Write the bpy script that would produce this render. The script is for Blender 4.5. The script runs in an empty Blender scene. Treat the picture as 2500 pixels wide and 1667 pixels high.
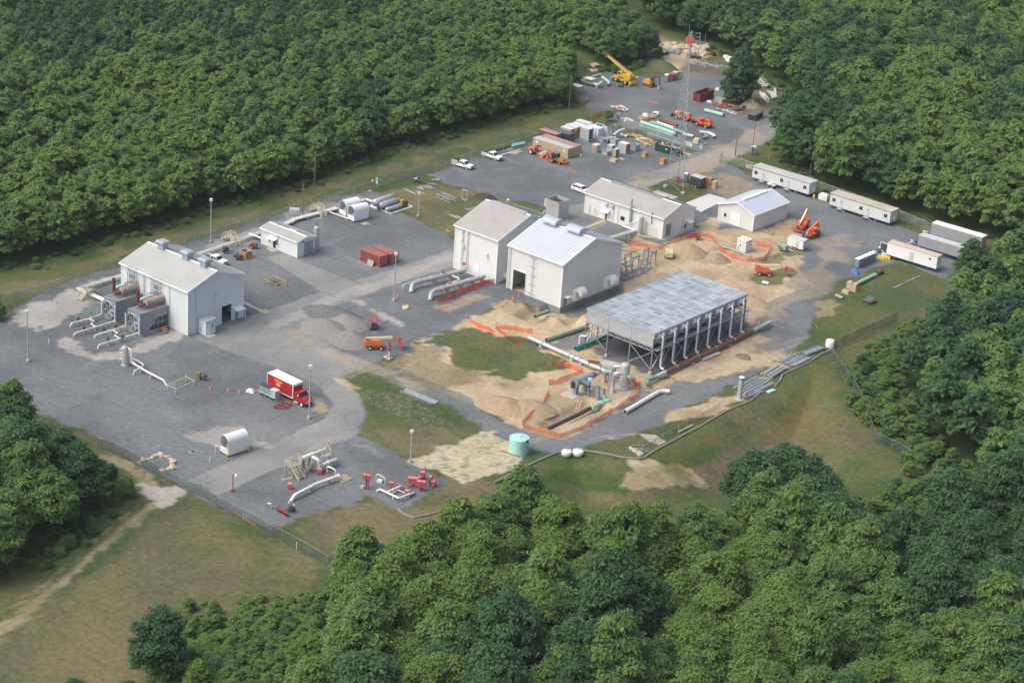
import bpy,bmesh,math,random
import numpy as np
from mathutils import Vector,Matrix
random.seed(7)
rng = np.random.default_rng(11)
SC = bpy.context.scene
COL = SC.collection
PI = math.pi
# ------------------------------------------------------------ camera, sky, sun, exposure
F_PX,PITCH,ROLL,YAW = 4967.98,0.405936,0.0715047,-0.6819357
CAM = Vector((246.4,-303.5,168.03))
FW = Vector((math.sin(YAW)*math.cos(PITCH),math.cos(YAW)*math.cos(PITCH),-math.sin(PITCH)))
_rt = Vector((math.cos(YAW),-math.sin(YAW),0)); _up = _rt.cross(FW)
RT = math.cos(ROLL)*_rt + math.sin(ROLL)*_up
UP = -math.sin(ROLL)*_rt + math.cos(ROLL)*_up
cd = bpy.data.cameras.new('camera'); cam = bpy.data.objects.new('camera',cd); COL.objects.link(cam)
cd.sensor_fit = 'HORIZONTAL'; cd.sensor_width = 36; cd.lens = 36*F_PX/2500
cd.clip_start = 1; cd.clip_end = 9000
mw = Matrix((RT,UP,-FW)).transposed().to_4x4(); mw.translation = CAM
cam.matrix_world = mw; SC.camera = cam
SUN_AZ,SUN_EL = math.radians(208),math.radians(52)
w = bpy.data.worlds.new('World'); SC.world = w; w.use_nodes = True
nt = w.node_tree; nt.nodes.clear()
sky = nt.nodes.new('ShaderNodeTexSky'); sky.sky_type = 'NISHITA'; sky.sun_disc = False
sky.sun_elevation = SUN_EL; sky.sun_rotation = SUN_AZ; sky.dust_density = 6.0; sky.air_density = 0.75; sky.ozone_density = 0.3
bg = nt.nodes.new('ShaderNodeBackground'); bg.inputs[1].default_value = 0.15
ow = nt.nodes.new('ShaderNodeOutputWorld')
nt.links.new(sky.outputs[0],bg.inputs[0]); nt.links.new(bg.outputs[0],ow.inputs[0])
sl = bpy.data.lights.new('sun','SUN'); sl.energy = .5; sl.angle = math.radians(50); sl.color = (.97,1,.945)
so = bpy.data.objects.new('sun',sl); COL.objects.link(so)
sd = Vector((math.sin(SUN_AZ)*math.cos(SUN_EL),math.cos(SUN_AZ)*math.cos(SUN_EL),math.sin(SUN_EL)))
so.rotation_euler = sd.to_track_quat('Z','Y').to_euler()
SC.view_settings.view_transform = 'Standard'; SC.view_settings.look = 'None'
SC.view_settings.exposure = 0.64; SC.view_settings.gamma = 1.0
# ------------------------------------------------------------ helpers: survey frame (photo points carried onto the ground)
FR = {'1': (0,560,3.3357),'2': (500,420,3.563),'3': (1050,420,3.563),'4': (1350,50,3.563),
  '5': (1100,250,3.563),'6': (1650,350,3.0747),'a': (1200,600,3.0747),'b': (750,700,3.563),
  'c': (250,780,3.3357),'d': (450,1000,3.36),'e': (1700,750,3.1357),'f': (1150,900,3.563),
  'D': (0,0,0.9408),'g': (620,880,13.069),'h': (1380,120,7.35),'i': (1260,260,7.84),'j': (1560,180,5.88),'k': (1360,860,7.839),'l': (860,1120,9.408),'m': (2100,520,7.84)}
def W(F,x,y,z=0.0):
 a,b,s = FR[F]; u,v = a+x/s,b+y/s
 d = FW*F_PX + RT*(u-1250) - UP*(v-833.5)
 t = (z-CAM.z)/d.z
 return CAM + d*t
def proj(p):
 d = p-CAM; k = F_PX/d.dot(FW)
 return 1250+k*d.dot(RT),833.5-k*d.dot(UP)
PITS = []      # (polygon Nx2, depth, soft)
def sdf(poly,X,Y):                      # negative inside
 d = np.full(X.shape,1e18); s = np.ones(X.shape)
 n = len(poly)
 for i in range(n):
  ax,ay = poly[i]; bx,by = poly[i-1]
  ex,ey = bx-ax,by-ay; wx,wy = X-ax,Y-ay
  t = np.clip((wx*ex+wy*ey)/(ex*ex+ey*ey+1e-12),0,1)
  qx,qy = wx-ex*t,wy-ey*t
  d = np.minimum(d,qx*qx+qy*qy)
  c1 = Y >= ay; c2 = Y < by; c3 = ex*wy > ey*wx
  s = np.where((c1 & c2 & c3) | (~c1 & ~c2 & ~c3),-s,s)
 return s*np.sqrt(d)
def seg_dist(pts,X,Y):
 d = np.full(X.shape,1e18)
 for (ax,ay),(bx,by) in zip(pts[:-1],pts[1:]):
  ex,ey = bx-ax,by-ay; wx,wy = X-ax,Y-ay
  t = np.clip((wx*ex+wy*ey)/(ex*ex+ey*ey+1e-12),0,1)
  d = np.minimum(d,(wx-ex*t)**2+(wy-ey*t)**2)
 return np.sqrt(d)
def sst(x): x = np.clip(x,0,1); return x*x*(3-2*x)
def hgt(X,Y):
 X = np.asarray(X,float); Y = np.asarray(Y,float); h = np.zeros(X.shape)
 for poly,dep,soft in PITS:
  h = h - dep*sst(-sdf(poly,X,Y)/soft)
 return h
def h1(x,y): return float(hgt(np.array([x]),np.array([y]))[0])
def G(F,x,y,dz=0.0):                   # point on the terrain (or dz above it)
 p = W(F,x,y,dz)
 for _ in range(4): p = W(F,x,y,h1(p.x,p.y)+dz)
 return p
def PL(F,*pts): return [tuple(G(F,*p)[:2]) for p in pts]
def HT(base,F,x,y):                    # height of the vertical standing on base whose top is seen at y
 yy = FR[F][1]+y/FR[F][2]; lo,hi = 0.0,80.0
 for _ in range(40):
  m = (lo+hi)/2
  if proj(base+Vector((0,0,m)))[1] > yy: lo = m
  else: hi = m
 return lo
def yaw2(a,b): return math.atan2(b.y-a.y,b.x-a.x)
_L = rng.random((256,256))
def vn(X,Y,s):
 x,y = X/s+1000.37,Y/s+1000.71
 i,j = np.floor(x).astype(int),np.floor(y).astype(int)
 u,v = sst(x-i),sst(y-j)
 a,b,c,d = _L[i % 256,j % 256],_L[(i+1) % 256,j % 256],_L[i % 256,(j+1) % 256],_L[(i+1) % 256,(j+1) % 256]
 return (a*(1-u)+b*u)*(1-v)+(c*(1-u)+d*u)*v
def fbm(X,Y,s,o=4):
 t = 0; a = 1; k = 0
 for q in range(o): t = t+a*vn(X+17.3*q,Y-9.1*q,s/2**q); k += a; a *= .55
 return t/k
# ------------------------------------------------------------ helpers: materials
def srgb(r,g,b):
 f = lambda c: (c/12.92 if c <= .04045 else ((c+.055)/1.055)**2.4)
 return tuple(f(v/255) for v in (r,g,b))
MATS = {}
def mat(name,c,rough=.6,metal=0.0,var=.14,scale=.6,streak=0.0,dirt=None):
 if name in MATS: return MATS[name]
 m = bpy.data.materials.new(name); m.use_nodes = True; nt = m.node_tree; N = nt.nodes; L = nt.links
 bs = N['Principled BSDF']; bs.inputs['Roughness'].default_value = rough; bs.inputs['Metallic'].default_value = metal
 tc = N.new('ShaderNodeNewGeometry')
 no = N.new('ShaderNodeTexNoise'); no.inputs['Scale'].default_value = scale; no.inputs['Detail'].default_value = 6; no.inputs['Roughness'].default_value = .65
 L.new(tc.outputs['Position'],no.inputs['Vector'])
 mr = N.new('ShaderNodeMapRange'); mr.inputs[1].default_value = .3; mr.inputs[2].default_value = .7
 mr.inputs[3].default_value = 1-var; mr.inputs[4].default_value = 1+var*.6
 L.new(no.outputs[0],mr.inputs[0])
 mx = N.new('ShaderNodeMix'); mx.data_type = 'RGBA'; mx.blend_type = 'MULTIPLY'; mx.inputs[0].default_value = 1
 mx.inputs[6].default_value = (*c,1); L.new(mr.outputs[0],mx.inputs[7])
 out = mx.outputs[2]
 if streak > 0:                        # weather streaks running down walls, stains with their own shape
  mp = N.new('ShaderNodeMapping'); mp.inputs['Scale'].default_value = (1.4,1.4,.12); L.new(tc.outputs['Position'],mp.inputs[0])
  n2 = N.new('ShaderNodeTexNoise'); n2.inputs['Scale'].default_value = 1.1; n2.inputs['Detail'].default_value = 5; L.new(mp.outputs[0],n2.inputs['Vector'])
  r2 = N.new('ShaderNodeMapRange'); r2.inputs[1].default_value = .48; r2.inputs[2].default_value = .8; r2.inputs[4].default_value = streak; L.new(n2.outputs[0],r2.inputs[0])
  m2 = N.new('ShaderNodeMix'); m2.data_type = 'RGBA'; m2.inputs[7].default_value = (*(dirt or (.28,.25,.2)),1)
  L.new(r2.outputs[0],m2.inputs[0]); L.new(out,m2.inputs[6]); out = m2.outputs[2]
 L.new(out,bs.inputs['Base Color']); MATS[name] = m; return m
WHITE = mat('white_paint',(.76,.78,.78),.45,var=.05,scale=.3)
WALLW = mat('white_siding',(.70,.735,.725),.5,var=.05,scale=.15,streak=.10)
WALLB = mat('blue_white_siding',(.64,.70,.725),.5,var=.05,scale=.15,streak=.12)
WALLG = mat('pale_grey_siding',(.64,.685,.68),.5,var=.04,scale=.15,streak=.05)
ROOFW = mat('weathered_white_roof',(.45,.475,.46),.55,var=.10,scale=.25,streak=.0)
ROOFT = mat('weathered_taupe_roof',(.42,.415,.395),.55,var=.12,scale=.25)
ROOFN = mat('new_white_roof',(.52,.57,.61),.4,var=.04,scale=.2)
ROOFB = mat('blue_white_roof',(.50,.57,.65),.4,var=.04,scale=.2)
TRIM = mat('white_trim',(.78,.80,.80),.4,var=.03)
GALV = mat('galvanised_steel',(.40,.44,.47),.45,.35,var=.18,scale=1.2)
GALVL = mat('bright_galvanised_steel',(.47,.52,.545),.42,.3,var=.15,scale=.9)
GALVD = mat('dull_galvanised_steel',(.25,.28,.30),.5,.3,var=.2,scale=1.2)
SILV = mat('silver_vessel_paint',(.46,.48,.49),.4,.3,var=.12,scale=.8,streak=.12)
GREYV = mat('grey_vessel_paint',(.26,.31,.35),.45,.1,var=.15,scale=1)
STEEL = mat('dark_steel',(.07,.075,.08),.5,.3,var=.2)
BLACK = mat('black_rubber',(.02,.02,.022),.75,var=.2)
GLASS = mat('dark_window_glass',(.02,.026,.03),.12,var=.1)
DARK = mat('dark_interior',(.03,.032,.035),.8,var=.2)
PIPEW = mat('white_pipe_paint',(.68,.69,.67),.45,var=.1,scale=1.2,streak=.1)
PIPEG = mat('green_pipe_coating',(.16,.30,.22),.55,var=.16,scale=.9,streak=.2)
PIPEM = mat('mint_pipe_coating',(.30,.52,.42),.55,var=.14,scale=.9,streak=.15)
PIPEP = mat('pale_mint_pipe_coating',(.42,.58,.48),.55,var=.14,scale=.9,streak=.15)
TEAL = mat('teal_pipe_coating',(.03,.30,.25),.5,var=.15)
PIPER = mat('red_primer_pipe',(.20,.075,.06),.6,var=.2,streak=.25)
RUST = mat('rusty_steel',(.17,.075,.045),.8,.1,var=.35,scale=1.5)
RUSTP = mat('rust_stained_muffler',(.38,.31,.285),.75,.1,var=.3,scale=1.1,streak=.4,dirt=(.22,.08,.05))
AQUA = mat('aqua_tank_paint',(.34,.66,.62),.4,var=.05,scale=.6,streak=.08)
ORANGE = mat('orange_paint',(.72,.15,.045),.45,var=.14,streak=.1)
ORANGEY = mat('orange_yellow_paint',(.52,.20,.03),.5,var=.16)
REDP = mat('red_paint',(.36,.02,.025),.4,var=.1,scale=.8)
REDV = mat('red_valve_paint',(.54,.10,.11),.45,var=.15)
REDD = mat('weathered_red_paint',(.27,.05,.05),.6,var=.2,streak=.2,dirt=(.12,.04,.03))
BRICKR = mat('rust_red_container_paint',(.26,.075,.055),.6,var=.16,streak=.2,dirt=(.14,.05,.04))
YEL = mat('yellow_paint',(.62,.42,.06),.5,var=.14)
YELP = mat('pale_yellow_railing',(.60,.53,.30),.5,var=.1)
CREAM = mat('cream_paint',(.62,.58,.36),.5,var=.1)
WOOD = mat('plywood',(.42,.27,.13),.75,var=.2,scale=1.4)
WOODO = mat('orange_plywood',(.44,.20,.06),.75,var=.22,scale=1.4)
LUMB = mat('new_lumber',(.55,.42,.25),.75,var=.2,scale=2)
TANC = mat('tan_container_paint',(.46,.36,.22),.6,var=.1,streak=.15)
PINKR = mat('faded_pink_roof',(.40,.28,.25),.7,var=.15)
CONC = mat('concrete',(.42,.41,.38),.85,var=.18,scale=.8,streak=.2)
CONCD = mat('damp_concrete',(.24,.24,.235),.85,var=.2,scale=.8,streak=.2)
POLEW = mat('weathered_pole_wood',(.22,.16,.11),.85,var=.25)
BLUET = mat('blue_tarp',(.05,.13,.38),.5,var=.2)
BLUEG = mat('blue_grey_plastic',(.20,.26,.31),.5,var=.1)
GREEND = mat('dark_green_paint',(.012,.07,.055),.5,var=.2)
LIMEP = mat('pale_lime_paint',(.52,.60,.32),.5,var=.08)
PLAST = mat('white_plastic_film',(.66,.70,.72),.35,var=.1,scale=1)
BROWNP = mat('black_pipe_wrap',(.055,.05,.048),.7,var=.3)
SOCK = mat('silt_sock_mesh',(.25,.235,.20),.9,var=.2,scale=2)
NAVY = mat('blue_paint',(.03,.08,.28),.5,var=.15)
LGREY = mat('light_grey_paint',(.52,.54,.54),.5,var=.08)
MGREY = mat('mid_grey_paint',(.30,.32,.33),.5,var=.12)
STRAWC = mat('beige_cloth',(.50,.46,.36),.85,var=.2)
def mesh_mat(name,col,dens,cell,rough=.6):
 """open wire or plastic mesh: a fine grid of strands with holes between them"""
 if name in MATS: return MATS[name]
 m = bpy.data.materials.new(name); m.use_nodes = True; nt = m.node_tree; N = nt.nodes; L = nt.links
 bs = N['Principled BSDF']; bs.inputs['Base Color'].default_value = (*col,1); bs.inputs['Roughness'].default_value = rough
 tr = N.new('ShaderNodeBsdfTransparent'); mx = N.new('ShaderNodeMixShader')
 g = N.new('ShaderNodeNewGeometry'); no = N.new('ShaderNodeTexNoise'); no.inputs['Scale'].default_value = cell; no.inputs['Detail'].default_value = 3
 L.new(g.outputs['Position'],no.inputs['Vector'])
 mr = N.new('ShaderNodeMapRange'); mr.inputs[1].default_value = .3; mr.inputs[2].default_value = .7
 mr.inputs[3].default_value = dens*.7; mr.inputs[4].default_value = min(1,dens*1.3); L.new(no.outputs[0],mr.inputs[0])
 L.new(mr.outputs[0],mx.inputs[0]); L.new(tr.outputs[0],mx.inputs[1]); L.new(bs.outputs[0],mx.inputs[2])
 L.new(mx.outputs[0],N['Material Output'].inputs[0]); MATS[name] = m; return m
CHAIN = mesh_mat('chain_link_wire',(.30,.33,.33),.30,.4)
CHAIND = mesh_mat('weathered_chain_link_wire',(.10,.125,.12),.42,.4)
ONET = mesh_mat('orange_plastic_netting',(.80,.13,.035),.62,.8)
ONETD = mesh_mat('folded_orange_netting',(.78,.11,.03),.92,.8)
# ------------------------------------------------------------ helpers: mesh builder
class MB:
 def __init__(s): s.v = []; s.f = []
 def add(s,vs,fs):
  o = len(s.v); s.v += [tuple(p) for p in vs]; s.f += [tuple(i+o for i in f) for f in fs]; return s
 def box(s,x0,y0,z0,x1,y1,z1):
  return s.add([(x0,y0,z0),(x1,y0,z0),(x1,y1,z0),(x0,y1,z0),(x0,y0,z1),(x1,y0,z1),(x1,y1,z1),(x0,y1,z1)],
  [(0,3,2,1),(4,5,6,7),(0,1,5,4),(1,2,6,5),(2,3,7,6),(3,0,4,7)])
 def obox(s,c,sz,rz=0,top=1.0):
  cx,cy,cz = c; a,b,h = sz[0]/2,sz[1]/2,sz[2]; co,si = math.cos(rz),math.sin(rz); vs = []
  for z,k in ((0,1),(h,top)):
   for x,y in ((-a,-b),(a,-b),(a,b),(-a,b)):
    x *= k; y *= k; vs.append((cx+x*co-y*si,cy+x*si+y*co,cz+z))
  return s.add(vs,[(0,3,2,1),(4,5,6,7),(0,1,5,4),(1,2,6,5),(2,3,7,6),(3,0,4,7)])
 def bar(s,p,q,w=.1,h=None):
  p,q = Vector(p),Vector(q); d = (q-p);
  if d.length < 1e-6: return s
  d.normalize(); u = d.cross(Vector((0,0,1)))
  if u.length < 1e-3: u = Vector((1,0,0))
  u.normalize(); v = u.cross(d); u *= w/2; v *= (h or w)/2
  vs = [p-u-v,p+u-v,p+u+v,p-u+v,q-u-v,q+u-v,q+u+v,q-u+v]
  return s.add(vs,[(0,1,2,3),(7,6,5,4),(0,4,5,1),(1,5,6,2),(2,6,7,3),(3,7,4,0)])
 def tube(s,pts,r,n=10,cap=True,bend=0.0,steps=4):
  P = [Vector(p) for p in pts]
  if bend > 0 and len(P) > 2:
   Q = [P[0]]
   for a,b,c in zip(P[:-2],P[1:-1],P[2:]):
    t = min(bend,(a-b).length*.48,(c-b).length*.48)
    p0 = b+(a-b).normalized()*t; p2 = b+(c-b).normalized()*t
    for k in range(steps+1):
     u = k/steps; Q.append(p0*(1-u)**2+b*2*u*(1-u)+p2*u*u)
   P = Q+[P[-1]]
  R = r if isinstance(r,(list,tuple)) else [r]*len(P)
  o = len(s.v); ref = None
  for i,p in enumerate(P):
   d = (P[min(i+1,len(P)-1)]-P[max(i-1,0)]).normalized()
   if ref is None:
    ref = d.cross(Vector((0,0,1)))
    if ref.length < 1e-3: ref = Vector((1,0,0))
   ref = (ref-d*ref.dot(d)).normalized(); b = d.cross(ref)
   for k in range(n):
    a = 2*PI*k/n; s.v.append(tuple(p+ref*(math.cos(a)*R[i])+b*(math.sin(a)*R[i])))
  for i in range(len(P)-1):
   for k in range(n):
    k2 = (k+1) % n; s.f.append((o+i*n+k,o+i*n+k2,o+(i+1)*n+k2,o+(i+1)*n+k))
  if cap:
   s.f.append(tuple(o+k for k in range(n))[::-1]); s.f.append(tuple(o+(len(P)-1)*n+k for k in range(n)))
  return s
 def lathe(s,prof,c=(0,0,0),n=24,cap=True):
  o = len(s.v)
  for r,z in prof:
   for k in range(n):
    a = 2*PI*k/n; s.v.append((c[0]+r*math.cos(a),c[1]+r*math.sin(a),c[2]+z))
  for i in range(len(prof)-1):
   for k in range(n):
    k2 = (k+1) % n; s.f.append((o+i*n+k,o+i*n+k2,o+(i+1)*n+k2,o+(i+1)*n+k))
  if cap:
   s.f.append(tuple(o+k for k in range(n))[::-1]); s.f.append(tuple(o+(len(prof)-1)*n+k for k in range(n)))
  return s
 def prof(s,pts,y0,y1):             # outline in x,z pulled along y
  n = len(pts); o = len(s.v)
  s.v += [(x,y0,z) for x,z in pts]+[(x,y1,z) for x,z in pts]
  s.f.append(tuple(o+i for i in range(n))); s.f.append(tuple(o+n+i for i in range(n))[::-1])
  for i in range(n):
   j = (i+1) % n; s.f.append((o+j,o+i,o+n+i,o+n+j))
  return s
 def profx(s,pts,x0,x1):            # outline in y,z pulled along x
  n = len(pts); o = len(s.v)
  s.v += [(x0,y,z) for y,z in pts]+[(x1,y,z) for y,z in pts]
  s.f.append(tuple(o+i for i in range(n))[::-1]); s.f.append(tuple(o+n+i for i in range(n)))
  for i in range(n):
   j = (i+1) % n; s.f.append((o+i,o+j,o+n+j,o+n+i))
  return s
 def plate(s,pts,z0,z1):            # outline in x,y pulled up
  n = len(pts); o = len(s.v)
  s.v += [(p[0],p[1],z0) for p in pts]+[(p[0],p[1],z1) for p in pts]
  s.f.append(tuple(o+i for i in range(n))[::-1]); s.f.append(tuple(o+n+i for i in range(n)))
  for i in range(n):
   j = (i+1) % n; s.f.append((o+i,o+j,o+n+j,o+n+i))
  return s
 def wheel(s,c,r,w,n=18):          # axle along y
  return s.tube([(c[0],c[1]-w/2,c[2]),(c[0],c[1]-w/2+.03,c[2]),(c[0],c[1]+w/2-.03,c[2]),(c[0],c[1]+w/2,c[2])],[r*.86,r,r,r*.86],n)
 def build(s,name,m,parent=None,smooth=40):
  me = bpy.data.meshes.new(name); me.from_pydata(s.v,[],s.f); me.materials.append(m)
  bm = bmesh.new(); bm.from_mesh(me); bmesh.ops.recalc_face_normals(bm,faces=bm.faces); bm.to_mesh(me); bm.free()
  if smooth:
   me.polygons.foreach_set('use_smooth',[True]*len(me.polygons)); me.set_sharp_from_angle(angle=math.radians(smooth))
  me.update(); o = bpy.data.objects.new(name,me); COL.objects.link(o)
  if parent is not None: o.parent = parent
  return o
def T(name,label,cat,loc=(0,0,0),rz=0.0,group=None):
 o = bpy.data.objects.new(name,None); COL.objects.link(o); o.empty_display_size = .5
 o.location = loc; o.rotation_euler = (0,0,rz); o['label'] = label; o['category'] = cat
 if group: o['group'] = group
 return o
def tag(o,label,cat,group=None):
 o['label'] = label; o['category'] = cat
 if group: o['group'] = group
 return o
def part_label(o,s): o['label'] = s; return o
def dup(root,loc,rz,label,group=None):
 r = root.copy(); COL.objects.link(r); r.location = loc; r.rotation_euler = (0,0,rz); r['label'] = label
 if group: r['group'] = group
 for ch in list(root.children):
  c = ch.copy(); COL.objects.link(c); c.parent = r
  for g in list(ch.children):
   d = g.copy(); COL.objects.link(d); d.parent = c
 return r
# ------------------------------------------------------------ the ground: one sheet, cut by what covers it
def PW(F,*pts): return [tuple(W(F,*p)[:2]) for p in pts]
PITS.append((PW('f',(60,1010),(400,880),(740,720),(900,700),(1200,745),(1440,780),(1530,750),(1700,650),(2000,490),(2200,380),(2600,190),(3000,0),(3250,260),(3500,1000),(3500,2600),(400,2600),(-200,1700)),4.0,14))
PITS.append((PW('3',(860,1140),(1000,1170),(1130,1235),(1320,1200),(1380,1330),(1160,1420),(900,1340),(700,1240)),1.5,2.6))
PITS.append((PW('f',(560,470),(1000,240),(1160,300),(1240,330),(760,520),(650,530)),1.2,1.6))
PITS.append(([(-9,18),(.8,18),(.8,43.5),(-9,43.5)],1.25,1.5))
CLS = ['grass','dry','lush','floor','gravel','asphalt','dirt','pale','dark','straw','rust','soil']
OPS = []
def paint(c,poly,soft=1.5,amp=2.5,a=1.0,ns=6.0): OPS.append(('p',c,poly,soft,amp,a,ns))
def stroke(c,pts,wd,soft=1.0,amp=1.0,a=1.0,ns=5.0): OPS.append(('s',c,pts,soft,amp,a,ns,wd))
# forest floors
F_LEFT = PL('D',(-700,560),(-60,625),(95,600),(300,535),(480,480),(720,415),(900,345),(1100,290),(1300,235),(1312,160),(1230,120),(1160,118),(1180,160),(1130,100),(1290,100),(1400,162),(1474,150),(1468,112),(1440,75),(1400,30),(1400,-60),(1200,-500),(-200,-400))
F_RIGHT = PL('D',(1470,30),(1500,60),(1560,86),(1640,112),(1690,130),(1760,170),(1815,215),(1850,262),(1840,300),(1775,325),(1800,375),(1890,432),(2060,490),(2180,520),(2400,590),(2900,600),(2700,-300),(1700,-400),(1480,-60))
F_EAST = PL('D',(2380,590),(2250,632),(2175,712),(2120,790),(2080,850),(2070,930),(2105,1010),(2190,1085),(2240,1150),(2240,1280),(2600,1300),(2600,600))
F_SOUTH = PL('D',(760,1500),(775,1400),(800,1350),(930,1310),(1010,1265),(1120,1230),(1200,1232),(1330,1285),(1550,1300),(1665,1275),(1700,1215),(1790,1190),(1860,1220),(1920,1270),(2050,1290),(2160,1240),(2250,1180),(2700,1200),(2700,2000),(560,2000),(640,1640),(740,1560))
F_WEST = PL('D',(-300,900),(-20,975),(80,1040),(180,1090),(225,1130),(200,1190),(120,1270),(0,1345),(-300,1450))
paint('floor',PL('D',(250,1700),(300,1560),(430,1470),(560,1440),(700,1410),(800,1380),(900,1700)),4,6)
for f in (F_LEFT,F_RIGHT,F_EAST,F_SOUTH,F_WEST): paint('floor',f,4,5)
# mown strips and fields
paint('dry',PL('D',(-20,690),(150,640),(300,585),(480,535),(700,452),(850,405),(1000,360),(1200,300),(1330,255),(1330,240),(1180,285),(900,370),(700,440),(480,510),(300,560),(-20,660)),3,6,.6)
paint('dry',PL('D',(0,1640),(0,1500),(200,1330),(440,1140),(560,1215),(745,1300),(700,1400),(560,1430),(430,1460),(300,1560),(100,1660)),4,9,.62,14)
paint('grass',PL('D',(330,1160),(440,1150),(560,1215),(700,1290),(680,1370),(560,1400),(480,1300)),6,12,.55,12)
paint('dry',PL('D',(650,1210),(850,1140),(960,1165),(1130,1140),(1190,1180),(1000,1240),(760,1290)),3,8,.75,12)
paint('dry',PL('D',(860,450),(990,405),(1060,430),(1150,460),(1060,545),(1000,530),(930,490)),2,8,.7,10)
paint('lush',PL('D',(985,470),(1090,440),(1140,460),(1060,500)),3,10,.4,7)
# basin slopes
paint('soil',PL('f',(-100,1030),(700,1050),(1500,1050),(2230,1020),(2200,1200),(2000,1340),(1300,1330),(700,1230),(100,1250)),5,8,.45,14)
paint('dry',PL('f',(-100,1010),(700,1040),(1400,1050),(1400,1200),(600,1180),(0,1200)),5,12,.6,12)
paint('lush',PL('f',(210,990),(420,890),(740,735),(900,715),(1220,760),(1400,870),(1330,950),(1480,1020),(1300,1050),(900,1035),(500,1000)),1.5,3,.95)
paint('dry',PL('f',(900,760),(1150,780),(1230,850),(1000,880),(600,880),(500,900)),3,6,.45)
paint('lush',PL('f',(1580,780),(1700,690),(2000,560),(2200,480),(2316,520),(2050,680),(1950,800),(1800,820),(1650,830)),2,4,.7)
paint('soil',PL('e',(-60,1200),(150,1140),(420,1060),(570,1000),(760,1010),(860,1060),(640,1120),(400,1180),(260,1330),(200,1370),(-60,1370)),1.5,3,.95)
paint('rust',PL('e',(820,510),(900,470),(1000,560),(1020,800),(1060,1000),(900,1020),(600,970),(480,850),(700,770),(760,640)),4,6,.85)
paint('rust',PL('f',(2000,520),(2316,380),(2400,420),(2000,640),(1700,760),(1640,760)),3,6,.6)
paint('soil',PL('e',(1020,620),(1100,700),(1200,900),(1300,1050),(1200,1120),(1080,1000),(1020,820)),4,5,.45)
paint('dirt',PL('f',(1330,955),(1420,880),(1340,795),(1450,800),(1560,790),(1690,825),(1760,805),(1930,850),(2040,1010),(1500,1030),(1400,985)),.8,1.8,.8)
paint('rust',PL('f',(1360,955),(1560,850),(1900,870),(2000,1000),(1500,1020)),2,4,.4)
paint('lush',PL('f',(-60,1080),(700,1070),(1500,1070),(2230,1040),(2200,1200),(2000,1340),(1300,1330),(700,1230),(100,1240)),5,9,.5,10)
# the yard's grey stone
paint('gravel',PL('D',(-160,765),(0,738),(60,690),(180,640),(285,612),(420,565),(600,508),(770,450),(860,442),(930,490),(1000,530),(1046,548),(1130,520),(1245,490),(1300,520),(1420,560),(1440,620),(1360,720),(1240,705),(1160,690),(1085,735),(1000,780),(885,830),(800,858),(778,866),(825,905),(840,950),(826,1002),(860,1012),(950,1065),(1032,1110),(917,1168),(842,1140),(660,1204),(612,1216),(440,1128),(330,1075),(240,1012),(60,930),(-160,800)),.9,1.6)
paint('gravel',PL('D',(983,402),(1080,367),(1210,328),(1330,283),(1380,292),(1500,325),(1590,352),(1660,335),(1700,360),(1560,402),(1500,432),(1360,480),(1270,478),(1150,455),(1060,432)),.8,1.2)
paint('gravel',PL('D',(1306,200),(1340,180),(1400,166),(1490,178),(1560,182),(1590,140),(1680,146),(1740,185),(1790,235),(1842,265),(1838,288),(1770,312),(1730,345),(1640,375),(1600,352),(1480,310),(1390,275),(1345,232)),1,2.5)
paint('gravel',PL('D',(1640,380),(1665,372),(1720,400),(1870,455),(1950,480),(2130,540),(2240,575),(2170,640),(2060,600),(2000,622),(1935,655),(1890,690),(1864,745),(1832,800),(1780,838),(1700,880),(1600,920),(1500,960),(1450,1000),(1330,1035),(1200,1030),(1100,985),(1200,960),(1400,700),(1430,560),(1520,520),(1600,470)),.8,2.0)
# sandy construction dirt
paint('dirt',PL('D',(1432,560),(1490,530),(1600,525),(1640,490),(1660,525),(1745,530),(1815,500),(1835,555),(1850,590),(1836,640),(1800,690),(1745,702),(1782,722),(1788,765),(1812,800),(1765,846),(1690,850),(1600,872),(1530,885),(1480,905),(1425,945),(1380,980),(1290,1006),(1210,992),(1120,950),(1010,890),(890,832),(960,800),(1000,772),(1085,728),(1160,692),(1200,700),(1300,722),(1350,700),(1425,660),(1420,600)),1.2,3.2)
paint('dirt',PL('D',(1470,74),(1510,88),(1580,112),(1640,128),(1600,142),(1560,168),(1535,148),(1500,120),(1480,95)),1.5,3)
paint('dirt',PL('D',(1380,985),(1500,960),(1640,915),(1700,895),(1760,850),(1830,800),(1850,812),(1790,850),(1700,925),(1600,955),(1520,975),(1400,1012)),1,3,.9,4)
paint('gravel',PL('3',(1640,880),(1800,850),(1915,830),(1870,880),(1680,950),(1620,950)),.8,1.5)
paint('gravel',PL('3',(1150,1150),(1640,960),(1700,1020),(1300,1250),(1180,1290)),1,2,.8)
paint('dark',PL('a',(770,800),(900,700),(1180,610),(1600,480),(1900,520),(1980,600),(1500,780),(1480,900),(1260,985),(1120,930),(1000,880),(870,840)),1.2,2.2)
paint('gravel',PL('a',(380,770),(700,620),(760,680),(860,720),(700,790),(560,800)),1,2,.9)
paint('pale',PL('a',(930,1040),(1000,1010),(1090,1080),(1060,1120),(960,1140),(900,1120)),.6,1,.7)
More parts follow.
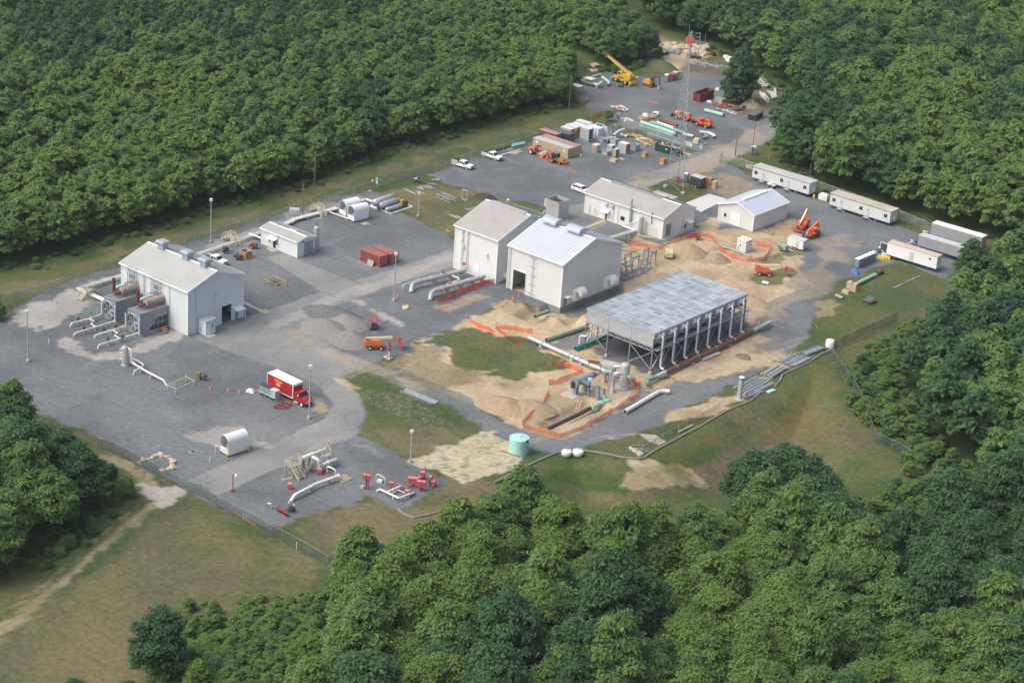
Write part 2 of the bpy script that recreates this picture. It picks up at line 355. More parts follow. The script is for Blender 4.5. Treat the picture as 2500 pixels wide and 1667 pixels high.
# grey tracks over the dirt
stroke('gravel',PL('b',(470,660),(640,720),(860,810),(1060,900),(1300,1000),(1480,1120),(1700,1250),(2000,1370),(2200,1400)),2.6,2.2,2.4,.85)
paint('gravel',PL('f',(300,540),(500,590),(720,620),(900,600),(1050,510),(1250,410),(1400,340),(1560,270),(1760,160),(2000,130),(2316,20),(2500,60),(2316,120),(2130,180),(2060,260),(1900,310),(1750,360),(1640,470),(1460,545),(1180,600),(980,640),(780,715),(500,690),(400,620)),1.2,2.2)
paint('gravel',PL('6',(640,1260),(860,1180),(1000,960),(960,800),(1100,640),(1300,640),(1500,800),(1340,960),(1060,1180),(1040,1300),(920,1560),(620,1560)),3,5,.85)
paint('dirt',PL('6',(560,1130),(800,1100),(980,960),(1140,720),(1240,680),(1300,760),(1100,1040),(960,1160),(860,1280),(720,1340),(620,1260)),4,7,.38)
paint('dirt',PL('6',(400,400),(560,440),(640,330),(420,250),(330,200),(260,300)),4,6,.5)
paint('gravel',PL('3',(1040,440),(1240,380),(1340,350),(1420,360),(1640,440),(1820,530),(1700,590),(1560,570),(1360,500),(1180,450)),.6,.8)
paint('gravel',PL('3',(1820,560),(2010,590),(2290,500),(2316,520),(2020,630),(1900,600)),.6,1.0,.9)
# paved roads
paint('asphalt',PL('D',(430,1100),(640,1008),(745,960),(768,930),(745,897),(700,868),(455,782),(440,762),(560,728),(612,714),(760,662),(900,618),(1040,572),(1045,612),(905,655),(760,706),(705,745),(770,800),(860,836),(800,858),(776,868),(825,905),(842,950),(822,1000),(700,1050),(500,1140)),.5,.5)
paint('asphalt',PL('D',(610,592),(655,583),(832,655),(770,692)),.5,.6)
paint('asphalt',PL('D',(1040,574),(1250,494),(1340,464),(1480,405),(1600,356),(1665,335),(1720,305),(1800,268),(1838,280),(1770,318),(1700,360),(1640,392),(1580,408),(1500,436),(1360,486),(1280,525),(1046,612)),1,2)
paint('dirt',PL('D',(1440,425),(1560,372),(1640,345),(1720,300),(1760,300),(1680,360),(1640,410),(1700,440),(1640,440),(1560,420),(1480,440)),4,6,.42)
stroke('pale',PL('D',(640,745),(760,690),(900,640),(1040,590),(1280,505)),1.6,2.5,3,.5)
stroke('dirt',PL('D',(680,770),(730,800),(800,830),(900,862),(960,890)),2.0,3,3,.4)
paint('pale',PL('D',(330,920),(700,905),(770,935),(730,975),(560,1000)),8,14,.12,10)
# pale limestone fines by the fence
paint('pale',PL('1',(0,740),(200,640),(560,480),(800,400),(1000,340),(1000,400),(620,480),(760,560),(700,640),(500,770),(300,800),(60,780)),1,3,.75,4)
paint('pale',PL('2',(0,640),(400,500),(800,350),(1200,230),(1350,200),(1460,250),(1180,300),(1000,390),(700,450),(420,560),(380,620),(100,700)),1,3,.55,4)
paint('pale',PL('1',(430,890),(540,870),(640,950),(780,1010),(1000,985),(1200,900),(1400,800),(1500,850),(1330,940),(1050,1040),(900,1070),(700,1060),(480,960)),1,2,.75,4)
paint('pale',PL('c',(760,960),(1000,890),(1250,960),(1350,1040),(1180,990),(900,980),(780,990)),2,4,.6,4)
paint('dirt',PL('c',(1600,640),(1760,640),(1860,720),(1850,790),(1780,800),(1700,680)),1,2,.7,3)
stroke('pale',PL('2',(1330,1120),(1420,1180),(1700,1330)),1.4,1,2,.7)
paint('dark',PL('2',(1180,1160),(1320,1150),(1480,1260),(1420,1350),(1250,1280)),1,2,.45)
paint('dirt',PL('3',(330,1060),(480,1080),(420,1120),(160,1200),(60,1180)),1,2.5,.55,4)
paint('dirt',PL('5',(1150,1090),(1330,1010),(1400,1020),(1230,1110)),.4,.6,.7)
# grass islands
paint('grass',PL('b',(980,490),(1180,410),(1380,320),(1560,370),(1640,420),(1900,420),(2090,560),(2280,690),(2150,720),(2000,740),(1860,800),(1780,820),(1590,780),(1660,720),(1440,710),(1240,690),(1190,590),(1240,530),(1060,500)),.8,3,.95,4)
paint('dry',PL('b',(600,640),(900,560),(1010,500),(1250,540),(1200,590),(1250,690),(1650,720),(1600,790),(1760,850),(1400,880),(1100,860),(800,740)),2,5,.6,7)
paint('lush',PL('b',(620,630),(700,590),(760,610),(770,660),(680,665)),.5,1,.9,3)
paint('grass',PL('D',(795,862),(870,868),(945,900),(1090,975),(1200,1025),(1060,1085),(950,1062),(862,1012),(830,1000),(845,950),(830,905)),1,2)
paint('dry',PL('D',(900,990),(1000,985),(1060,1010),(1000,1050),(900,1020)),3,6,.6,8)
paint('lush',PL('D',(0,640),(100,622),(300,550),(480,495),(720,425),(900,350),(1100,300),(1310,240),(1310,250),(1110,318),(910,372),(720,446),(480,512),(300,566),(100,640),(0,655)),3,5,.6,6)
paint('dirt',PL('b',(220,790),(330,800),(440,880),(380,900)),.6,1.5,.8,3)
paint('straw',PL('D',(948,1060),(1040,1015),(1115,985),(1170,1012),(1212,1035),(1180,1075),(1090,1100),(1062,1108),(1000,1085)),.6,2.5,1,3)
paint('grass',PL('D',(1660,372),(1690,360),(1760,345),(1800,395),(1860,440),(1730,400)),.8,2)
paint('grass',PL('D',(1390,275),(1480,310),(1610,350),(1550,350),(1500,322),(1400,285)),.5,1.5,.9)
paint('grass',PL('5',(1700,750),(1860,670),(1990,640),(2260,770),(2060,860),(2020,870),(1900,800)),.5,1.5)
paint('grass',PL('6',(560,1000),(640,960),(800,960),(880,920),(900,980),(820,1050),(680,1080),(580,1060)),1,3,.85,4)
paint('grass',PL('6',(600,860),(760,800),(940,820),(820,880),(660,920)),1,3,.7,4)
paint('grass',PL('6',(1290,1010),(1420,990),(1540,900),(1640,890),(1860,980),(1930,1010),(1700,1250),(1500,1420),(1200,1560),(930,1560),(1050,1330),(1060,1190)),1,2.5)
paint('dirt',PL('6',(1060,1190),(1180,1170),(1230,1260),(1120,1290),(1040,1300)),1,4,.6,4)
paint('soil',PL('D',(1580,148),(1640,138),(1692,150),(1690,172),(1620,172),(1565,160)),1,2,.9,4)
paint('soil',PL('D',(1722,188),(1770,196),(1812,225),(1815,250),(1750,260),(1700,270),(1690,250)),1,2,.9,4)
paint('dry',PL('D',(1730,170),(1790,190),(1850,240),(1840,262),(1810,240),(1780,205)),1.5,3,.8,4)
# the two-rut lane at lower left
stroke('dirt',PL('D',(235,1052),(290,1072),(330,1105),(372,1140),(350,1160),(285,1205),(170,1305),(0,1445),(-60,1500)),1.5,1.0,1.3,.5,3)
stroke('grass',PL('D',(240,1062),(290,1085),(330,1125),(345,1150),(285,1195),(165,1300),(0,1435)),.5,.5,.4,.85,3)
paint('pale',PL('D',(325,1110),(400,1120),(440,1128),(420,1150),(370,1160),(330,1150)),1,2.5,.85,3)
# wear: tyre tracks, drips and edge lines with a shape of their own
r_ = random.Random(9)
for q in (((455,782),(560,828),(640,862)),((610,592),(700,650),(790,692)),((655,583),(740,618),(832,655)),((905,655),(760,706)),((842,950),(825,998),(700,1050),(500,1140)),((430,1100),(640,1008),(745,960)),((905,655),(1045,612),(1160,570))): stroke('dark',PL('D',*q),.22,.5,.3,.7)
for _ in range(46):
 x,y = r_.uniform(120,1000),r_.uniform(560,1080); a = r_.choice((-.42,-.5,.42,.3)); l = r_.uniform(40,130); k = r_.uniform(-14,14)
 stroke(r_.choice(('pale','pale','dark')),PL('D',(x,y),(x+l*.5,y+l*.5*a+k),(x+l,y+l*a)),r_.uniform(.15,.7),.9,.5,r_.uniform(.10,.26))
for _ in range(30):
 x,y = r_.uniform(1010,1560),r_.uniform(300,420); stroke(r_.choice(('pale','dark')),PL('D',(x,y),(x+r_.uniform(30,90),y+r_.uniform(-25,30))),r_.uniform(.2,.8),1,.6,r_.uniform(.08,.2))
for _ in range(26):
 t_ = r_.random(); x,y = 1180+620*t_,1015-215*t_+r_.uniform(-22,18); stroke(r_.choice(('dirt','dark','pale')),PL('D',(x,y),(x+70,y-26+r_.uniform(-6,6))),r_.uniform(.2,.6),.8,.6,r_.uniform(.15,.35))
for _ in range(30):
 x,y = r_.uniform(1480,1820),r_.uniform(560,860); stroke(r_.choice(('soil','gravel','pale')),PL('D',(x,y),(x+r_.uniform(30,90),y+r_.uniform(-40,30))),r_.uniform(.2,.8),.9,.7,r_.uniform(.12,.3))
for k in range(12): y = 1210+k*17; stroke('dry',PL('D',(400-k*18,y),(480-k*6,y+12),(570,y+14+k*3),(640+k*3,y+4+k*6)),.22,.7,.7,.5)
for k in range(9): stroke('dry',PL('D',(700+k*22,1262-k*4),(760+k*20,1225-k*2),(850+k*14,1200),(930+k*8,1205)),.2,.6,.6,.5)
for k in range(8): stroke('dry',PL('D',(60+k*130,655-k*36),(180+k*130,612-k*38)),.3,.8,.8,.6)
for x,y in ((520,905),(540,925),(395,870),(430,905),(180,930),(210,915)): paint('dark',PL('D',(x-14,y-5),(x+12,y-7),(x+18,y+4),(x-8,y+6)),1.2,1.5,.5,2)
for x,y in ((165,735),(185,745),(205,760),(355,740),(330,752),(300,765)): paint('soil',PL('D',(x-9,y-2),(x+9,y-3),(x+8,y+2),(x-6,y+3)),.6,.8,.8,1.5)
# world grid: fine over the cleared site, coarse to the horizon
def axis(a,b,st,far):
 c = list(np.arange(a,b+st*.5,st)); lo = []; hi = []; s = st; p = a
 while p > -far: s *= 1.25; p -= s; lo.append(p)
 s = st; p = c[-1]
 while p < far: s *= 1.25; p += s; hi.append(p)
 return np.array(lo[::-1]+c+hi)
gx = axis(-150,112,.5,3500); gy = axis(-128,196,.5,3500)
GX,GY = np.meshgrid(gx,gy,indexing='ij')
Wt = {c: np.zeros(GX.shape) for c in CLS}; Wt['grass'][:] = 1
for op in OPS:
 kind,c,pts,soft,amp,a,ns = op[:7]
 P = np.array(pts); mg = soft+amp+(op[7] if kind == 's' else 0)+2
 i0,i1 = np.searchsorted(gx,[P[:,0].min()-mg,P[:,0].max()+mg]); j0,j1 = np.searchsorted(gy,[P[:,1].min()-mg,P[:,1].max()+mg])
 if i1 <= i0 or j1 <= j0: continue
 X,Y = GX[i0:i1,j0:j1],GY[i0:i1,j0:j1]
 d = sdf(pts,X,Y) if kind == 'p' else seg_dist(pts,X,Y)-op[7]
 d = d+(fbm(X+31*CLS.index(c),Y,ns,4)-.5)*2*amp+(vn(X,Y,1.1)-.5)*min(amp,1.2)
 al = a*sst(.5-d/(soft*.7))
 for k in CLS: Wt[k][i0:i1,j0:j1] *= 1-al
 Wt[c][i0:i1,j0:j1] += al
# true (unlit) colours of each covering: two tones mingled by noise
TONE = {'grass': ((.060,.096,.031),(.104,.113,.048)),'dry': ((.122,.116,.062),(.180,.152,.088)),'lush': ((.038,.082,.017),(.058,.100,.024)),
  'floor': ((.028,.055,.014),(.050,.085,.022)),'gravel': ((.116,.133,.142),(.158,.177,.185)),'asphalt': ((.190,.204,.202),(.238,.248,.242)),
  'dirt': ((.335,.265,.165),(.445,.365,.245)),'pale': ((.330,.320,.300),(.400,.385,.355)),'dark': ((.098,.106,.116),(.138,.146,.157)),
  'straw': ((.430,.395,.280),(.120,.140,.060)),'rust': ((.138,.112,.046),(.110,.116,.036)),'soil': ((.150,.118,.080),(.110,.100,.062))}
NS = {'grass': 9,'dry': 11,'lush': 8,'floor': 8,'gravel': 14,'asphalt': 12,'dirt': 7,'pale': 5,'dark': 6,'straw': 1.3,'rust': 6,'soil': 3}
rgb = np.zeros(GX.shape+(3,))
for c in CLS:
 n = fbm(GX+7*CLS.index(c),GY+3,NS[c],5); n = sst((n-.32)/.36)
 if c == 'straw': n = sst((fbm(GX,GY,1.0,2)-.56)/.3)*.75
 a,b = np.array(TONE[c][0]),np.array(TONE[c][1])
 rgb += Wt[c][...,None]*(a+(b-a)*n[...,None])
rough_amt = Wt['grass']*1.25+Wt['dry']*1.1+Wt['lush']*1.0+Wt['floor']+Wt['dirt']*.75+Wt['gravel']*.8+Wt['asphalt']*.5+Wt['pale']*.5+Wt['dark']*.45+Wt['straw']+Wt['rust']*.9+Wt['soil']
Z = hgt(GX,GY)
relief = (fbm(GX,GY,6,4)-.5)*(Wt['dirt']*.5+Wt['soil']*.5+Wt['grass']*.25+Wt['floor']*.5+Wt['gravel']*.05)
Z = Z+relief
ni,nj = GX.shape
idx = np.arange(ni*nj).reshape(ni,nj)
quads = np.stack([idx[:-1,:-1],idx[1:,:-1],idx[1:,1:],idx[:-1,1:]],-1).reshape(-1,4)
grp = {'grass_ground': ('grass','dry','lush','floor','rust','soil','straw'),'gravel_yard': ('gravel','dark','pale'),'paved_road': ('asphalt',),'dirt_ground': ('dirt',)}
gw = np.stack([sum(Wt[c] for c in cs) for cs in grp.values()],-1).reshape(-1,len(grp))
fc = np.argmax(gw[quads].sum(1),-1)
gm = bpy.data.materials.new('ground_cover'); gm.use_nodes = True
nt = gm.node_tree; N = nt.nodes; L = nt.links; bs = N['Principled BSDF']; bs.inputs['Roughness'].default_value = .92; bs.inputs['Specular IOR Level'].default_value = .2
at = N.new('ShaderNodeAttribute'); at.attribute_name = 'cover'; ge = N.new('ShaderNodeNewGeometry')
def gnoise(sc,det,ro=.6):
 n = N.new('ShaderNodeTexNoise'); n.inputs['Scale'].default_value = sc; n.inputs['Detail'].default_value = det; n.inputs['Roughness'].default_value = ro
 L.new(ge.outputs['Position'],n.inputs['Vector']); return n.outputs[0]
def gmath(op,a,b):
 n = N.new('ShaderNodeMath'); n.operation = op
 for i,v in enumerate((a,b)):
  if isinstance(v,(int,float)): n.inputs[i].default_value = v
  else: L.new(v,n.inputs[i])
 return n.outputs[0]
n1 = gmath('SUBTRACT',gnoise(.9,6,.75),.5); n2 = gmath('SUBTRACT',gnoise(3.5,4,.8),.5); n3 = gmath('SUBTRACT',gnoise(.16,3,.6),.5)
tot = gmath('ADD',gmath('MULTIPLY',n1,1.5),gmath('MULTIPLY',n2,1.1))
tot = gmath('ADD',gmath('MULTIPLY',tot,at.outputs['Alpha']),gmath('MULTIPLY',n3,.35))
fac = gmath('MAXIMUM',gmath('ADD',tot,1.0),.25)
vm = N.new('ShaderNodeVectorMath'); vm.operation = 'SCALE'; L.new(at.outputs['Color'],vm.inputs[0]); L.new(fac,vm.inputs['Scale'])
L.new(vm.outputs[0],bs.inputs['Base Color'])
bp = N.new('ShaderNodeBump'); bp.inputs['Strength'].default_value = .5; bp.inputs['Distance'].default_value = .25; L.new(gmath('MULTIPLY',n2,at.outputs['Alpha']),bp.inputs['Height']); L.new(bp.outputs[0],bs.inputs['Normal'])
allv = np.stack([GX,GY,Z],-1).reshape(-1,3); allc = np.concatenate([rgb,rough_amt[...,None]],-1).reshape(-1,4)
for k,nm in enumerate(grp):
 q = quads[fc == k]; u,inv = np.unique(q,return_inverse=True); inv = inv.reshape(-1)
 me = bpy.data.meshes.new(nm); me.vertices.add(len(u)); me.vertices.foreach_set('co',allv[u].astype(np.float32).ravel())
 me.loops.add(len(inv)); me.loops.foreach_set('vertex_index',inv.astype(np.int32))
 me.polygons.add(len(q)); me.polygons.foreach_set('loop_start',np.arange(0,len(inv),4,dtype=np.int32)); me.polygons.foreach_set('loop_total',np.full(len(q),4,np.int32))
 me.polygons.foreach_set('use_smooth',np.ones(len(q),bool)); me.update(calc_edges=True)
 ca = me.color_attributes.new('cover','FLOAT_COLOR','POINT'); ca.data.foreach_set('color',allc[u].astype(np.float32).ravel())
 me.materials.append(gm); o = bpy.data.objects.new(nm,me); COL.objects.link(o); o['kind'] = 'structure'
# ------------------------------------------------------------ buildings
SH = Vector((246.4,-303.5,0))           # survey origin -> site origin
def wall_mesh(b,p0,p1,z0,z1,holes=(),rib=0.0):
 """an upright sheet from p0 to p1 cut by rectangular openings (u0,u1,za,zb), with an inner face"""
 p0,p1 = Vector((*p0,0)),Vector((*p1,0)); Ln = (p1-p0).length; d = (p1-p0)/Ln; n = Vector((d.y,-d.x,0))
 us = sorted({0.0,Ln,*[h[0] for h in holes],*[h[1] for h in holes]}); zs = sorted({z0,z1,*[h[2] for h in holes],*[h[3] for h in holes]})
 for a,c in zip(us[:-1],us[1:]):
  for e,f in zip(zs[:-1],zs[1:]):
   if any(a >= h[0]-1e-6 and c <= h[1]+1e-6 and e >= h[2]-1e-6 and f <= h[3]+1e-6 for h in holes): continue
   A,C = p0+d*a,p0+d*c; i = -n*.12
   b.add([(*A.xy,e),(*C.xy,e),(*C.xy,f),(*A.xy,f),(*(A+i).xy,e),(*(C+i).xy,e),(*(C+i).xy,f),(*(A+i).xy,f)],
  [(0,1,2,3),(5,4,7,6),(0,4,5,1),(3,2,6,7),(0,3,7,4),(1,5,6,2)])
def ribs(b,p0,p1,z0,ztop,step,holes=(),w=.07,dp=.022):
 """raised ribs of a metal siding"""
 p0,p1 = Vector((*p0,0)),Vector((*p1,0)); Ln = (p1-p0).length; d = (p1-p0)/Ln; n = Vector((d.y,-d.x,0))
 k = int(Ln/step)
 for i in range(1,k):
  u = i*Ln/k; spans = [(z0,ztop(u))]
  for h in holes:
   if h[0]-.1 < u < h[1]+.1:
    spans = [s for q in spans for s in ((q[0],min(q[1],h[2])),(max(q[0],h[3]),q[1])) if s[1]-s[0] > .05]
  for a,c in spans:
   A = p0+d*(u-w/2); B = p0+d*(u+w/2); o = n*dp
   b.add([(*A.xy,a),(*(A+o).xy,a),(*(B+o).xy,a),(*B.xy,a),(*A.xy,c),(*(A+o).xy,c),(*(B+o).xy,c),(*B.xy,c)],
  [(0,1,5,4),(1,2,6,5),(2,3,7,6),(4,5,6,7)])
def gable(label,x,y,L,Wd,e,r,wallm,roofm,trimm,along='x',holes_y0=(),holes_x1=(),ovh=.35,step=.9,rstep=.6,z0=0.0,name='metal_building',wallrib=True,thick=.14):
 """ridge along local x, near long wall at y=0, near gable at x=L; along='y' turns the whole about"""
 if along == 'x': t = T(name,label,'building',(x,y,0))
 else: t = T(name,label,'building',(x,y,0),PI/2)      # local x -> world y, local y -> world -x
 b = MB(); zt = lambda yy: e+(r-e)*(1-abs(yy-Wd/2)/(Wd/2))
 wall_mesh(b,(0,0),(L,0),z0,e,holes_y0); wall_mesh(b,(L,0),(L,Wd),z0,e,holes_x1)
 wall_mesh(b,(L,Wd),(0,Wd),z0,e); wall_mesh(b,(0,Wd),(0,0),z0,e)
 for xx in (0.0,L):
  s = -.12 if xx > 0 else .12
  b.add([(xx,0,e),(xx,Wd,e),(xx,Wd/2,r),(xx+s,0,e),(xx+s,Wd,e),(xx+s,Wd/2,r)],[(0,1,2),(5,4,3)])
 if wallrib:
  ribs(b,(0,0),(L,0),z0,lambda u: e-.05,step,holes_y0); ribs(b,(L,0),(L,Wd),z0,lambda u: zt(u)-.05,step,holes_x1)
  ribs(b,(0,Wd),(0,0),z0,lambda u: zt(Wd-u)-.05,step); ribs(b,(L,Wd),(0,Wd),z0,lambda u: e-.05,step)
 b.build('wall',wallm,t)
 # roof: two ribbed slopes
 rb = MB(); seam = []; x0,x1 = -ovh,L+ovh; sl = (r-e)/(Wd/2)
 for sgn in (0,1):
  ya,yb = -ovh,Wd/2
  za,zb = e-sl*ovh+.06,r+.06
  f = (lambda q: q) if sgn == 0 else (lambda q: Wd-q)
  rb.add([(x0,f(ya),za),(x1,f(ya),za),(x1,f(yb),zb),(x0,f(yb),zb),(x0,f(ya),za+thick),(x1,f(ya),za+thick),(x1,f(yb),zb+thick),(x0,f(yb),zb+thick)],
  [(0,1,2,3),(4,5,6,7),(0,1,5,4),(1,2,6,5),(0,3,7,4)])
  k = int((x1-x0)/rstep); w_ = .05
  for i in range(1,k):
   u = x0+i*(x1-x0)/k; h = .055
   seam += range(len(rb.f),len(rb.f)+4)
   rb.add([(u-w_,f(ya),za+thick),(u+w_,f(ya),za+thick),(u+w_,f(yb),zb+thick),(u-w_,f(yb),zb+thick),(u-w_*.5,f(ya),za+thick+h),(u+w_*.5,f(ya),za+thick+h),(u+w_*.5,f(yb),zb+thick+h),(u-w_*.5,f(yb),zb+thick+h)],
  [(4,5,6,7),(0,4,7,3),(1,2,6,5),(0,1,5,4)])
 ro = rb.build('roof',roofm,t,smooth=0); c0 = roofm.node_tree.nodes['Mix'].inputs[6].default_value; ro.data.materials.append(mat(roofm.name+'_seams',tuple(v*.62 for v in c0[:3]),.55,var=.1))
 for i in seam: ro.data.polygons[i].material_index = 1
 # trim: corner flashings, eave gutters, gable rake, ridge cap
 tb = MB()
 for cx,cy in ((0,0),(L,0),(L,Wd),(0,Wd)): tb.box(cx-.11,cy-.11,z0,cx+.11,cy+.11,e-.12)
 for cy,s in ((-ovh,-1),(Wd+ovh,1)):
  tb.box(x0-.03,min(cy,cy+s*.16),e-sl*ovh-.08,x1+.03,max(cy,cy+s*.16),e-sl*ovh+.19)
 for xx in (x0-.06,x1+.02):
  for sgn in (0,1):
   f = (lambda q: q) if sgn == 0 else (lambda q: Wd-q)
   za,zb = e-sl*ovh,r
   tb.add([(xx,f(-ovh),za-.12),(xx+.05,f(-ovh),za-.12),(xx+.05,f(Wd/2),zb-.12),(xx,f(Wd/2),zb-.12),(xx,f(-ovh),za+.27),(xx+.05,f(-ovh),za+.27),(xx+.05,f(Wd/2),zb+.27),(xx,f(Wd/2),zb+.27)],
  [(0,1,2,3),(4,5,6,7),(0,3,7,4),(1,2,6,5),(0,1,5,4)])
 tb.add([(x0,Wd/2-.3,r-sl*.3+.24),(x1,Wd/2-.3,r-sl*.3+.24),(x1,Wd/2,r+.30),(x0,Wd/2,r+.30),(x1,Wd/2+.3,r-sl*.3+.24),(x0,Wd/2+.3,r-sl*.3+.24)],[(0,1,2,3),(3,2,4,5)])
 tb.build('trim',trimm,t,smooth=0)
 return t
def fb(t,name,m,*boxes,smooth=0,parent=None):
 if name in ('louvre','window','door','roof_curb'):     # openings are parts one by one
  for q in boxes: o = MB().box(*q).build(name,m,parent or t,smooth)
  return o
 b = MB()
 for q in boxes: b.box(*q)
 return b.build(name,m,parent or t,smooth)
def ext_light(t,x,y,z,d=(1,0)):
 b = MB().box(x-.12*d[0]*0-.12,y-.12,z,x+.12,y+.12,z+.5); b.obox((x+d[0]*.35,y+d[1]*.35,z-.1),(.5,.5,.25),0,.7); return b.build('wall_lamp',LGREY,t)
# --- long compressor house at left
L1,W1,E1,R1 = 20.9,15.1,9.7,12.26
b1 = gable('blue-white gabled compressor house with two fan coolers along its side and three roof ventilators',-313.15+SH.x,254.65+SH.y,L1,W1,E1,R1,WALLB,ROOFW,TRIM,holes_x1=((9.1,11.9,0,4.0),(12.9,13.9,0,2.2)))
fb(b1,'floor_slab',CONCD,(.15,.15,-.05,L1-.15,W1-.15,.06))
fb(b1,'door_frame',TRIM,(L1+.02,8.95,0,L1+.12,9.1,4.15),(L1+.02,11.9,0,L1+.12,12.05,4.15),(L1+.02,9.1,4.0,L1+.12,11.9,4.15))
fb(b1,'door',MGREY,(L1-.1,12.9,0.02,L1-.04,13.9,2.2))
cn = MB(); cn.add([(L1,12.2,2.75),(L1,14.6,2.75),(L1+1.5,14.6,2.45),(L1+1.5,12.2,2.45),(L1,12.2,2.87),(L1,14.6,2.87),(L1+1.5,14.6,2.57),(L1+1.5,12.2,2.57)],[(0,1,2,3),(4,5,6,7),(0,3,7,4),(1,5,6,2),(2,6,7,3)])
cn.bar((L1+1.4,14.5,0),(L1+1.4,14.5,2.5),.1); cn.build('canopy',TRIM,b1,0)
ext_light(b1,L1+.05,7.3,7.2)
fb(b1,'downpipe',LGREY,(L1+.05,2.0,.4,L1+.17,2.12,9.6))
def ridge_vent(t,u,Wd,r,sl,m,w=2.6,d=2.1,hood=(3.3,2.7),h=1.6):
 b = MB(); b.box(u-w/2,Wd/2-d/2,r-d/2*sl-.1,u+w/2,Wd/2+d/2,r+h*.55)
 b.add([(u-w/2-.05,Wd/2-d/2-.05,r-d/2*sl-.05),(u+w/2+.05,Wd/2-d/2-.05,r-d/2*sl-.05),(u+w/2+.05,Wd/2-d/2-.05,r-d/2*sl+.3),(u-w/2-.05,Wd/2-d/2-.05,r-d/2*sl+.3)],[(0,1,2,3)])
 o = b.build('ventilator',m,t,0)
 c = MB(); a0,a1 = hood[0]/2,hood[1]/2; z = r+h*.55
 c.add([(u-a0,Wd/2-a1,z),(u+a0,Wd/2-a1,z),(u+a0,Wd/2+a1,z),(u-a0,Wd/2+a1,z),(u-a0*.98,Wd/2-a1*.98,z+.38),(u+a0*.98,Wd/2-a1*.98,z+.38),(u+a0*.98,Wd/2+a1*.98,z+.38),(u-a0*.98,Wd/2+a1*.98,z+.38),(u-a0*.7,Wd/2-a1*.7,z+.62),(u+a0*.7,Wd/2-a1*.7,z+.62),(u+a0*.7,Wd/2+a1*.7,z+.62),(u-a0*.7,Wd/2+a1*.7,z+.62)],
  [(0,3,2,1),(0,1,5,4),(1,2,6,5),(2,3,7,6),(3,0,4,7),(4,5,9,8),(5,6,10,9),(6,7,11,10),(7,4,8,11),(8,9,10,11)])
 c.build('hood',m,o,0); return o
sl1 = (R1-E1)/(W1/2)
GVENT = mat('blue_grey_ventilator',(.33,.39,.44),.5,.15,var=.12)
for u in (4.3,12.0,17.6): ridge_vent(b1,u,W1,R1,sl1,GVENT,1.7,1.5,(2.5,2.2),2.5)
# little lean annex at its gable
px = G('1',1622,843); an = T('utility_annex','small white flat-roofed annex standing against the gable of the compressor house','annex',(L1-313.15+SH.x+.2,px.y,0))
fb(an,'wall',WALLB,(0,0,0,2.3,2.6,3.0))
rb = MB(); rb.box(-.12,-.15,3.0,2.5,2.8,3.14)
for q in (-.12,2.38): rb.box(q,-.15,3.14,q+.12,2.8,3.3)
for q in (-.15,2.68): rb.box(0,q,3.14,2.38,q+.12,3.3)
rb.box(1.1,0,3.14,1.22,2.68,3.26); rb.build('roof',LGREY,an,0)
fb(an,'door',TRIM,(2.3,.3,.05,2.36,1.2,2.2)); fb(an,'louvre',MGREY,(.5,-.05,.7,.8,-.002,1.4)); fb(an,'window',GLASS,(2.3,1.6,1.4,2.34,1.8,2.3))
fb(an,'door_step',CONC,(2.4,0,-.05,3.6,1.6,.12))
# pipe racks up the long wall over each cooler
def wall_rack(u0,u1):
 b = MB()
 for k in range(6):
  u = u0+(u1-u0)*k/5
  b.tube([(u,-.5,4.4),(u,-.5,8.4+.4*(k % 3)),(u,-.2,9.0+.3*(k % 3)),(u,-.55,9.6+.3*(k % 3))],.07,6)
 for z in (5.6,7.0,8.2): b.bar((u0-.2,-.55,z),(u1+.2,-.55,z),.08)
 for k in range(4):
  u = u0+(u1-u0)*k/3; b.bar((u,-.1,6.3+.3*k),(u,-1.4,6.3+.3*k),.1); b.bar((u,-1.4,6.3+.3*k),(u,-1.4,4.6),.1)
 for z,k in ((4.9,.2),(6.0,.6),(7.6,.4)): b.obox((u0+(u1-u0)*k,-.45,z),(.5,.35,.6))
 return b
for u0,u1 in ((2.5,5.3),(10.0,13.0)): wall_rack(u0,u1).build('pipe_rack',GALVD,b1)
for u in (7.2,7.7,15.4): MB().tube([(u,-.25,.5),(u,-.25,9.2)],.06,6).build('wall_pipe',GALV,b1)
# --- small gabled control house
L2,W2,E2,R2 = 11.71,5.4,3.84,4.45
b2 = gable('small low blue-white shed beside the slim grey tank in the left yard',-321.43+SH.x,302.22+SH.y,L2,W2,E2,R2,WALLB,ROOFW,TRIM,ovh=.3,rstep=.45)
fb(b2,'roll_door',MGREY,(L2+.04,2.2,0.02,L2+.12,4.9,3.2))
fb(b2,'door',GLASS,(3.9,-.1,.3,4.7,-.04,2.1)); fb(b2,'louvre',STEEL,(L2+.04,1.6,3.35,L2+.11,2.1,3.7),(5.4,-.09,3.2,5.9,-.04,3.55))
cn = MB(); cn.add([(2.6,0,2.75),(5.3,0,2.75),(5.3,-1.2,2.4),(2.6,-1.2,2.4),(2.6,0,2.85),(5.3,0,2.85),(5.3,-1.2,2.5),(2.6,-1.2,2.5)],[(0,1,2,3),(4,5,6,7),(2,3,7,6),(0,3,7,4),(1,2,6,5)]); cn.build('canopy',TRIM,b2,0)
fb(b2,'window',GLASS,(2.5,-.08,1.2,2.8,-.04,1.9),(4.95,-.08,1.3,5.25,-.04,1.9))
fb(b2,'gas_meter',MGREY,(L2+.05,5.1,.3,L2+.5,5.5,.9))
MB().tube([(2.5,2.7,4.2),(2.5,2.7,5.3)],.16,10).build('chimney',MGREY,b2)
fb(b2,'skylight',PLAST,(5.5,3.3,4.52,7.9,3.7,4.60))
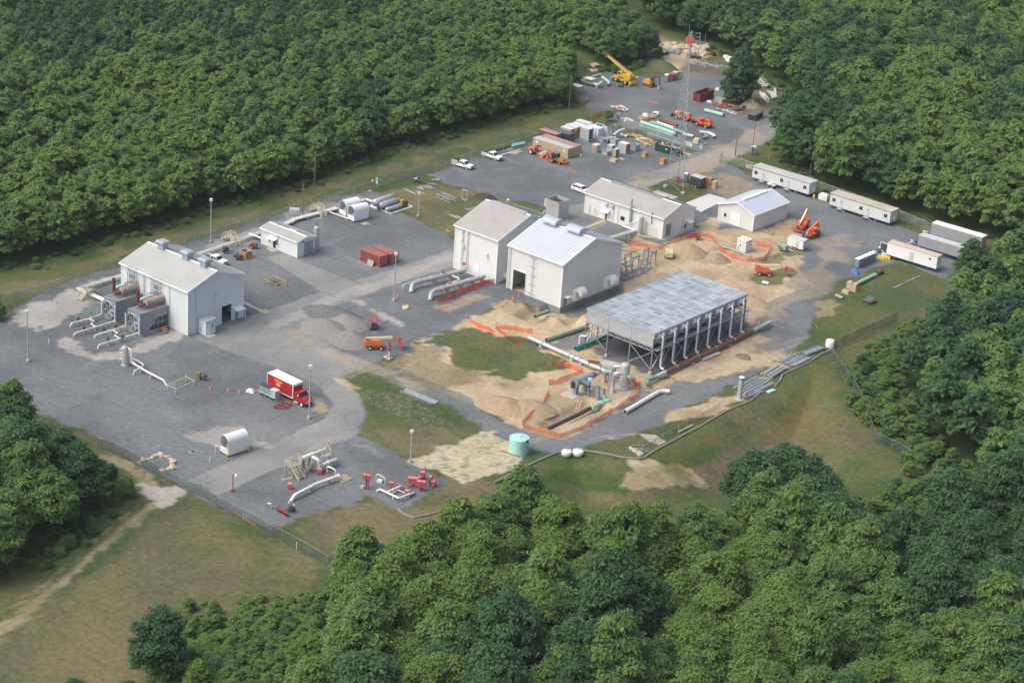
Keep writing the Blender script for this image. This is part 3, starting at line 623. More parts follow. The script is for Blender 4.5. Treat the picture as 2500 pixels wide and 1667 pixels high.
# --- tall older house and the tall new house beside it
L3,W3,E3,R3 = 12.66,20.78,10.31,13.82
b3 = gable('tall white gabled compressor house with two thin stacks up its front and a weathered roof',-282.71+SH.x,325.31+SH.y,L3,W3,E3,R3,WALLW,ROOFT,TRIM,rstep=.55,step=.6)
pb = MB()
for u in (2.5,4.0):
 pb.tube([(u,-.35,1.6),(u,-.35,10.6)],.12,8)
 for z in (9.4,5.6,7.4): pb.bar((u,-.02,z),(u,-.6,z),.12)
pb.tube([(2.5,-.35,1.6),(2.9,-.6,1.0),(4.0,-.35,1.6)],.12,8); pb.build('vent_stack',LGREY,b3)
fb(b3,'wall_hatch',TRIM,(6.3,-.1,.9,7.8,-.04,2.9))
fb(b3,'ridge_ventilator',ROOFT,(1.3,W3/2-.55,R3-.1,L3-1.0,W3/2+.55,R3+.42))
ext_light(b3,9.9,-.15,6.0,(0,-1)); ext_light(b3,2.9,-.15,6.0,(0,-1))
fb(b3,'door',MGREY,(L3+.04,5.2,0.02,L3+.1,6.2,2.2)); fb(b3,'window',GLASS,(L3+.05,5.4,2.7,L3+.1,6.3,3.5))
cn = MB(); cn.add([(L3,2.6,1.9),(L3,4.1,1.9),(L3+1.1,4.1,1.1),(L3+1.1,2.6,1.1),(L3,2.6,.9),(L3,4.1,.9)],[(0,1,2,3),(3,2,5,4),(0,3,4),(1,5,2)]); cn.build('vent_hood',TRIM,b3,0)
sm = MB(); sm.box(L3+.02,0,6.8,L3+.07,W3,7.0); sm.build('seam_strip',TRIM,b3,0)
L4,W4,E4,R4 = 15.35,20.78,10.12,13.57
b4 = gable('tall new pale grey gabled building with bright white roof on a concrete footing',-266.93+SH.x,325.6+SH.y,L4,W4,E4,R4,WALLG,ROOFN,TRIM,rstep=.75,step=.9,holes_y0=((1.6,5.2,0,4.9),),thick=.18)
fb(b4,'foundation',CONCD,(-.1,-.12,-2.6,L4+.12,W4+.12,-.004));
fb(b4,'floor_slab',mat('dusty_floor',(.36,.28,.19),.9,var=.2),(.2,.2,.004,L4-.2,W4-.2,.03))
fb(b4,'door_frame',TRIM,(1.45,-.10,0,1.6,.2,5.05),(5.2,-.10,0,5.32,.2,5.05),(1.6,-.10,4.9,5.2,.2,5.05))
fb(b4,'inner_partition',WALLG,(.3,6.5,.03,9,6.7,8)); fb(b4,'inner_door',MGREY,(3.2,6.42,.03,4.4,6.49,2.6))
sl4 = (R4-E4)/(W4/2)
RIDV = mat('pale_blue_ridge_ventilator',(.46,.52,.57),.42,.15,var=.08)
def long_vent(t,u0,u1,Wd,r,sl):
 b = MB(); b.profx([(Wd/2-.9,r-.9*sl),(Wd/2+.9,r-.9*sl),(Wd/2+.75,r+.75),(Wd/2-.75,r+.75)],u0+.35,u1-.35); o = b.build('ridge_ventilator',RIDV,t,0)
 c = MB(); a = 1.65
 c.profx([(Wd/2-a,r+.55),(Wd/2-a*.95,r+1.0),(Wd/2-a*.6,r+1.45),(Wd/2,r+1.62),(Wd/2+a*.6,r+1.45),(Wd/2+a*.95,r+1.0),(Wd/2+a,r+.55),(Wd/2,r+.72)],u0,u1); c.build('hood',RIDV,o,30); return o
long_vent(b4,1.3,5.3,W4,R4,sl4); long_vent(b4,8.2,12.2,W4,R4,sl4)
lr = MB(); u = 7.2
lr.tube([(u,-.3,-1.6),(u,-.3,9.6)],.055,6)
for k in range(5):
 z = .9+k*2.1; lr.tube([(u-.7,-.1,z),(u-.7,-.45,z),(u+.8,-.45,z),(u+.8,-.1,z)],.04,6)
lr.build('red_conduit',mat('faded_red_conduit',(.36,.16,.14),.6),b4)
def scoop(t,y,z):
 b = MB(); n = 14; P = [(1.5*math.sin(PI*k/n)*1.0,y) for k in range(n+1)]
 pts = [(L4+1.25-1.25*math.cos(PI*k/n),z+1.3*math.sin(PI*k/n)) for k in range(n+1)]
 pts = [(L4,z)]+pts[1:]+[(L4+2.5,z-.35),(L4+1.9,z-.35),(L4+1.9,z),(L4+1.2,z+.55),(L4+.6,z)]
 b.prof(pts,y-1.0,y+1.0); b.box(L4,y-1.0,z-1.9,L4+.9,y+1.0,z); o = b.build('intake_hood',TRIM,t,30)
 for d_ in (-.3,.6): MB().bar((L4+.1,y+d_,z+2.9),(L4+1.3,y+d_,z+1.4),.06).build('stay',LGREY,o)
scoop(b4,5.1,2.6); scoop(b4,16.2,2.6)
fb(b4,'door',MGREY,(L4+.04,1.1,.0,L4+.1,2.1,2.2)); fb(b4,'canopy',TRIM,(L4+.02,.8,2.35,L4+1.3,2.5,2.47))
fb(b4,'seam_strip',TRIM,(L4+.04,.2,6.35,L4+.09,W4-.2,6.5)); fb(b4,'flue_box',LGREY,(-1.0,12.2,9.9,1.5,14.2,11.9))
for q in (0.0,.45): MB().box(-.05+q,-.25,0,.12+q,-.08,9.9).build('downpipe',TRIM,b4,0)
# --- long low house in the middle
L5,W5,E5,R5 = 23.88,12.55,5.22,7.28
b5 = gable('long low white house with weathered roof in the middle of the site',-287.03+SH.x,378.2+SH.y,L5,W5,E5,R5,WALLW,ROOFT,TRIM,rstep=.5,step=.7)
fb(b5,'ridge_ventilator',MGREY,(3.0,W5/2-.4,R5-.05,18.5,W5/2+.4,R5+.42))
fb(b5,'roll_door',WHITE,(L5+.04,4.6,.02,L5+.1,7.9,3.9)); fb(b5,'louvre',GALVD,(L5+.04,1.3,.4,L5+.12,3.3,3.3))
fb(b5,'door_edge',STEEL,(L5+.1,7.9,.02,L5+.13,8.0,3.9))
fb(b5,'door',STEEL,(6.5,-.1,.02,7.0,-.04,2.1),(L5+.04,9.0,.5,L5+.1,9.7,1.6)); fb(b5,'window',GLASS,(11.2,-.1,1.3,12.4,-.04,2.3))
for (u,v,ax) in ((5.7,-.0,0),(L5,9.2,1)):
 cn = MB()
 if ax == 0: cn.add([(u,0,2.6),(u+2.2,0,2.6),(u+2.2,-1.3,2.2),(u,-1.3,2.2),(u,0,2.72),(u+2.2,0,2.72),(u+2.2,-1.3,2.32),(u,-1.3,2.32)],[(0,1,2,3),(4,5,6,7),(2,3,7,6),(0,3,7,4),(1,2,6,5)])
 else: cn.add([(u,v,2.6),(u,v+2,2.6),(u+1.4,v+2,2.2),(u+1.4,v,2.2),(u,v,2.72),(u,v+2,2.72),(u+1.4,v+2,2.32),(u+1.4,v,2.32)],[(0,1,2,3),(4,5,6,7),(2,3,7,6),(0,3,7,4),(1,2,6,5)])
 cn.build('canopy',TRIM,b5,0)
for u in (6.7,8.5): MB().box(u-.45,-.5,3.6,u+.45,-.05,4.4).tube([(u,-.62,4.0),(u,-.5,4.0)],.32,12).build('wall_fan',LGREY,b5,20)
MB().tube([(14.4,-.45,1.2),(14.4,-.45,7.6)],.28,12).build('chimney',GALV,b5)
MB().tube([(20.6,-.3,3.0),(20.6,-.3,5.4),(20.75,-.3,6.0)],.1,8).build('vent_stack',STEEL,b5)
rk = MB()
for z in (.9,1.7,2.4): rk.bar((20.6,-.5,z),(22.3,-.5,z),.06)
for u in (20.6,22.3): rk.bar((u,-.5,0),(u,-.5,2.5),.07)
rk.build('pipe_rack',LGREY,b5)
for u,z in ((1.6,2.6),(3.2,2.2),(3.9,1.6),(10.4,4.2),(8.9,3.5)): MB().tube([(u,-.15,.2),(u,-.15,z)],.05,6).build('wall_pipe',LGREY,b5)
ext_light(b5,L5+.05,6.3,5.4); fb(b5,'footing',CONC,(-.1,-.3,-.1,L5+.9,W5+.2,.05))
# annex behind it, by the tower
an2 = T('equipment_shelter','small flat-roofed grey shelter under the tower behind the long low house','shelter',(-1000,0,0))
q0 = G('4',850,1500,3.0); an2.location = (q0.x+.2,q0.y-2.0,0)
fb(an2,'wall',WALLG,(0,0,0,6.2,4.6,2.9)); fb(an2,'roof',mat('grey_flat_roof',(.36,.36,.35),.8,var=.15),(-.2,-.2,2.9,6.4,4.8,3.1)); fb(an2,'roof_curb',LGREY,(1.8,1.5,3.1,4.6,3.0,3.3),(4.9,.4,3.1,5.6,1.0,3.35))
# --- new small house with blue-white roof (ridge runs away from the viewer)
L6,W6 = 14.69,10.37
b6 = gable('new small pale grey house with blue-white roof beside the dirt',-262.28+10.37+SH.x,400.26+SH.y,L6,W6,4.24,6.03,WALLG,ROOFB,TRIM,along='y',rstep=.9,step=.9)
fb(b6,'roll_door',TRIM,(-.1,W6-6.6,.02,-.04,W6-3.5,3.3)); fb(b6,'window',GLASS,(-.09,W6-2.3,1.5,-.04,W6-1.7,2.3)); fb(b6,'footing',CONC,(-.25,-.25,-.3,L6+.25,W6+.25,.1))
rv = MB()
for k in range(5): rv.box(2.2+k*2.1,W6/2-.45,5.95,4.1+k*2.1,W6/2+.45,6.42)
rv.build('ridge_ventilator',TRIM,b6,0)
# ------------------------------------------------------------ the big air cooler on legs
LC,WC,HC = 17.53,33.16,8.89
ck = T('air_cooler','large galvanised air cooler deck raised on braced steel legs with eight white drop pipes','cooler',(-234.37+SH.x,312.49+SH.y,0))
dm = bpy.data.materials.new('grating_deck'); dm.use_nodes = True; nt = dm.node_tree; N = nt.nodes; L = nt.links; bs = N['Principled BSDF']; bs.inputs['Metallic'].default_value = .25; bs.inputs['Roughness'].default_value = .5
tc = N.new('ShaderNodeTexCoord'); br = N.new('ShaderNodeTexBrick'); br.offset = 0; br.squash = 1
br.inputs['Color1'].default_value = (.21,.255,.29,1); br.inputs['Color2'].default_value = (.40,.45,.49,1); br.inputs['Mortar'].default_value = (.50,.55,.58,1)
br.inputs['Scale'].default_value = 1; br.inputs['Mortar Size'].default_value = .07; br.inputs['Brick Width'].default_value = 2.07; br.inputs['Row Height'].default_value = 1.25; br.inputs['Bias'].default_value = .15
L.new(tc.outputs['Object'],br.inputs['Vector'])
b2x = N.new('ShaderNodeTexBrick'); b2x.offset = .5; b2x.inputs['Color1'].default_value = (.90,.91,.92,1); b2x.inputs['Color2'].default_value = (1.1,1.1,1.1,1); b2x.inputs['Mortar'].default_value = (1,1,1,1); b2x.inputs['Scale'].default_value = 1; b2x.inputs['Brick Width'].default_value = 1.03; b2x.inputs['Row Height'].default_value = 5.0; b2x.inputs['Mortar Size'].default_value = .02
L.new(tc.outputs['Object'],b2x.inputs['Vector'])
wv = N.new('ShaderNodeTexNoise'); wv.inputs['Scale'].default_value = .5; wv.inputs['Detail'].default_value = 6; L.new(tc.outputs['Object'],wv.inputs['Vector'])
mr = N.new('ShaderNodeMapRange'); mr.inputs[3].default_value = .8; mr.inputs[4].default_value = 1.2; L.new(wv.outputs[0],mr.inputs[0])
m1 = N.new('ShaderNodeMix'); m1.data_type = 'RGBA'; m1.blend_type = 'MULTIPLY'; m1.inputs[0].default_value = 1; L.new(br.outputs[0],m1.inputs[6]); L.new(b2x.outputs[0],m1.inputs[7])
m2 = N.new('ShaderNodeMix'); m2.data_type = 'RGBA'; m2.blend_type = 'MULTIPLY'; m2.inputs[0].default_value = 1; L.new(m1.outputs[2],m2.inputs[6]); L.new(mr.outputs[0],m2.inputs[7]); L.new(m2.outputs[2],bs.inputs['Base Color'])
MB().box(.1,.1,HC-.15,LC-.1,WC-.1,HC).build('deck',dm,ck,0)
ef = MB(); ef.box(0,0,HC-.35,LC,.1,HC+.12); ef.box(0,WC-.1,HC-.35,LC,WC,HC+.12); ef.box(0,.1,HC-.35,.1,WC-.1,HC+.12); ef.box(LC-.1,.1,HC-.35,LC+.15,WC-.1,HC+.12)
for k in range(1,8): ef.box(.1,k*WC/8-.05,HC,LC-.1,k*WC/8+.05,HC+.1)
ef.build('deck_edge',GALVL,ck,0)
fs = MB()
for k in range(3):
 a,c = k*LC/3,(k+1)*LC/3; fs.box(a+.04,.12,HC-3.0,c-.04,.2,HC-.36)
fs.build('fascia_panel',GALVL,ck,0)
fs = MB(); fs.box(.12,WC-.2,HC-3.0,LC-.3,WC-.12,HC-.36); fs.box(.12,.3,HC-2.6,.2,WC-.3,HC-.36); fs.box(LC-.22,.3,HC-1.3,LC-.14,WC-.3,HC-.36); fs.build('side_panel',GALV,ck,0)
# fans and plenums under the deck
pb = MB()
for k in range(8):
 y0 = k*WC/8+.25; y1 = (k+1)*WC/8-.25
 pb.box(.6,y0,HC-2.4,LC-.6,y1,HC-.4)
 for j in range(3): pb.lathe([(1.7,-3.0),(1.75,-2.4)],(3.2+j*5.5,(y0+y1)/2,HC),18)
pb.build('plenum',GALVD,ck,0)
# legs, struts, bracing
xs = [.15+i*(LC-.3)/3 for i in range(4)]; ys = [.15+i*(WC-.3)/8 for i in range(9)]
for xx in (xs[0],xs[1],xs[2],xs[3]):
 for yy in ys:
  edge = xx in (xs[0],xs[3]) or yy in (ys[0],ys[8])
  if not edge: continue
  lg = MB().box(xx-.12,yy-.12,.5,xx+.12,yy+.12,HC-2.9 if xx != xs[3] else HC-1.3); lo = lg.build('leg',GALVD,ck,0)
  MB().box(xx-.35,yy-.35,-.3,xx+.35,yy+.35,.5).build('footing',CONC,lo,0)
br_ = MB(); bl_ = MB()
for i in range(8):
 a,c = ys[i],ys[i+1]; xx = xs[3]
 if i % 2 == 0: br_.bar((xx,a,.8),(xx,c,5.0),.12); br_.bar((xx,c,.8),(xx,a,5.0),.12)
 else: br_.bar((xx,a,.8),(xx,(a+c)/2,5.0),.1); br_.bar((xx,c,.8),(xx,(a+c)/2,5.0),.1)
 xx = xs[0]; bl_.bar((xx,a,.8),(xx,c,5.0),.12); bl_.bar((xx,c,.8),(xx,a,5.0),.12)
br_.build('cross_brace',GALV,ck,0); bl_.build('cross_brace',GALV,ck,0); br_ = MB()
br_.bar((xs[0],ys[0],.8),(xs[1],ys[0],5.2),.12); br_.bar((xs[1],ys[0],.8),(xs[0]+2.5,ys[0],3.4),.12)
br_.build('cross_brace',GALV,ck,0); br_ = MB(); br_.bar((xs[2],ys[0],.8),(xs[3],ys[0],4.8),.12); br_.bar((xs[3],ys[0],.8),(xs[2],ys[0],4.8),.12)
br_.build('cross_brace',GALV,ck,0)
gs = MB()
for xx in (xs[0],xs[3]):
 for z in (5.1,6.6): gs.box(xx-.14,.1,z,xx+.14,WC-.1,z+.28)
for yy in (ys[0],ys[8]):
 for z in (5.0,5.75): gs.bar((.1,yy,z),(LC-.1,yy,z),.16)
 for k in range(18):
  u = .3+k*(LC-.6)/18; gs.bar((u,yy,5.0 if k % 2 else 5.75),(u+(LC-.6)/18,yy,5.75 if k % 2 else 5.0),.09)
for yy in ys[1:-1]: gs.box(.2,yy-.1,5.2,LC-.2,yy+.1,5.45)
gs.build('girder',GALV,ck,0)
wk = MB(); wk.box(LC+.02,.3,5.25,LC+.95,WC-.2,5.33)
wk.build('walkway',GALV,ck,0)
for i in range(8):
 yy = (ys[i]+ys[i+1])/2; d = MB(); x0 = LC+.55
 d.tube([(x0-.75,yy,7.75),(x0+.15,yy,7.75),(x0+.15,yy,1.0),(x0+1.35,yy,1.0)],.215,12,bend=.7,steps=5)
 po = d.build('drop_pipe',TRIM,ck)
 m = MB()
 for s in (-.75,.75): m.tube([(x0-.75,yy+s,8.3),(x0-.3,yy+s,8.3),(x0-.25,yy+s*.3,7.75)],.2,10,bend=.3)
 m.tube([(x0-.45,yy-1.0,7.8),(x0-.45,yy+1.0,7.8)],.27,10); m.build('nozzle_header',TRIM,po)
 v = MB(); v.tube([(x0+1.25,yy,1.0),(x0+1.38,yy,1.0)],.4,12); v.tube([(x0+1.38,yy,1.0),(x0+1.85,yy,1.0)],.3,12); v.tube([(x0+1.85,yy,1.0),(x0+1.98,yy,1.0)],.4,12); v.obox((x0+1.6,yy,1.25),(.4,.5,.5)); v.build('valve',STEEL,po)
 m = MB().box(LC-.14,yy-1.6,7.2,LC+.12,yy+1.6,8.45); m.build('header_box',GALVL,ck,0)
# ------------------------------------------------------------ woods
def leaf_mat(name,ca,cb,cc):
 m = bpy.data.materials.new(name); m.use_nodes = True; nt = m.node_tree; N = nt.nodes; L = nt.links
 bs = N['Principled BSDF']; bs.inputs['Roughness'].default_value = .6; bs.inputs['Specular IOR Level'].default_value = .25
 oi = N.new('ShaderNodeObjectInfo'); at = N.new('ShaderNodeAttribute'); at.attribute_name = 'tone'
 m1 = N.new('ShaderNodeMix'); m1.data_type = 'RGBA'; m1.inputs[6].default_value = (*ca,1); m1.inputs[7].default_value = (*cb,1); L.new(oi.outputs['Random'],m1.inputs[0])
 m2 = N.new('ShaderNodeMix'); m2.data_type = 'RGBA'; m2.inputs[7].default_value = (*cc,1); L.new(m1.outputs[2],m2.inputs[6]); L.new(at.outputs['Fac'],m2.inputs[0])
 L.new(m2.outputs[2],bs.inputs['Base Color'])
 tl = N.new('ShaderNodeBsdfTranslucent'); L.new(m2.outputs[2],tl.inputs[0])
 ms = N.new('ShaderNodeMixShader'); ms.inputs[0].default_value = .5; L.new(bs.outputs[0],ms.inputs[1]); L.new(tl.outputs[0],ms.inputs[2])
 L.new(ms.outputs[0],N['Material Output'].inputs[0]); return m
LEAF = {'mid': leaf_mat('mid_green_leaves',(.118,.235,.075),(.160,.280,.084),(.205,.330,.100)),
  'dark': leaf_mat('dark_green_leaves',(.062,.148,.068),(.086,.182,.078),(.110,.215,.095)),
  'light': leaf_mat('yellow_green_leaves',(.145,.262,.066),(.180,.295,.076),(.220,.340,.095))}
BARK = mat('tree_bark',(.09,.075,.06),.9,var=.3)
def crown_mesh(name,R,Hc,z0,nl,leaf,seed,lobes=26,conic=0.0,m='mid',span=1.5):
 """a crown of leafy boughs: bough ends spread over an uneven dome, each a cloud of leaf sprays facing outward"""
 r = np.random.default_rng(seed); C = []; Rl = []
 for i in range(lobes):
  u = ((i+.5)/lobes)**.85; ph = i*2.399963+r.uniform(-.4,.4)
  zz = 1-u*span
  q = math.sqrt(max(0,1-min(1,abs(zz))**2.2))
  if conic: q = q*(1-conic)+conic*(1-max(-.1,zz))*.85
  rad = R*(q*.80)*r.uniform(.62,1.14)
  C.append((rad*math.cos(ph),rad*math.sin(ph),z0+Hc*(.46+.40*zz)*r.uniform(.88,1.08))); Rl.append(R*r.uniform(*((.15,.30) if lobes > 40 else (.22,.38))))
 C = np.array(C); Rl = np.array(Rl)
 wts = Rl**2; k = r.choice(lobes,nl,p=wts/wts.sum())
 d = r.normal(size=(nl,3)); d[:,2] = np.where(d[:,2] < -.35*1.0,-d[:,2]*.6,d[:,2]); d /= np.linalg.norm(d,axis=1)[:,None]
 rr = Rl[k]*np.clip(r.normal(.88,.30,nl),.2,1.6)
 P = C[k]+d*rr[:,None]*np.array([1,1,.68])
 nrm = d*.6+np.array([0,0,1.2])+r.normal(size=(nl,3))*.5; nrm /= np.linalg.norm(nrm,axis=1)[:,None]
 o_ = P*np.array([1,1,0]); o_ /= np.linalg.norm(o_,axis=1)[:,None]+1e-6       # sprays reach outward and droop a little
 t = o_+np.array([0,0,-.12])+r.normal(size=(nl,3))*.8; t -= nrm*(t*nrm).sum(1)[:,None]; t /= np.linalg.norm(t,axis=1)[:,None]; b = np.cross(nrm,t)
 s = leaf*r.uniform(.7,1.6,nl); sx = s[:,None]*t*.58; sy = s[:,None]*b*r.uniform(.38,.8,nl)[:,None]*.5
 dr = nrm*s[:,None]*.22
 V = np.stack([P-sx-dr,P-sy*1.0+dr*.3,P+sx-dr,P+sy+dr*.3],1).reshape(-1,3)
 me = bpy.data.meshes.new(name); me.vertices.add(4*nl); me.vertices.foreach_set('co',V.astype(np.float32).ravel())
 me.loops.add(4*nl); me.loops.foreach_set('vertex_index',np.arange(4*nl,dtype=np.int32))
 me.polygons.add(nl); me.polygons.foreach_set('loop_start',np.arange(0,4*nl,4,dtype=np.int32)); me.polygons.foreach_set('loop_total',np.full(nl,4,np.int32))
 me.update(calc_edges=True)
 at = me.attributes.new('tone','FLOAT','FACE'); lb = r.uniform(0,.75,lobes)**1.3
 at.data.foreach_set('value',np.clip(lb[k]+r.uniform(-.15,.35,nl),0,1).astype(np.float32))
 me.materials.append(LEAF[m]); return me
def trunk_mesh(name,Ht,r0,seed):
 r = random.Random(seed); b = MB(); p = []
 for i in range(6): p.append((r.uniform(-.12,.12)*i*.5,r.uniform(-.12,.12)*i*.5,Ht*.78*i/5-.4))
 b.tube(p,[r0,r0*.85,r0*.72,r0*.58,r0*.42,r0*.2],8)
 for i in range(7):
  a = i*2.4; q = p[2+i % 3]; l = Ht*.22
  b.tube([q,(q[0]+math.cos(a)*l*.5,q[1]+math.sin(a)*l*.5,q[2]+l*.4),(q[0]+math.cos(a)*l,q[1]+math.sin(a)*l,q[2]+l)],[r0*.36,r0*.25,r0*.1],6)
 me = bpy.data.meshes.new(name); me.from_pydata(b.v,[],b.f); me.polygons.foreach_set('use_smooth',[True]*len(me.polygons)); me.materials.append(BARK); me.update(); return me
# kinds: (crown radius, height, leaves, leaf size, tone)
PROTO = []
def add_proto(R,Ht,nl,leaf,m,seed,lobes=26,conic=0.0):
 PROTO.append(dict(R=R,H=Ht,crown=crown_mesh('crown',R,Ht*.86,Ht*.10,nl,leaf,seed,lobes,conic,m),trunk=trunk_mesh('trunk',Ht,Ht*.018,seed),m=m))
 return len(PROTO)-1
FINE = {'mid': [],'dark': [],'light': []}
for i,(m,R,Ht) in enumerate([('mid',4.4,12.5),('mid',4.9,13.5),('mid',4.2,12),('dark',4.6,13),('dark',5.0,14.5),('light',4.3,11.5),('light',4.7,12.5)]):
 FINE[m].append(add_proto(R,Ht,11500,.47,m,100+i,80,(0,.35,.1,0,.3,.45,.15)[i]))
COARSE = [add_proto(2.7,11,1700,.75,'mid',201,26,.65),add_proto(2.5,12,1700,.75,'mid',202,24,.6),add_proto(2.9,10.5,1700,.75,'mid',203,28,.5),add_proto(2.8,11.5,1700,.75,'dark',204,26,.65),add_proto(2.6,10.5,1600,.75,'light',205,25,.45)]
CONE = len(PROTO); PROTO.append(dict(R=5,H=13,crown=crown_mesh('crown',5.2,13.5,.3,9000,.7,301,60,.8,'dark',2.0),trunk=trunk_mesh('trunk',12,.25,301),m='dark'))
def plant(x,y,kind,sc,label,group,cat='tree',name='tree',rz=None,zs=1.0):
 pr = PROTO[kind]; t = T(name,label,cat,(x,y,h1(x,y)-.2),random.uniform(0,6.28) if rz is None else rz,group)
 t.scale = (sc,sc,sc*zs)
 for nm in ('trunk','crown'):
  o = bpy.data.objects.new(nm,pr[nm]); COL.objects.link(o); o.parent = t
 return t
CLEAR = []   # ground that stays open
def in_poly(poly,x,y): return float(sdf(poly,np.array([x]),np.array([y]))[0])
def scatter(poly,sp,jit,seed,inset=1.5,view=True):
 r = np.random.default_rng(seed); P = np.array(poly); out = []
 xs = np.arange(max(P[:,0].min(),-800),min(P[:,0].max(),420),sp); ys = np.arange(max(P[:,1].min(),-260),min(P[:,1].max(),1100),sp*.87)
 A,B = np.meshgrid(xs,ys,indexing='ij'); A = A+(np.arange(len(ys)) % 2)[None,:]*sp*.5
 A = A+r.uniform(-jit,jit,A.shape)*sp; B = B+r.uniform(-jit,jit,B.shape)*sp
 A,B = A.ravel(),B.ravel(); k = sdf(poly,A,B) < -inset; A,B = A[k],B[k]
 for x,y in zip(A,B):
  u,v = proj(Vector((x,y,6)))
  if -130 < u < 2630 and -120 < v < 1860: out.append((float(x),float(y)))
 return out
def tone_at(x,y,r,wl,wd):
 n = float(fbm(np.array([x]),np.array([y]),38,3)[0])+r.uniform(-.16,.16)
 return 'dark' if n < wd else ('light' if n > wl else 'mid')
rt = random.Random(5)
CANDS = []
for nm,poly,sp,seed,inset,big,wl,wd in (
  ('left',F_LEFT,4.2,1,.6,0,.66,.36),('right',F_RIGHT,5.2,2,.8,0,.64,.44),('east',F_EAST,6.0,3,1.5,1,.60,.46),
  ('south',F_SOUTH,6.4,4,2.0,1,.55,.42),('west',F_WEST,5.6,5,2.0,1,.60,.36)):
 for x,y in scatter(poly,sp,.30,seed,inset):
  dist = (Vector((x,y,6))-CAM).length
  CANDS.append((dist,nm,x,y,big,tone_at(x,y,rt,wl,wd)))
CANDS.sort()
LBL = {('left','mid'): 'mid-green broadleaf tree in the dense young wood beyond the long left fence',('left','dark'): 'darker green broadleaf tree in the dense young wood beyond the long left fence',('left','light'): 'yellow-green broadleaf tree in the dense young wood beyond the long left fence',
  ('right','mid'): 'mid-green broadleaf tree in the wood behind the office trailers',('right','dark'): 'dark green broadleaf tree in the wood behind the office trailers',('right','light'): 'yellow-green broadleaf tree in the wood behind the office trailers',
  ('east','mid'): 'mid-green broadleaf tree outside the fence along the right edge',('east','dark'): 'dark blue-green broadleaf tree outside the fence along the right edge',('east','light'): 'yellow-green broadleaf tree outside the fence along the right edge',
  ('south','mid'): 'mid-green broadleaf tree in the woodland along the bottom edge',('south','dark'): 'dark green broadleaf tree in the woodland along the bottom edge',('south','light'): 'bright yellow-green broadleaf tree in the woodland along the bottom edge',
  ('west','mid'): 'mid-green broadleaf tree in the clump at the lower left edge',('west','dark'): 'dark green broadleaf tree in the clump at the lower left edge',('west','light'): 'yellow-green broadleaf tree in the clump at the lower left edge'}
GRP = {'left': 'trees in the wood beyond the left fence','right': 'trees in the wood behind the trailers','east': 'trees outside the fence along the right edge','south': 'trees in the woodland along the bottom edge','west': 'trees in the clump at the lower left'}
NIND = 282
for i,(dist,nm,x,y,big,tone) in enumerate(CANDS[:NIND]):
 k = rt.choice(FINE[tone]); R = PROTO[k]['R']
 sc = rt.uniform(.7,1.2) if big else rt.uniform(.7,.92)
 plant(x,y,k,sc,LBL[(nm,tone)],GRP[nm],zs=rt.uniform(.88,1.3))
# special trees one can single out
p = G('4',1600,715); plant(p.x,p.y,CONE,1.05,'lone dark tapering tree standing among the stored steel near the tower',None,zs=1.3)
p = G('4',800,330); plant(p.x,p.y,FINE['dark'][0],.92,'broad dark tree at the wood edge behind the yellow crane',None)
for F,x,y,k,s,lb in (('D',365,1560,FINE['dark'][1],.92,'dark round tree standing alone at the bottom left corner of the field'),
  ('D',455,1590,FINE['light'][0],.55,'small bright green tree beside the dark round tree at bottom left'),
  ('D',170,1640,FINE['dark'][0],.5,'small dark tree cut by the bottom edge at lower left'),
  ('D',1725,1200,FINE['dark'][1],1.15,'left of three big dark trees standing out before the orange slope'),('D',1790,1180,FINE['dark'][0],1.2,'middle of three big dark trees standing out before the orange slope'),('D',1852,1205,FINE['dark'][1],1.05,'right of three big dark trees standing out before the orange slope'),
  ('4',40,740,FINE['mid'][0],.9,'tree at the wood corner beside the wooden pole and yellow crane yard'),
  ('4',2030,1240,FINE['mid'][1],1.0,'wide green tree overhanging the grass beside the single grey portable toilet'),
  ('D',-5,735,FINE['mid'][2],.38,'low green bush at the left fence corner')):
 p = G(F,x,y); plant(p.x,p.y,k,s,lb,None,name='bush' if 'bush' in lb else 'tree',cat='bush' if 'bush' in lb else 'tree')
# brush along the feet of the woods and on the rough ground outside the fences: past counting
BR = []
def brush(F,pts,n,wd,seed,sz=(.2,.42)):
 r = random.Random(seed); P = [G(F,*q) for q in pts]; Ls = [(b-a).length for a,b in zip(P,P[1:])]
 for _ in range(n):
  s = r.random()*sum(Ls)
  for a,b,l in zip(P,P[1:],Ls):
   if s <= l: break
   s -= l
  q = a.lerp(b,min(1,s/l)); x,y = q.x+r.gauss(0,wd),q.y+r.gauss(0,wd); BR.append((x,y,h1(x,y)-.5,r.choice((0,1,2,2,3,4,4)),r.uniform(*sz),r.uniform(0,6.28)))
brush('D',[(-20,625),(95,605),(300,538),(480,482),(720,418),(900,348),(1100,294),(1310,232)],300,1.6,1,(.16,.36))
brush('D',[(1350,150),(1400,165),(1500,150),(1520,120)],50,1.5,2); brush('D',[(1600,112),(1690,135),(1760,175),(1830,235),(1845,285),(1790,325),(1800,380),(1890,436),(2060,494),(2240,545)],190,1.6,3,(.16,.4))
brush('D',[(2130,760),(2040,830),(2010,880),(2045,970),(2140,1060),(2200,1130)],240,2.6,4,(.25,.55)); brush('D',[(1960,1180),(2080,1190),(2190,1130)],130,3.5,9,(.25,.5)); brush('D',[(700,1420),(780,1345),(930,1305),(1010,1262),(1200,1230),(1330,1282),(1550,1288),(1680,1240),(1720,1170),(1900,1125)],150,2.0,5,(.2,.45))
brush('D',[(450,1490),(560,1490),(690,1440)],620,4.2,6,(.22,.42)); brush('D',[(430,1590),(600,1560),(740,1470)],620,5.0,8,(.24,.46)); brush('D',[(210,1090),(235,1130),(200,1200),(60,1310)],60,2.2,7)
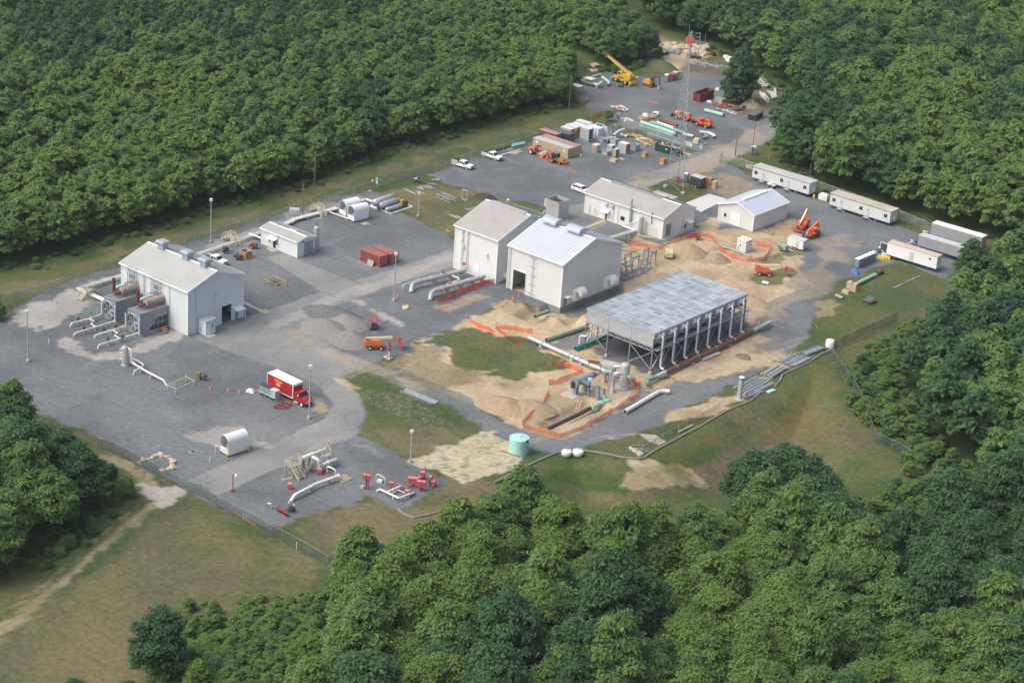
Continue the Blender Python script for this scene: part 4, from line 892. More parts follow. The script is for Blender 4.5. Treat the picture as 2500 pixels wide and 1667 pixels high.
# the rest of the far woods: one mass of foliage, set out on a cloud of points
rest = CANDS[NIND:]
wm = bpy.data.meshes.new('distant_wood'); wm.vertices.add(len(rest))
wm.vertices.foreach_set('co',np.array([(c[2],c[3],-.2) for c in rest],np.float32).ravel())
def fattr(n,v,ty='FLOAT',wm=wm):
 a = wm.attributes.new(n,ty,'POINT'); a.data.foreach_set('value',v)
fattr('pick',[{'mid': rt.choice([0,0,1,2]),'dark': 3,'light': 4}[c[5]] for c in rest],'INT')
fattr('turn',[rt.uniform(0,6.28) for c in rest]); fattr('squash',[1.0 for c in rest]); fattr('size',[rt.uniform(.78,1.25)*(1.0 if c[1] == 'left' else 1.35) for c in rest])
wo = bpy.data.objects.new('distant_wood',wm); COL.objects.link(wo)
wo['label'] = 'unbroken mass of small green tree crowns filling the far woods'; wo['category'] = 'woods'; wo['kind'] = 'stuff'
pcol = bpy.data.collections.new('crown_kinds')
for i,k in enumerate(COARSE): pcol.objects.link(bpy.data.objects.new('crown_kind_%s' % 'abcde'[i],PROTO[k]['crown']))
ng = bpy.data.node_groups.new('wood_spread','GeometryNodeTree')
ng.interface.new_socket('Geometry',in_out='INPUT',socket_type='NodeSocketGeometry'); ng.interface.new_socket('Geometry',in_out='OUTPUT',socket_type='NodeSocketGeometry')
N = ng.nodes; L = ng.links
gi = N.new('NodeGroupInput'); go = N.new('NodeGroupOutput'); ip = N.new('GeometryNodeInstanceOnPoints'); ci = N.new('GeometryNodeCollectionInfo')
ci.inputs['Collection'].default_value = pcol; ci.inputs['Separate Children'].default_value = True; ci.inputs['Reset Children'].default_value = True
def nattr(n,ty):
 a = N.new('GeometryNodeInputNamedAttribute'); a.data_type = ty; a.inputs['Name'].default_value = n
 return [s for s in a.outputs if s.enabled and s.name == 'Attribute'][0]
L.new(gi.outputs[0],ip.inputs['Points']); L.new(ci.outputs[0],ip.inputs['Instance']); ip.inputs['Pick Instance'].default_value = True
L.new(nattr('pick','INT'),ip.inputs['Instance Index']); cx = N.new('ShaderNodeCombineXYZ'); L.new(nattr('turn','FLOAT'),cx.inputs[2]); L.new(cx.outputs[0],ip.inputs['Rotation'])
sz_ = nattr('size','FLOAT'); sm_ = N.new('ShaderNodeMath'); sm_.operation = 'MULTIPLY'; L.new(sz_,sm_.inputs[0]); L.new(nattr('squash','FLOAT'),sm_.inputs[1]); cs = N.new('ShaderNodeCombineXYZ'); L.new(sz_,cs.inputs[0]); L.new(sz_,cs.inputs[1]); L.new(sm_.outputs[0],cs.inputs[2]); L.new(cs.outputs[0],ip.inputs['Scale']); L.new(ip.outputs[0],go.inputs[0])
md = wo.modifiers.new('spread','NODES'); md.node_group = ng
um = bpy.data.meshes.new('undergrowth'); um.vertices.add(len(BR)); um.vertices.foreach_set('co',np.array([b[:3] for b in BR],np.float32).ravel())
fattr('pick',[b[3] for b in BR],'INT',um); fattr('size',[b[4] for b in BR],'FLOAT',um); fattr('turn',[b[5] for b in BR],'FLOAT',um); fattr('squash',[.5 if b[4] < .4 else .75 for b in BR],'FLOAT',um)
uo = bpy.data.objects.new('undergrowth',um); COL.objects.link(uo); uo['label'] = 'low green brush growing along the edges of the woods'; uo['category'] = 'undergrowth'; uo['kind'] = 'stuff'; uo.modifiers.new('spread','NODES').node_group = ng
# thin summer haze over the whole site
hm_ = bpy.data.materials.new('haze_air'); hm_.use_nodes = True; nt = hm_.node_tree; nt.nodes.remove(nt.nodes['Principled BSDF']); pv = nt.nodes.new('ShaderNodeVolumePrincipled'); pv.inputs['Color'].default_value = (.84,.92,.97,1); pv.inputs['Density'].default_value = .00006; nt.links.new(pv.outputs[0],nt.nodes['Material Output'].inputs['Volume'])
ho = MB().box(-3600,-3600,-8,3600,3600,176).build('haze',hm_,None,0); ho['kind'] = 'stuff'
# ------------------------------------------------------------ fences, netting, poles, mast
def resample(P,st):
 out = [P[0]]
 for a,b in zip(P[:-1],P[1:]):
  n = max(1,round((b-a).length/st))
  for k in range(1,n+1): out.append(a.lerp(b,k/n))
 return out
def ground_line(F,pts): return [G(F,*p) for p in pts]
def fence(label,P,h=2.2,st=3.2,m=CHAIN,pm=GALV,name='chain_link_fence'):
 P = resample([p.copy() for p in P],st)
 for p in P: p.z = h1(p.x,p.y)
 t = T(name,label,'fence',P[0]); o = P[0]; Q = [p-o for p in P]
 s = MB(); n = len(Q)
 for q in Q: s.v += [(q.x,q.y,q.z+.03),(q.x,q.y,q.z+h)]
 for i in range(n-1): s.f.append((2*i,2*i+2,2*i+3,2*i+1))
 s.build('wire_mesh',m,t,0)
 MB().tube([q+Vector((0,0,h)) for q in Q],.035,5).build('top_rail',pm,t)
 for q in Q[:100]: MB().tube([q,q+Vector((0,0,h+.25))],.045,6).build('post',pm,t)
 return t
fence('long chain-link fence along the left side below the young wood',ground_line('1',[(-120,720),(95,600),(560,462),(1000,318)])+ground_line('2',[(0,602),(450,462),(850,345),(1300,206),(1640,88)])+ground_line('5',[(530,412),(900,280),(1222,178)]))
fence('dark chain-link fence across the bottom left with a driveway gate',ground_line('c',[(-40,1050),(97,1085),(187,1135),(270,1182),(345,1215),(425,1262),(510,1308),(600,1352)])+ground_line('c',[(690,1402),(800,1432),(925,1522)])+ground_line('d',[(263,800),(362,842),(470,902),(587,962),(700,1026),(800,1082),(890,1126),(1023,1200),(1108,1250),(1180,1300)]),m=CHAIND,pm=GALVD)
fence('chain-link fence behind the office trailers',ground_line('6',[(345,152),(440,165),(570,205),(800,270),(1062,345),(1170,385),(1420,470),(1660,560),(1860,645),(1960,690)]))
fence('chain-link fence running down the slope outside the right end of the yard',ground_line('e',[(1540,105),(1335,195),(1180,262),(1045,330),(1040,400),(1105,498),(1200,625),(1262,745),(1335,955),(1362,1035),(1500,1095),(1620,1160),(1710,1230)]),m=CHAIND,pm=GALVD)
fence('short dark chain-link fence return at the far left edge',ground_line('1',[(-60,760),(0,735),(105,690)]),m=CHAIND,pm=GALVD)
fence('chain-link fence along the grass strip above the wood crates',ground_line('4',[(600,905),(790,985),(950,1040),(1120,1110),(1300,1150)]))
fence('fence glimpsed among the trees at the bottom right',ground_line('f',[(1700,1560),(1880,1440),(2160,1330)]),m=CHAIND,pm=GALVD)
# gate leaf by the road
g0 = G('4',1445,1245); g1 = G('4',1468,1215); t = T('gate','narrow open gate leaf standing beside the gravel road','gate',g0)
d = g1-g0; f = MB()
for a in (0,1): f.tube([d*a,d*a+Vector((0,0,2.6))],.06,6)
for z in (.2,1.3,2.4): f.tube([Vector((0,0,z)),d+Vector((0,0,z))],.045,6)
f.build('gate_frame',GALV,t)
s = MB(); s.add([(0,0,.2),(d.x,d.y,.2),(d.x,d.y,2.4),(0,0,2.4)],[(0,1,2,3)]); s.build('wire_mesh',CHAIN,t,0)
def net(label,P,h=1.1,st=1.6,m=ONET,seed=1,name='barrier_net',lean=.35,posts=True):
 r = random.Random(seed); P = resample(P,st)
 for p in P: p.z = h1(p.x,p.y)
 t = T(name,label,'safety netting',P[0]); o = P[0]; Q = [p-o for p in P]
 n = len(Q); s = MB(); K = 3
 for i,q in enumerate(Q):
  a = Q[min(i+1,n-1)]-Q[max(i-1,0)]; nn = Vector((a.y,-a.x,0))
  if nn.length > 0: nn.normalize()
  ln = r.uniform(-.1,1)*lean; hh = h*r.uniform(.75,1.08)
  for k in range(K+1): s.v.append(tuple(q+nn*(ln*(k/K)**1.5+r.uniform(-.08,.08))+Vector((0,0,.02+hh*k/K))))
 for i in range(n-1):
  for k in range(K): s.f.append((i*(K+1)+k,(i+1)*(K+1)+k,(i+1)*(K+1)+k+1,i*(K+1)+k+1))
 s.build('netting',m,t,0)
 if posts:
  for q in Q[::3]: MB().tube([q+Vector((0,0,-.1)),q+Vector((0,0,h+.25))],.035,5).build('stake',STEEL if m != ONET else RUST,t)
 return t
def heap(label,F,x,y,w,d,h,m,cat,name,seed=0,rz=0.0,rough=.35,nseg=40,edge=.0):
 """a loose heap: a mound with its own uneven foot and crest"""
 p = G(F,x,y); r = np.random.default_rng(seed+50); n = nseg; b = MB(); off = r.uniform(0,90)
 rings = 12
 for i in range(rings+1):
  k = i/rings
  for j in range(n):
   a = 2*PI*j/n; u,v = math.cos(a),math.sin(a)
   wob = 1+rough*(float(fbm(np.array([u*2.0+off]),np.array([v*2.0+off]),1.3,3)[0])-.5)
   X,Y = u*w/2*k*wob,v*d/2*k*wob
   nz = float(fbm(np.array([X+off]),np.array([Y-off]),max(w,d)*.22,4)[0])
   Z = h*(1-k**1.35)*(1+rough*1.5*(nz-.5)) - (.12 if i == rings else 0)
   b.v.append((X*math.cos(rz)-Y*math.sin(rz),X*math.sin(rz)+Y*math.cos(rz),Z))
 for i in range(rings):
  for j in range(n):
   j2 = (j+1) % n; b.f.append((i*n+j,(i+1)*n+j,(i+1)*n+j2,i*n+j2))
 o = b.build(name,m,None,0); o.data.polygons.foreach_set('use_smooth',[True]*len(o.data.polygons))
 o.location = p; tag(o,label,cat); return o
net('orange-red safety netting fallen along the pipes beside the tall white house',ground_line('3',[(65,1125),(170,1105),(330,1035),(480,985),(562,962)]),1.3,seed=2,m=ONETD)
net('orange netting stretched over the dirt above the long silver pipe',ground_line('b',[(1640,365),(1760,375),(1880,395),(1962,410)]),1.2,seed=3)
net('long orange netting slumped down the grass slope to a point',ground_line('b',[(1640,372),(1720,430),(1800,480),(1868,512)]),1.1,seed=4,lean=1.0,m=ONETD)
heap('crumpled pile of orange netting lying at the top of the grass slope','b',1525,352,9,1.8,.55,ONETD,'safety netting','netting_pile',3,yaw2(G('b',1420,300),G('b',1630,390)),1.2)
net('orange netting around the upper corner of the pipe excavation',ground_line('a',[(460,905),(545,900),(620,930),(684,962),(560,1010),(490,1040),(432,1050)]),1.2,seed=5)
net('sagging orange netting on stakes around the lower side of the pipe excavation',ground_line('a',[(430,1120),(392,1205),(300,1285),(235,1340),(240,1372),(370,1400),(510,1440),(640,1395),(780,1325),(955,1215),(1080,1135),(1108,1060),(1080,1020),(1030,1040)]),1.0,seed=6)
net('orange netting bounding the dirt below the long low house',ground_line('3',[(1700,630),(1830,650),(1990,672),(2100,630),(2200,590),(2316,560)])+ground_line('6',[(100,715),(175,690),(255,705),(298,755)]),1.1,seed=7)
net('orange netting looped around the small white equipment box',ground_line('6',[(328,808),(420,860),(530,890),(660,885),(700,815),(712,785),(606,770)]),1.1,seed=8)
net('orange netting across the grass at the end of the long left fence',ground_line('4',[(330,865),(430,825),(600,795)]),1.4,seed=9)
def lamp_pole(label,base,h,m=LGREY,head=True,conc=True):
 t = T('light_pole',label,'light pole',base)
 MB().tube([(0,0,0),(0,0,h)],[.16,.10],10).build('shaft',m,t)
 if conc: MB().tube([(0,0,-.3),(0,0,.45)],.38,14).build('footing',CONC,t)
 if head:
  o = MB().obox((0,0,h-.1),(.35,.75,.5),YAW).obox((0,0,h+.35),(.5,.5,.18),YAW).build('lamp_head',WHITE,t,0)
 return t
for F,bx,by,tx,ty,lb in (('2',52,612,58,250,'tall grey light pole beside the long left fence behind the compressor house'),('1',232,1075,228,680,'tall grey light pole alone at the far left of the yard'),
  ('2',1645,1120,1672,722,'tall light pole beside the road between the red containers and the white pipes'),('c',1683,805,1698,392,'tall light pole in front of the red box truck'),
  ('d',1855,430,1850,188,'grey light pole at the grass corner beside the straw-covered ground'),('2',1857,385,1865,192,'thin grey light pole on the grass beside the steel frames')):
 p = G(F,bx,by); lamp_pole(lb,p,HT(p,F,tx,ty),GALVL)
def pole(label,F,bx,by,tx,ty,arms=0,name='utility_pole',m=POLEW,r=.16):
 p = G(F,bx,by); h = HT(p,F,tx,ty); t = T(name,label,'pole',p); MB().tube([(0,0,-.3),(0,0,h)],[r,r*.65],9).build('shaft',m,t)
 for k in range(arms): MB().bar((-.7,.5,h-.5-k*.9),(.7,-.5,h-.5-k*.9),.12).build('crossarm',m,t,0)
 return t,p+Vector((0,0,h-.4))
_,ua = pole('brown wooden utility pole at the edge of the left wood','D',722,428,723,347,1)
_,ub = pole('weathered wooden pole with a meter box inside the long left fence','2',850,368,856,100)
_,uc = pole('wooden pole at the wood corner beside the yellow crane yard','4',138,775,157,478,1)
_,ud = pole('leaning wooden pole beside the gravel road gate','4',1583,1185,1612,1018,0)
_,ue = pole('tall dark pole beside the lone grey portable toilet','4',1730,1172,1760,852,0,m=STEEL,r=.1)
pole('slim wooden pole behind the office trailers','6',1003,270,1016,152,0)
pole('short leaning yellow post on the grass beside the road','j',1468,1245,1512,1120,0,'marker_post',YELP,.07)
pole('thin leaning wooden guy stake on the grass by the tree','j',1865,1245,1805,1090,0,'marker_post',LUMB,.06)
for i,(a,b,lb) in enumerate(((ua,uc,'overhead wires slung between the two wooden poles along the left wood'),)):
 t = T('power_line',lb,'power line',a)
 for dz in (0,-.5):
  n = 14; q = [(b-a)*(k/n)+Vector((.25*dz,.3*dz,dz-2.6*4*(k/n)*(1-k/n))) for k in range(n+1)]; MB().tube(q,.016,5).build('wire',STEEL,t)
# meter box at the foot of the weathered pole
p = G('2',778,385); t = T('meter_cabinet','white wall of meter boxes on a frame near the long left fence','meter cabinet',p,0.75)
MB().box(-1.3,-.05,.5,1.3,.05,2.2).build('panel',WHITE,t,0)
for k in range(3): MB().box(-1.0+k*.7,-.35,.9,-.5+k*.7,-.05,1.8).build('meter_box',LGREY,t,0)
for s in (-1.2,1.2): MB().box(s-.06,-.06,-.1,s+.06,.06,2.3).build('leg',GALV,t,0)
# the lattice radio mast
la,lb_,lc = G('4',978,1448),G('4',1130,1510),G('4',1088,1395)
ctr = (la+lb_+lc)/3; hm = HT(ctr,'4',1157,92)
t = T('radio_mast','tall slender three-legged lattice mast with a faded red dish near its top','radio mast',ctr)
foot = [v-ctr for v in (la,lb_,lc)]; top = [v.normalized()*.55 for v in foot]
def leg_at(i,k): return foot[i].lerp(top[i],min(1,k/.86))*1.0+Vector((0,0,hm*k))
for i in range(3):
 lg = MB(); lg.tube([leg_at(i,k/16) for k in range(17)],.085,6); lo = lg.build('leg',GALV,t)
 MB().tube([foot[i]+Vector((0,0,-.3)),foot[i]+Vector((0,0,.5))],.55,12).build('footing',CONC,lo)
ks = [0]; k = 0.0
while k < .985: k += .022+.026*(1-k); ks.append(min(k,1))
for i in range(3):
 j = (i+1) % 3; b = MB()
 for n_,(k0,k1) in enumerate(zip(ks[:-1],ks[1:])):
  b.bar(leg_at(i,k1),leg_at(j,k1),.055); A,B_ = (i,j) if n_ % 2 else (j,i); b.bar(leg_at(A,k0),leg_at(B_,k1),.055)
 b.build('lattice',GALV,t,0)
# dish, headframe, aerials
dz = HT(ctr,'4',1147,163)
dd = Vector((.45,-.85,.05)).normalized(); u = dd.cross(Vector((0,0,1))).normalized(); v = u.cross(dd)
ds = MB(); n = 24; C0 = Vector((0,0,dz))+dd*.9
prof_ = [(0,-.34),(.5,-.27),(.9,-.08),(1.12,.12),(1.14,.42),(0,.50)]
for rr,q in prof_:
 for k_ in range(n): a = 2*PI*k_/n; ds.v.append(tuple(C0+dd*q+(u*math.cos(a)+v*math.sin(a))*max(rr,.01)))
for i in range(len(prof_)-1):
 for k_ in range(n): ds.f.append((i*n+k_,i*n+(k_+1) % n,(i+1)*n+(k_+1) % n,(i+1)*n+k_))
ds.build('dish',mat('faded_red_dish',(.45,.12,.10),.6,var=.12),t)
hf = MB(); z1 = hm-.3; z0 = z1-5.0; e = Vector((2.1,.9,0)); w_ = Vector((-.3,.6,0))
for q in (e,e+w_):
 hf.bar(q+Vector((0,0,z0)),q+Vector((0,0,z1)),.07)
for k_ in range(6):
 z = z0+k_*(z1-z0)/5; hf.bar(Vector((0,0,z)),e+Vector((0,0,z)),.055)
 if k_ < 5: hf.bar(Vector((0,0,z)),e+Vector((0,0,z+1)),.05)
 hf.bar(e+Vector((0,0,z)),e+w_+Vector((0,0,z)),.05)
hf.build('headframe',GALV,t,0)
ar = MB(); z = dz-.3; ar.bar((0,0,z),(4.5,2.0,z-.2),.1); ar.bar((3.4,1.5,z-1.6),(3.4,1.5,z+2.2),.06); ar.bar((2.4,2.6,z-.6),(4.9,.8,z-.4),.06); ar.build('side_arm',GALV,t,0)
MB().tube([top[0]+Vector((0,0,hm-.5)),top[0]+Vector((0,0,hm+1.6))],.05,6).build('aerial',GALV,t)
cb = MB(); cb.bar(foot[0]*.4+Vector((0,0,2.4)),Vector(G('4',830,1500))-ctr+Vector((0,0,2.4)),.5,.12); cb.bar((0,0,0),(0,0,3),.1); cb.build('cable_bridge',GALV,t,0)
# ------------------------------------------------------------ heaps and mounds
GRAVELM = mat('grey_crushed_stone',(.20,.20,.195),.95,var=.25,scale=2.2)
GRAVELT = mat('tan_grey_crushed_stone',(.225,.222,.21),.95,var=.22,scale=2.2)
GRAVELD = mat('dark_crushed_stone',(.135,.145,.155),.95,var=.25,scale=2.2)
DIRTM = mat('tan_soil',(.34,.265,.16),.95,var=.25,scale=.9)
DIRTD = mat('brown_soil',(.20,.15,.10),.95,var=.3,scale=.9)
WEEDM = mat('weedy_mound_cover',(.050,.085,.030),.95,var=.5,scale=.7,streak=.9,dirt=(.22,.17,.11))
ROCKM = mat('pale_sandstone',(.50,.42,.30),.9,var=.25,scale=1.2)
heap('long heap of dark crushed stone behind the tan ones by the road','2',1130,1250,16,8,2.1,GRAVELD,'gravel heap','gravel_heap',1,.2)
heap('tan-grey gravel heap nearest the road bend','2',1040,1365,12,10,1.9,GRAVELT,'gravel heap','gravel_heap',2)
heap('tan-grey gravel heap between the dark stone and the scissor lift','2',1240,1320,11,9,1.8,GRAVELT,'gravel heap','gravel_heap',3)
heap('dark grey gravel heap beside the orange boom lift','2',1270,1465,12,9,2.0,GRAVELM,'gravel heap','gravel_heap',4)
heap('tan spoil heap behind the pale lime generator','3',2230,700,12,9,2.6,DIRTM,'soil heap','soil_heap',5)
heap('small round stony heap left of the netted white box','6',310,880,7,6,1.9,mat('stony_soil',(.30,.24,.155),.95,var=.35,scale=1.8),'soil heap','soil_heap',6)
heap('low tan spoil heap with a hollow beside the pipe excavation','b',1720,1040,14,9,1.7,DIRTM,'soil heap','soil_heap',7,.3)
heap('tan spoil heap along the excavation netting','b',1930,1060,11,9,1.6,DIRTM,'soil heap','soil_heap',8,.6)
heap('ridge of tan soil at the far corner of the big air cooler','a',1960,420,9,6,1.2,DIRTM,'soil heap','soil_heap',9)
heap('small dark topsoil heap behind the tall white house','3',490,232,8,4.5,1.5,mat('dark_topsoil',(.06,.045,.035),.95,var=.3),'soil heap','soil_heap',10)
heap('small brown soil patch heaped in front of the red header pipe','a',1890,835,4.0,3.2,.5,DIRTD,'soil heap','soil_heap',11)
heap('long weedy mound beside the curved paved drive','b',880,1060,23,8,2.0,WEEDM,'mound','weedy_mound',12,yaw2(G('b',560,930),G('b',1230,1170)),.5)
heap('pale rubble heap beside the dark green dumpster','4',1720,750,7,5,1.9,mat('mixed_rubble',(.28,.24,.19),.95,var=.45,scale=1.6),'rubble heap','rubble_heap',13,0,.8)
heap('pale sand heap behind a black berm at the upper right','4',2060,835,8,5,1.2,mat('pale_sand',(.45,.40,.33),.95,var=.2),'sand heap','sand_heap',14)
heap('grassy bank behind the green pipe fittings left of the crane','4',120,420,22,10,1.8,mat('grassy_bank',(.075,.10,.036),.95,var=.4,scale=.8,streak=.5,dirt=(.2,.17,.1)),'bank','grassy_bank',15,-.5)
heap('grassy bank behind the crane and the sandy road','4',960,400,20,7,1.6,mat('grassy_bank',(.075,.10,.036)),'bank','grassy_bank',16,-.55)
# boulder piles and loose rocks
def rock_pile(label,F,pts,sz,m,seed,grp=None):
 r = random.Random(seed)
 for x,y in pts:
  p = G(F,x+r.uniform(-3,3),y+r.uniform(-3,3)); b = bmesh.new(); bmesh.ops.create_icosphere(b,subdivisions=2,radius=1)
  s = sz*r.uniform(.6,1.35); off = Vector((r.uniform(0,9),r.uniform(0,9),r.uniform(0,9)))
  for v_ in b.verts:
   q = v_.co*1.3+off; k_ = .75+.5*abs(math.sin(q.x*2.1)*math.cos(q.y*1.7)+.6*math.sin(q.z*2.3+q.x)); v_.co = Vector((v_.co.x*s*k_*1.25,v_.co.y*s*k_,v_.co.z*s*k_*.7))
  me = bpy.data.meshes.new('rock'); b.to_mesh(me); b.free(); me.materials.append(m); o = bpy.data.objects.new('rock',me); COL.objects.link(o)
  o.location = p+Vector((0,0,s*.15)); o.rotation_euler = (0,0,r.uniform(0,6)); tag(o,label,'rock',grp)
r_ = random.Random(3)
rock_pile('sandstone boulder in the pile along the sandy road at the top','4',[(r_.uniform(950,1120),215+r_.uniform(0,50)) for _ in range(14)]+[(r_.uniform(1160,1340),225+r_.uniform(0,75)) for _ in range(22)],1.15,ROCKM,5,'boulders heaped along the sandy road')
ring = [(300,1165),(330,1150),(370,1138),(405,1122),(440,1112),(475,1108),(510,1112),(540,1122),(560,1140),(575,1160),(580,1185),(565,1205),(530,1220),(495,1232)]
rock_pile('pale flat rock in the ring of stones by the bottom left fence','c',ring,.5,ROCKM,6,'stones ringing the drain')
rock_pile('pale sandstone block lying alone on the gravel near the white pipes','2',[(1750,1188)],.7,ROCKM,7)
rock_pile('rubble stone in the heap left of the crane','4',[(r_.uniform(300,400),395+r_.uniform(0,45)) for _ in range(9)],.8,ROCKM,8,'rubble stones left of the crane')
# silt socks on the slopes
def sock(label,F,pts,r=.22):
 P = resample(ground_line(F,pts),2.0)
 for p in P: p.z = h1(p.x,p.y)+r*.6
 o = MB().tube(P,r,8).build('silt_sock',SOCK); tag(o,label,'silt sock')
sock('grey-brown silt sock curving along the edge of the green basin','f',[(200,998),(310,940),(400,892),(560,815),(740,735),(820,712),(920,712),(1060,725),(1200,750),(1320,775),(1440,787),(1510,775),(1600,715),(1700,660),(1850,580),(2000,500),(2120,430),(2195,385),(2300,335),(2420,290),(2500,230),(2510,170),(2560,130)])
sock('silt sock climbing to the fence corner by the white plastic tank','e',[(600,610),(640,570),(660,520),(720,490),(800,455),(880,415),(960,360),(1030,332)])
sock('short curved silt sock beside the red valve yard','d',[(1755,822),(1810,865),(1880,886),(1960,875),(2080,845)])
sock('black silt sock berm around the pale sand heap','4',[(1985,855),(2060,865),(2125,855),(2150,835),(2120,810)],.35)
# ------------------------------------------------------------ pipework and vessels
def pth(*pts): return [W(F,x,y,z) for F,x,y,z in pts]
def pipe(label,P,r,m,name='pipe',cat='pipe',group=None,bend=1.0,n=14,flanges=(),supports=(),hollow=False,parts=True):
 """a run of pipe with its flanges and saddles; P are points in space"""
 P = [Vector(p) for p in P]; o = P[0].copy(); o.z = min(p.z for p in P)-r; t = T(name,label,cat,o,0,group); Q = [p-o for p in P]
 MB().tube(Q,r,n,bend=bend).build('tube',m,t)
 if hollow:
  for a,b in ((Q[0],Q[1]),(Q[-1],Q[-2])):
   d = (a-b).normalized(); MB().tube([a-d*.02,a+d*.015],r*.86,n).build('open_end',DARK,t)
 def along(u):
  Ls = [(b-a).length for a,b in zip(Q[:-1],Q[1:])]; s = u*sum(Ls)
  for (a,b),l in zip(zip(Q[:-1],Q[1:]),Ls):
   if s <= l+1e-6: return a.lerp(b,s/l),(b-a).normalized()
   s -= l
  return Q[-1],(Q[-1]-Q[-2]).normalized()
 for u in flanges:
  p,d = along(u); MB().tube([p-d*.12,p+d*.12],r*1.35,n).build('flange',m,t)
 for u in supports:
  p,d = along(u); g = h1(p.x+o.x,p.y+o.y)-o.z; MB().box(p.x-r*.8,p.y-r*.8,g-.1,p.x+r*.8,p.y+r*.8,p.z-r*.3).build('support',CONC,t,0)
 return t
def valve_wheel(t,p,m,r=.35):
 return MB().tube([p,p+Vector((0,0,.7))],.06,6).tube([p+Vector((0,0,.66)),p+Vector((0,0,.74))],r,14).build('valve',m,t)
Z_ = 1.0
# the two big silver pipes into the tall white house
pipe('silver pipe turning down into the gravel, the upper of two by the tall white house',pth(('3',-165,1050,.1),('3',-155,965,1.5),('3',-60,945,1.5),('3',310,850,1.5)),.52,SILV,flanges=(.25,.42,.46),supports=(.5,.75,.93),bend=1.3)
pipe('silver pipe turning down into the gravel, the lower of two beside the orange netting',pth(('3',0,1120,.1),('3',10,1040,1.4),('3',100,1015,1.4),('3',475,905,1.4)),.5,SILV,flanges=(.3,.5,.72),supports=(.38,.6,.8,.95),bend=1.3)
pipe('thin white loop pipe with a red valve between the two silver pipes',pth(('3',170,890,1.3),('3',250,925,1.0),('3',250,940,1.0),('3',150,975,.8)),.16,PIPEW,bend=.4)
pipe('small white bent pipe standing on the gravel near the light pole',pth(('2',1722,1020,0),('2',1722,985,1.0),('2',1808,950,1.0),('2',1806,992,0)),.11,PIPEW,bend=.4)
for F,x,y,z,lb in (('3',295,797,2.6,'red valve handwheel on the vent stacks of the tall white house'),('3',108,862,2.6,'red valve handwheel above the upper silver pipe'),('3',170,968,.9,'red valve lying across the thin white loop pipe')):
 p = W(F,x,y,z); t = T('valve',lb,'valve',(p.x,p.y,0)); MB().tube([(0,0,.2),(0,0,z)],.07,8).build('stem',PIPEW,t); MB().tube([(0,0,z-.3),(0,0,z+.3)],.36,14).build('handwheel',REDV,t)
# fan coolers beside the left house: (near corner px)
def fan_cooler(label,F,bx,by,first=[]):
 p = G(F,bx,by); Lx,Ly = 3.9,8.3
 if first:
  return dup(first[0],(p.x-Lx,p.y,0),0,label,'fan coolers beside the left house')
 t = T('fan_cooler',label,'fan cooler',(p.x-Lx,p.y,0),0,'fan coolers beside the left house'); first.append(t)
 MB().box(0,0,3.0,Lx,Ly,4.7).build('housing',GREYV,t,0)
 b = MB(); b.box(0,0,.4,Lx,2.2,3.0); b.profx([(2.2,.4),(4.6,3.0),(2.2,3.0)],0,Lx); b.build('fan_plenum',GREYV,t,0)
 MB().box(.2,3.6,.4,Lx-.1,Ly-.2,3.0).build('tube_bank',STEEL,t,0)
 b = MB()
 for k in range(5): b.box(Lx-.1,3.5+k*1.15,.4,Lx+.06,3.65+k*1.15,3.0)
 b.box(Lx-.1,3.5,1.7,Lx+.08,8.2,1.85); b.build('frame',GREYV,t,0)
 MB().box(-.1,.2,-.2,Lx+.1,Ly,.4).build('plinth',CONC,t,0)
 MB().box(-.12,-.12,4.7,Lx+.12,Ly+.12,4.86).build('top_deck',GALVD,t,0)
 c = Vector((Lx/2,-.02,2.6)); R = 1.75; n = 30; b = MB()
 for rr,y0 in ((R,0),(R,-.55),(R*1.06,-.55),(R*1.06,0)):
  for k in range(n): a = 2*PI*k/n; b.v.append((c.x+rr*math.cos(a),y0-.02,c.z+rr*math.sin(a)))
 for i in range(4):
  for k in range(n): b.f.append((i*n+k,i*n+(k+1) % n,((i+1) % 4)*n+(k+1) % n,((i+1) % 4)*n+k))
 ring = b.build('fan_ring',GALV,t)
 MB().tube([(c.x,-.1,c.z),(c.x,-.06,c.z)],R*.98,30).build('fan_opening',DARK,ring)
 for k in range(6):
  a = k*PI/3+.2; b = MB(); u = Vector((math.cos(a),0,math.sin(a))); v = Vector((-math.sin(a),.35,math.cos(a)))
  b.add([c+u*.3+v*.16-Vector((0,.3,0)),c+u*.3-v*.16-Vector((0,.3,0)),c+u*1.6-v*.28-Vector((0,.3,0)),c+u*1.6+v*.28-Vector((0,.3,0)),c+u*.3+v*.16-Vector((0,.25,0)),c+u*.3-v*.16-Vector((0,.25,0)),c+u*1.6-v*.28-Vector((0,.25,0)),c+u*1.6+v*.28-Vector((0,.25,0))],
  [(0,1,2,3),(7,6,5,4),(0,4,5,1),(1,5,6,2),(2,6,7,3),(3,7,4,0)]); b.build('fan_blade',GALVL,ring,0)
 gd = MB()
 for k in (-1.2,-.6,0,.6,1.2):
  e_ = math.sqrt(R*R-k*k); gd.bar((c.x+k,-.62,c.z-e_),(c.x+k,-.62,c.z+e_),.05); gd.bar((c.x-e_,-.62,c.z+k),(c.x+e_,-.62,c.z+k),.05)
 gd.build('fan_guard',GALV,ring,0)
 MB().tube([(c.x,-.4,c.z),(c.x,-.1,c.z)],.32,12).build('hub',STEEL,ring)
 MB().tube([(Lx+.5,-.7,4.2),(Lx+.5,-.7,.7)],.17,10).build('riser',PIPEW,t); MB().tube([(-.3,-.3,3.9),(-.3,-.3,.7)],.15,10).build('riser',PIPEW,t)
 for k in (.8,2.6): MB().box(k,1.0,4.86,k+.16,7.2,5.0).build('deck_rail',GALV,t,0)
 return t
fc1 = fan_cooler('rear of two grey fan coolers beside the left compressor house','1',945,768)
fc2 = fan_cooler('front of two grey fan coolers, the one nearest the yard','1',1142,870)
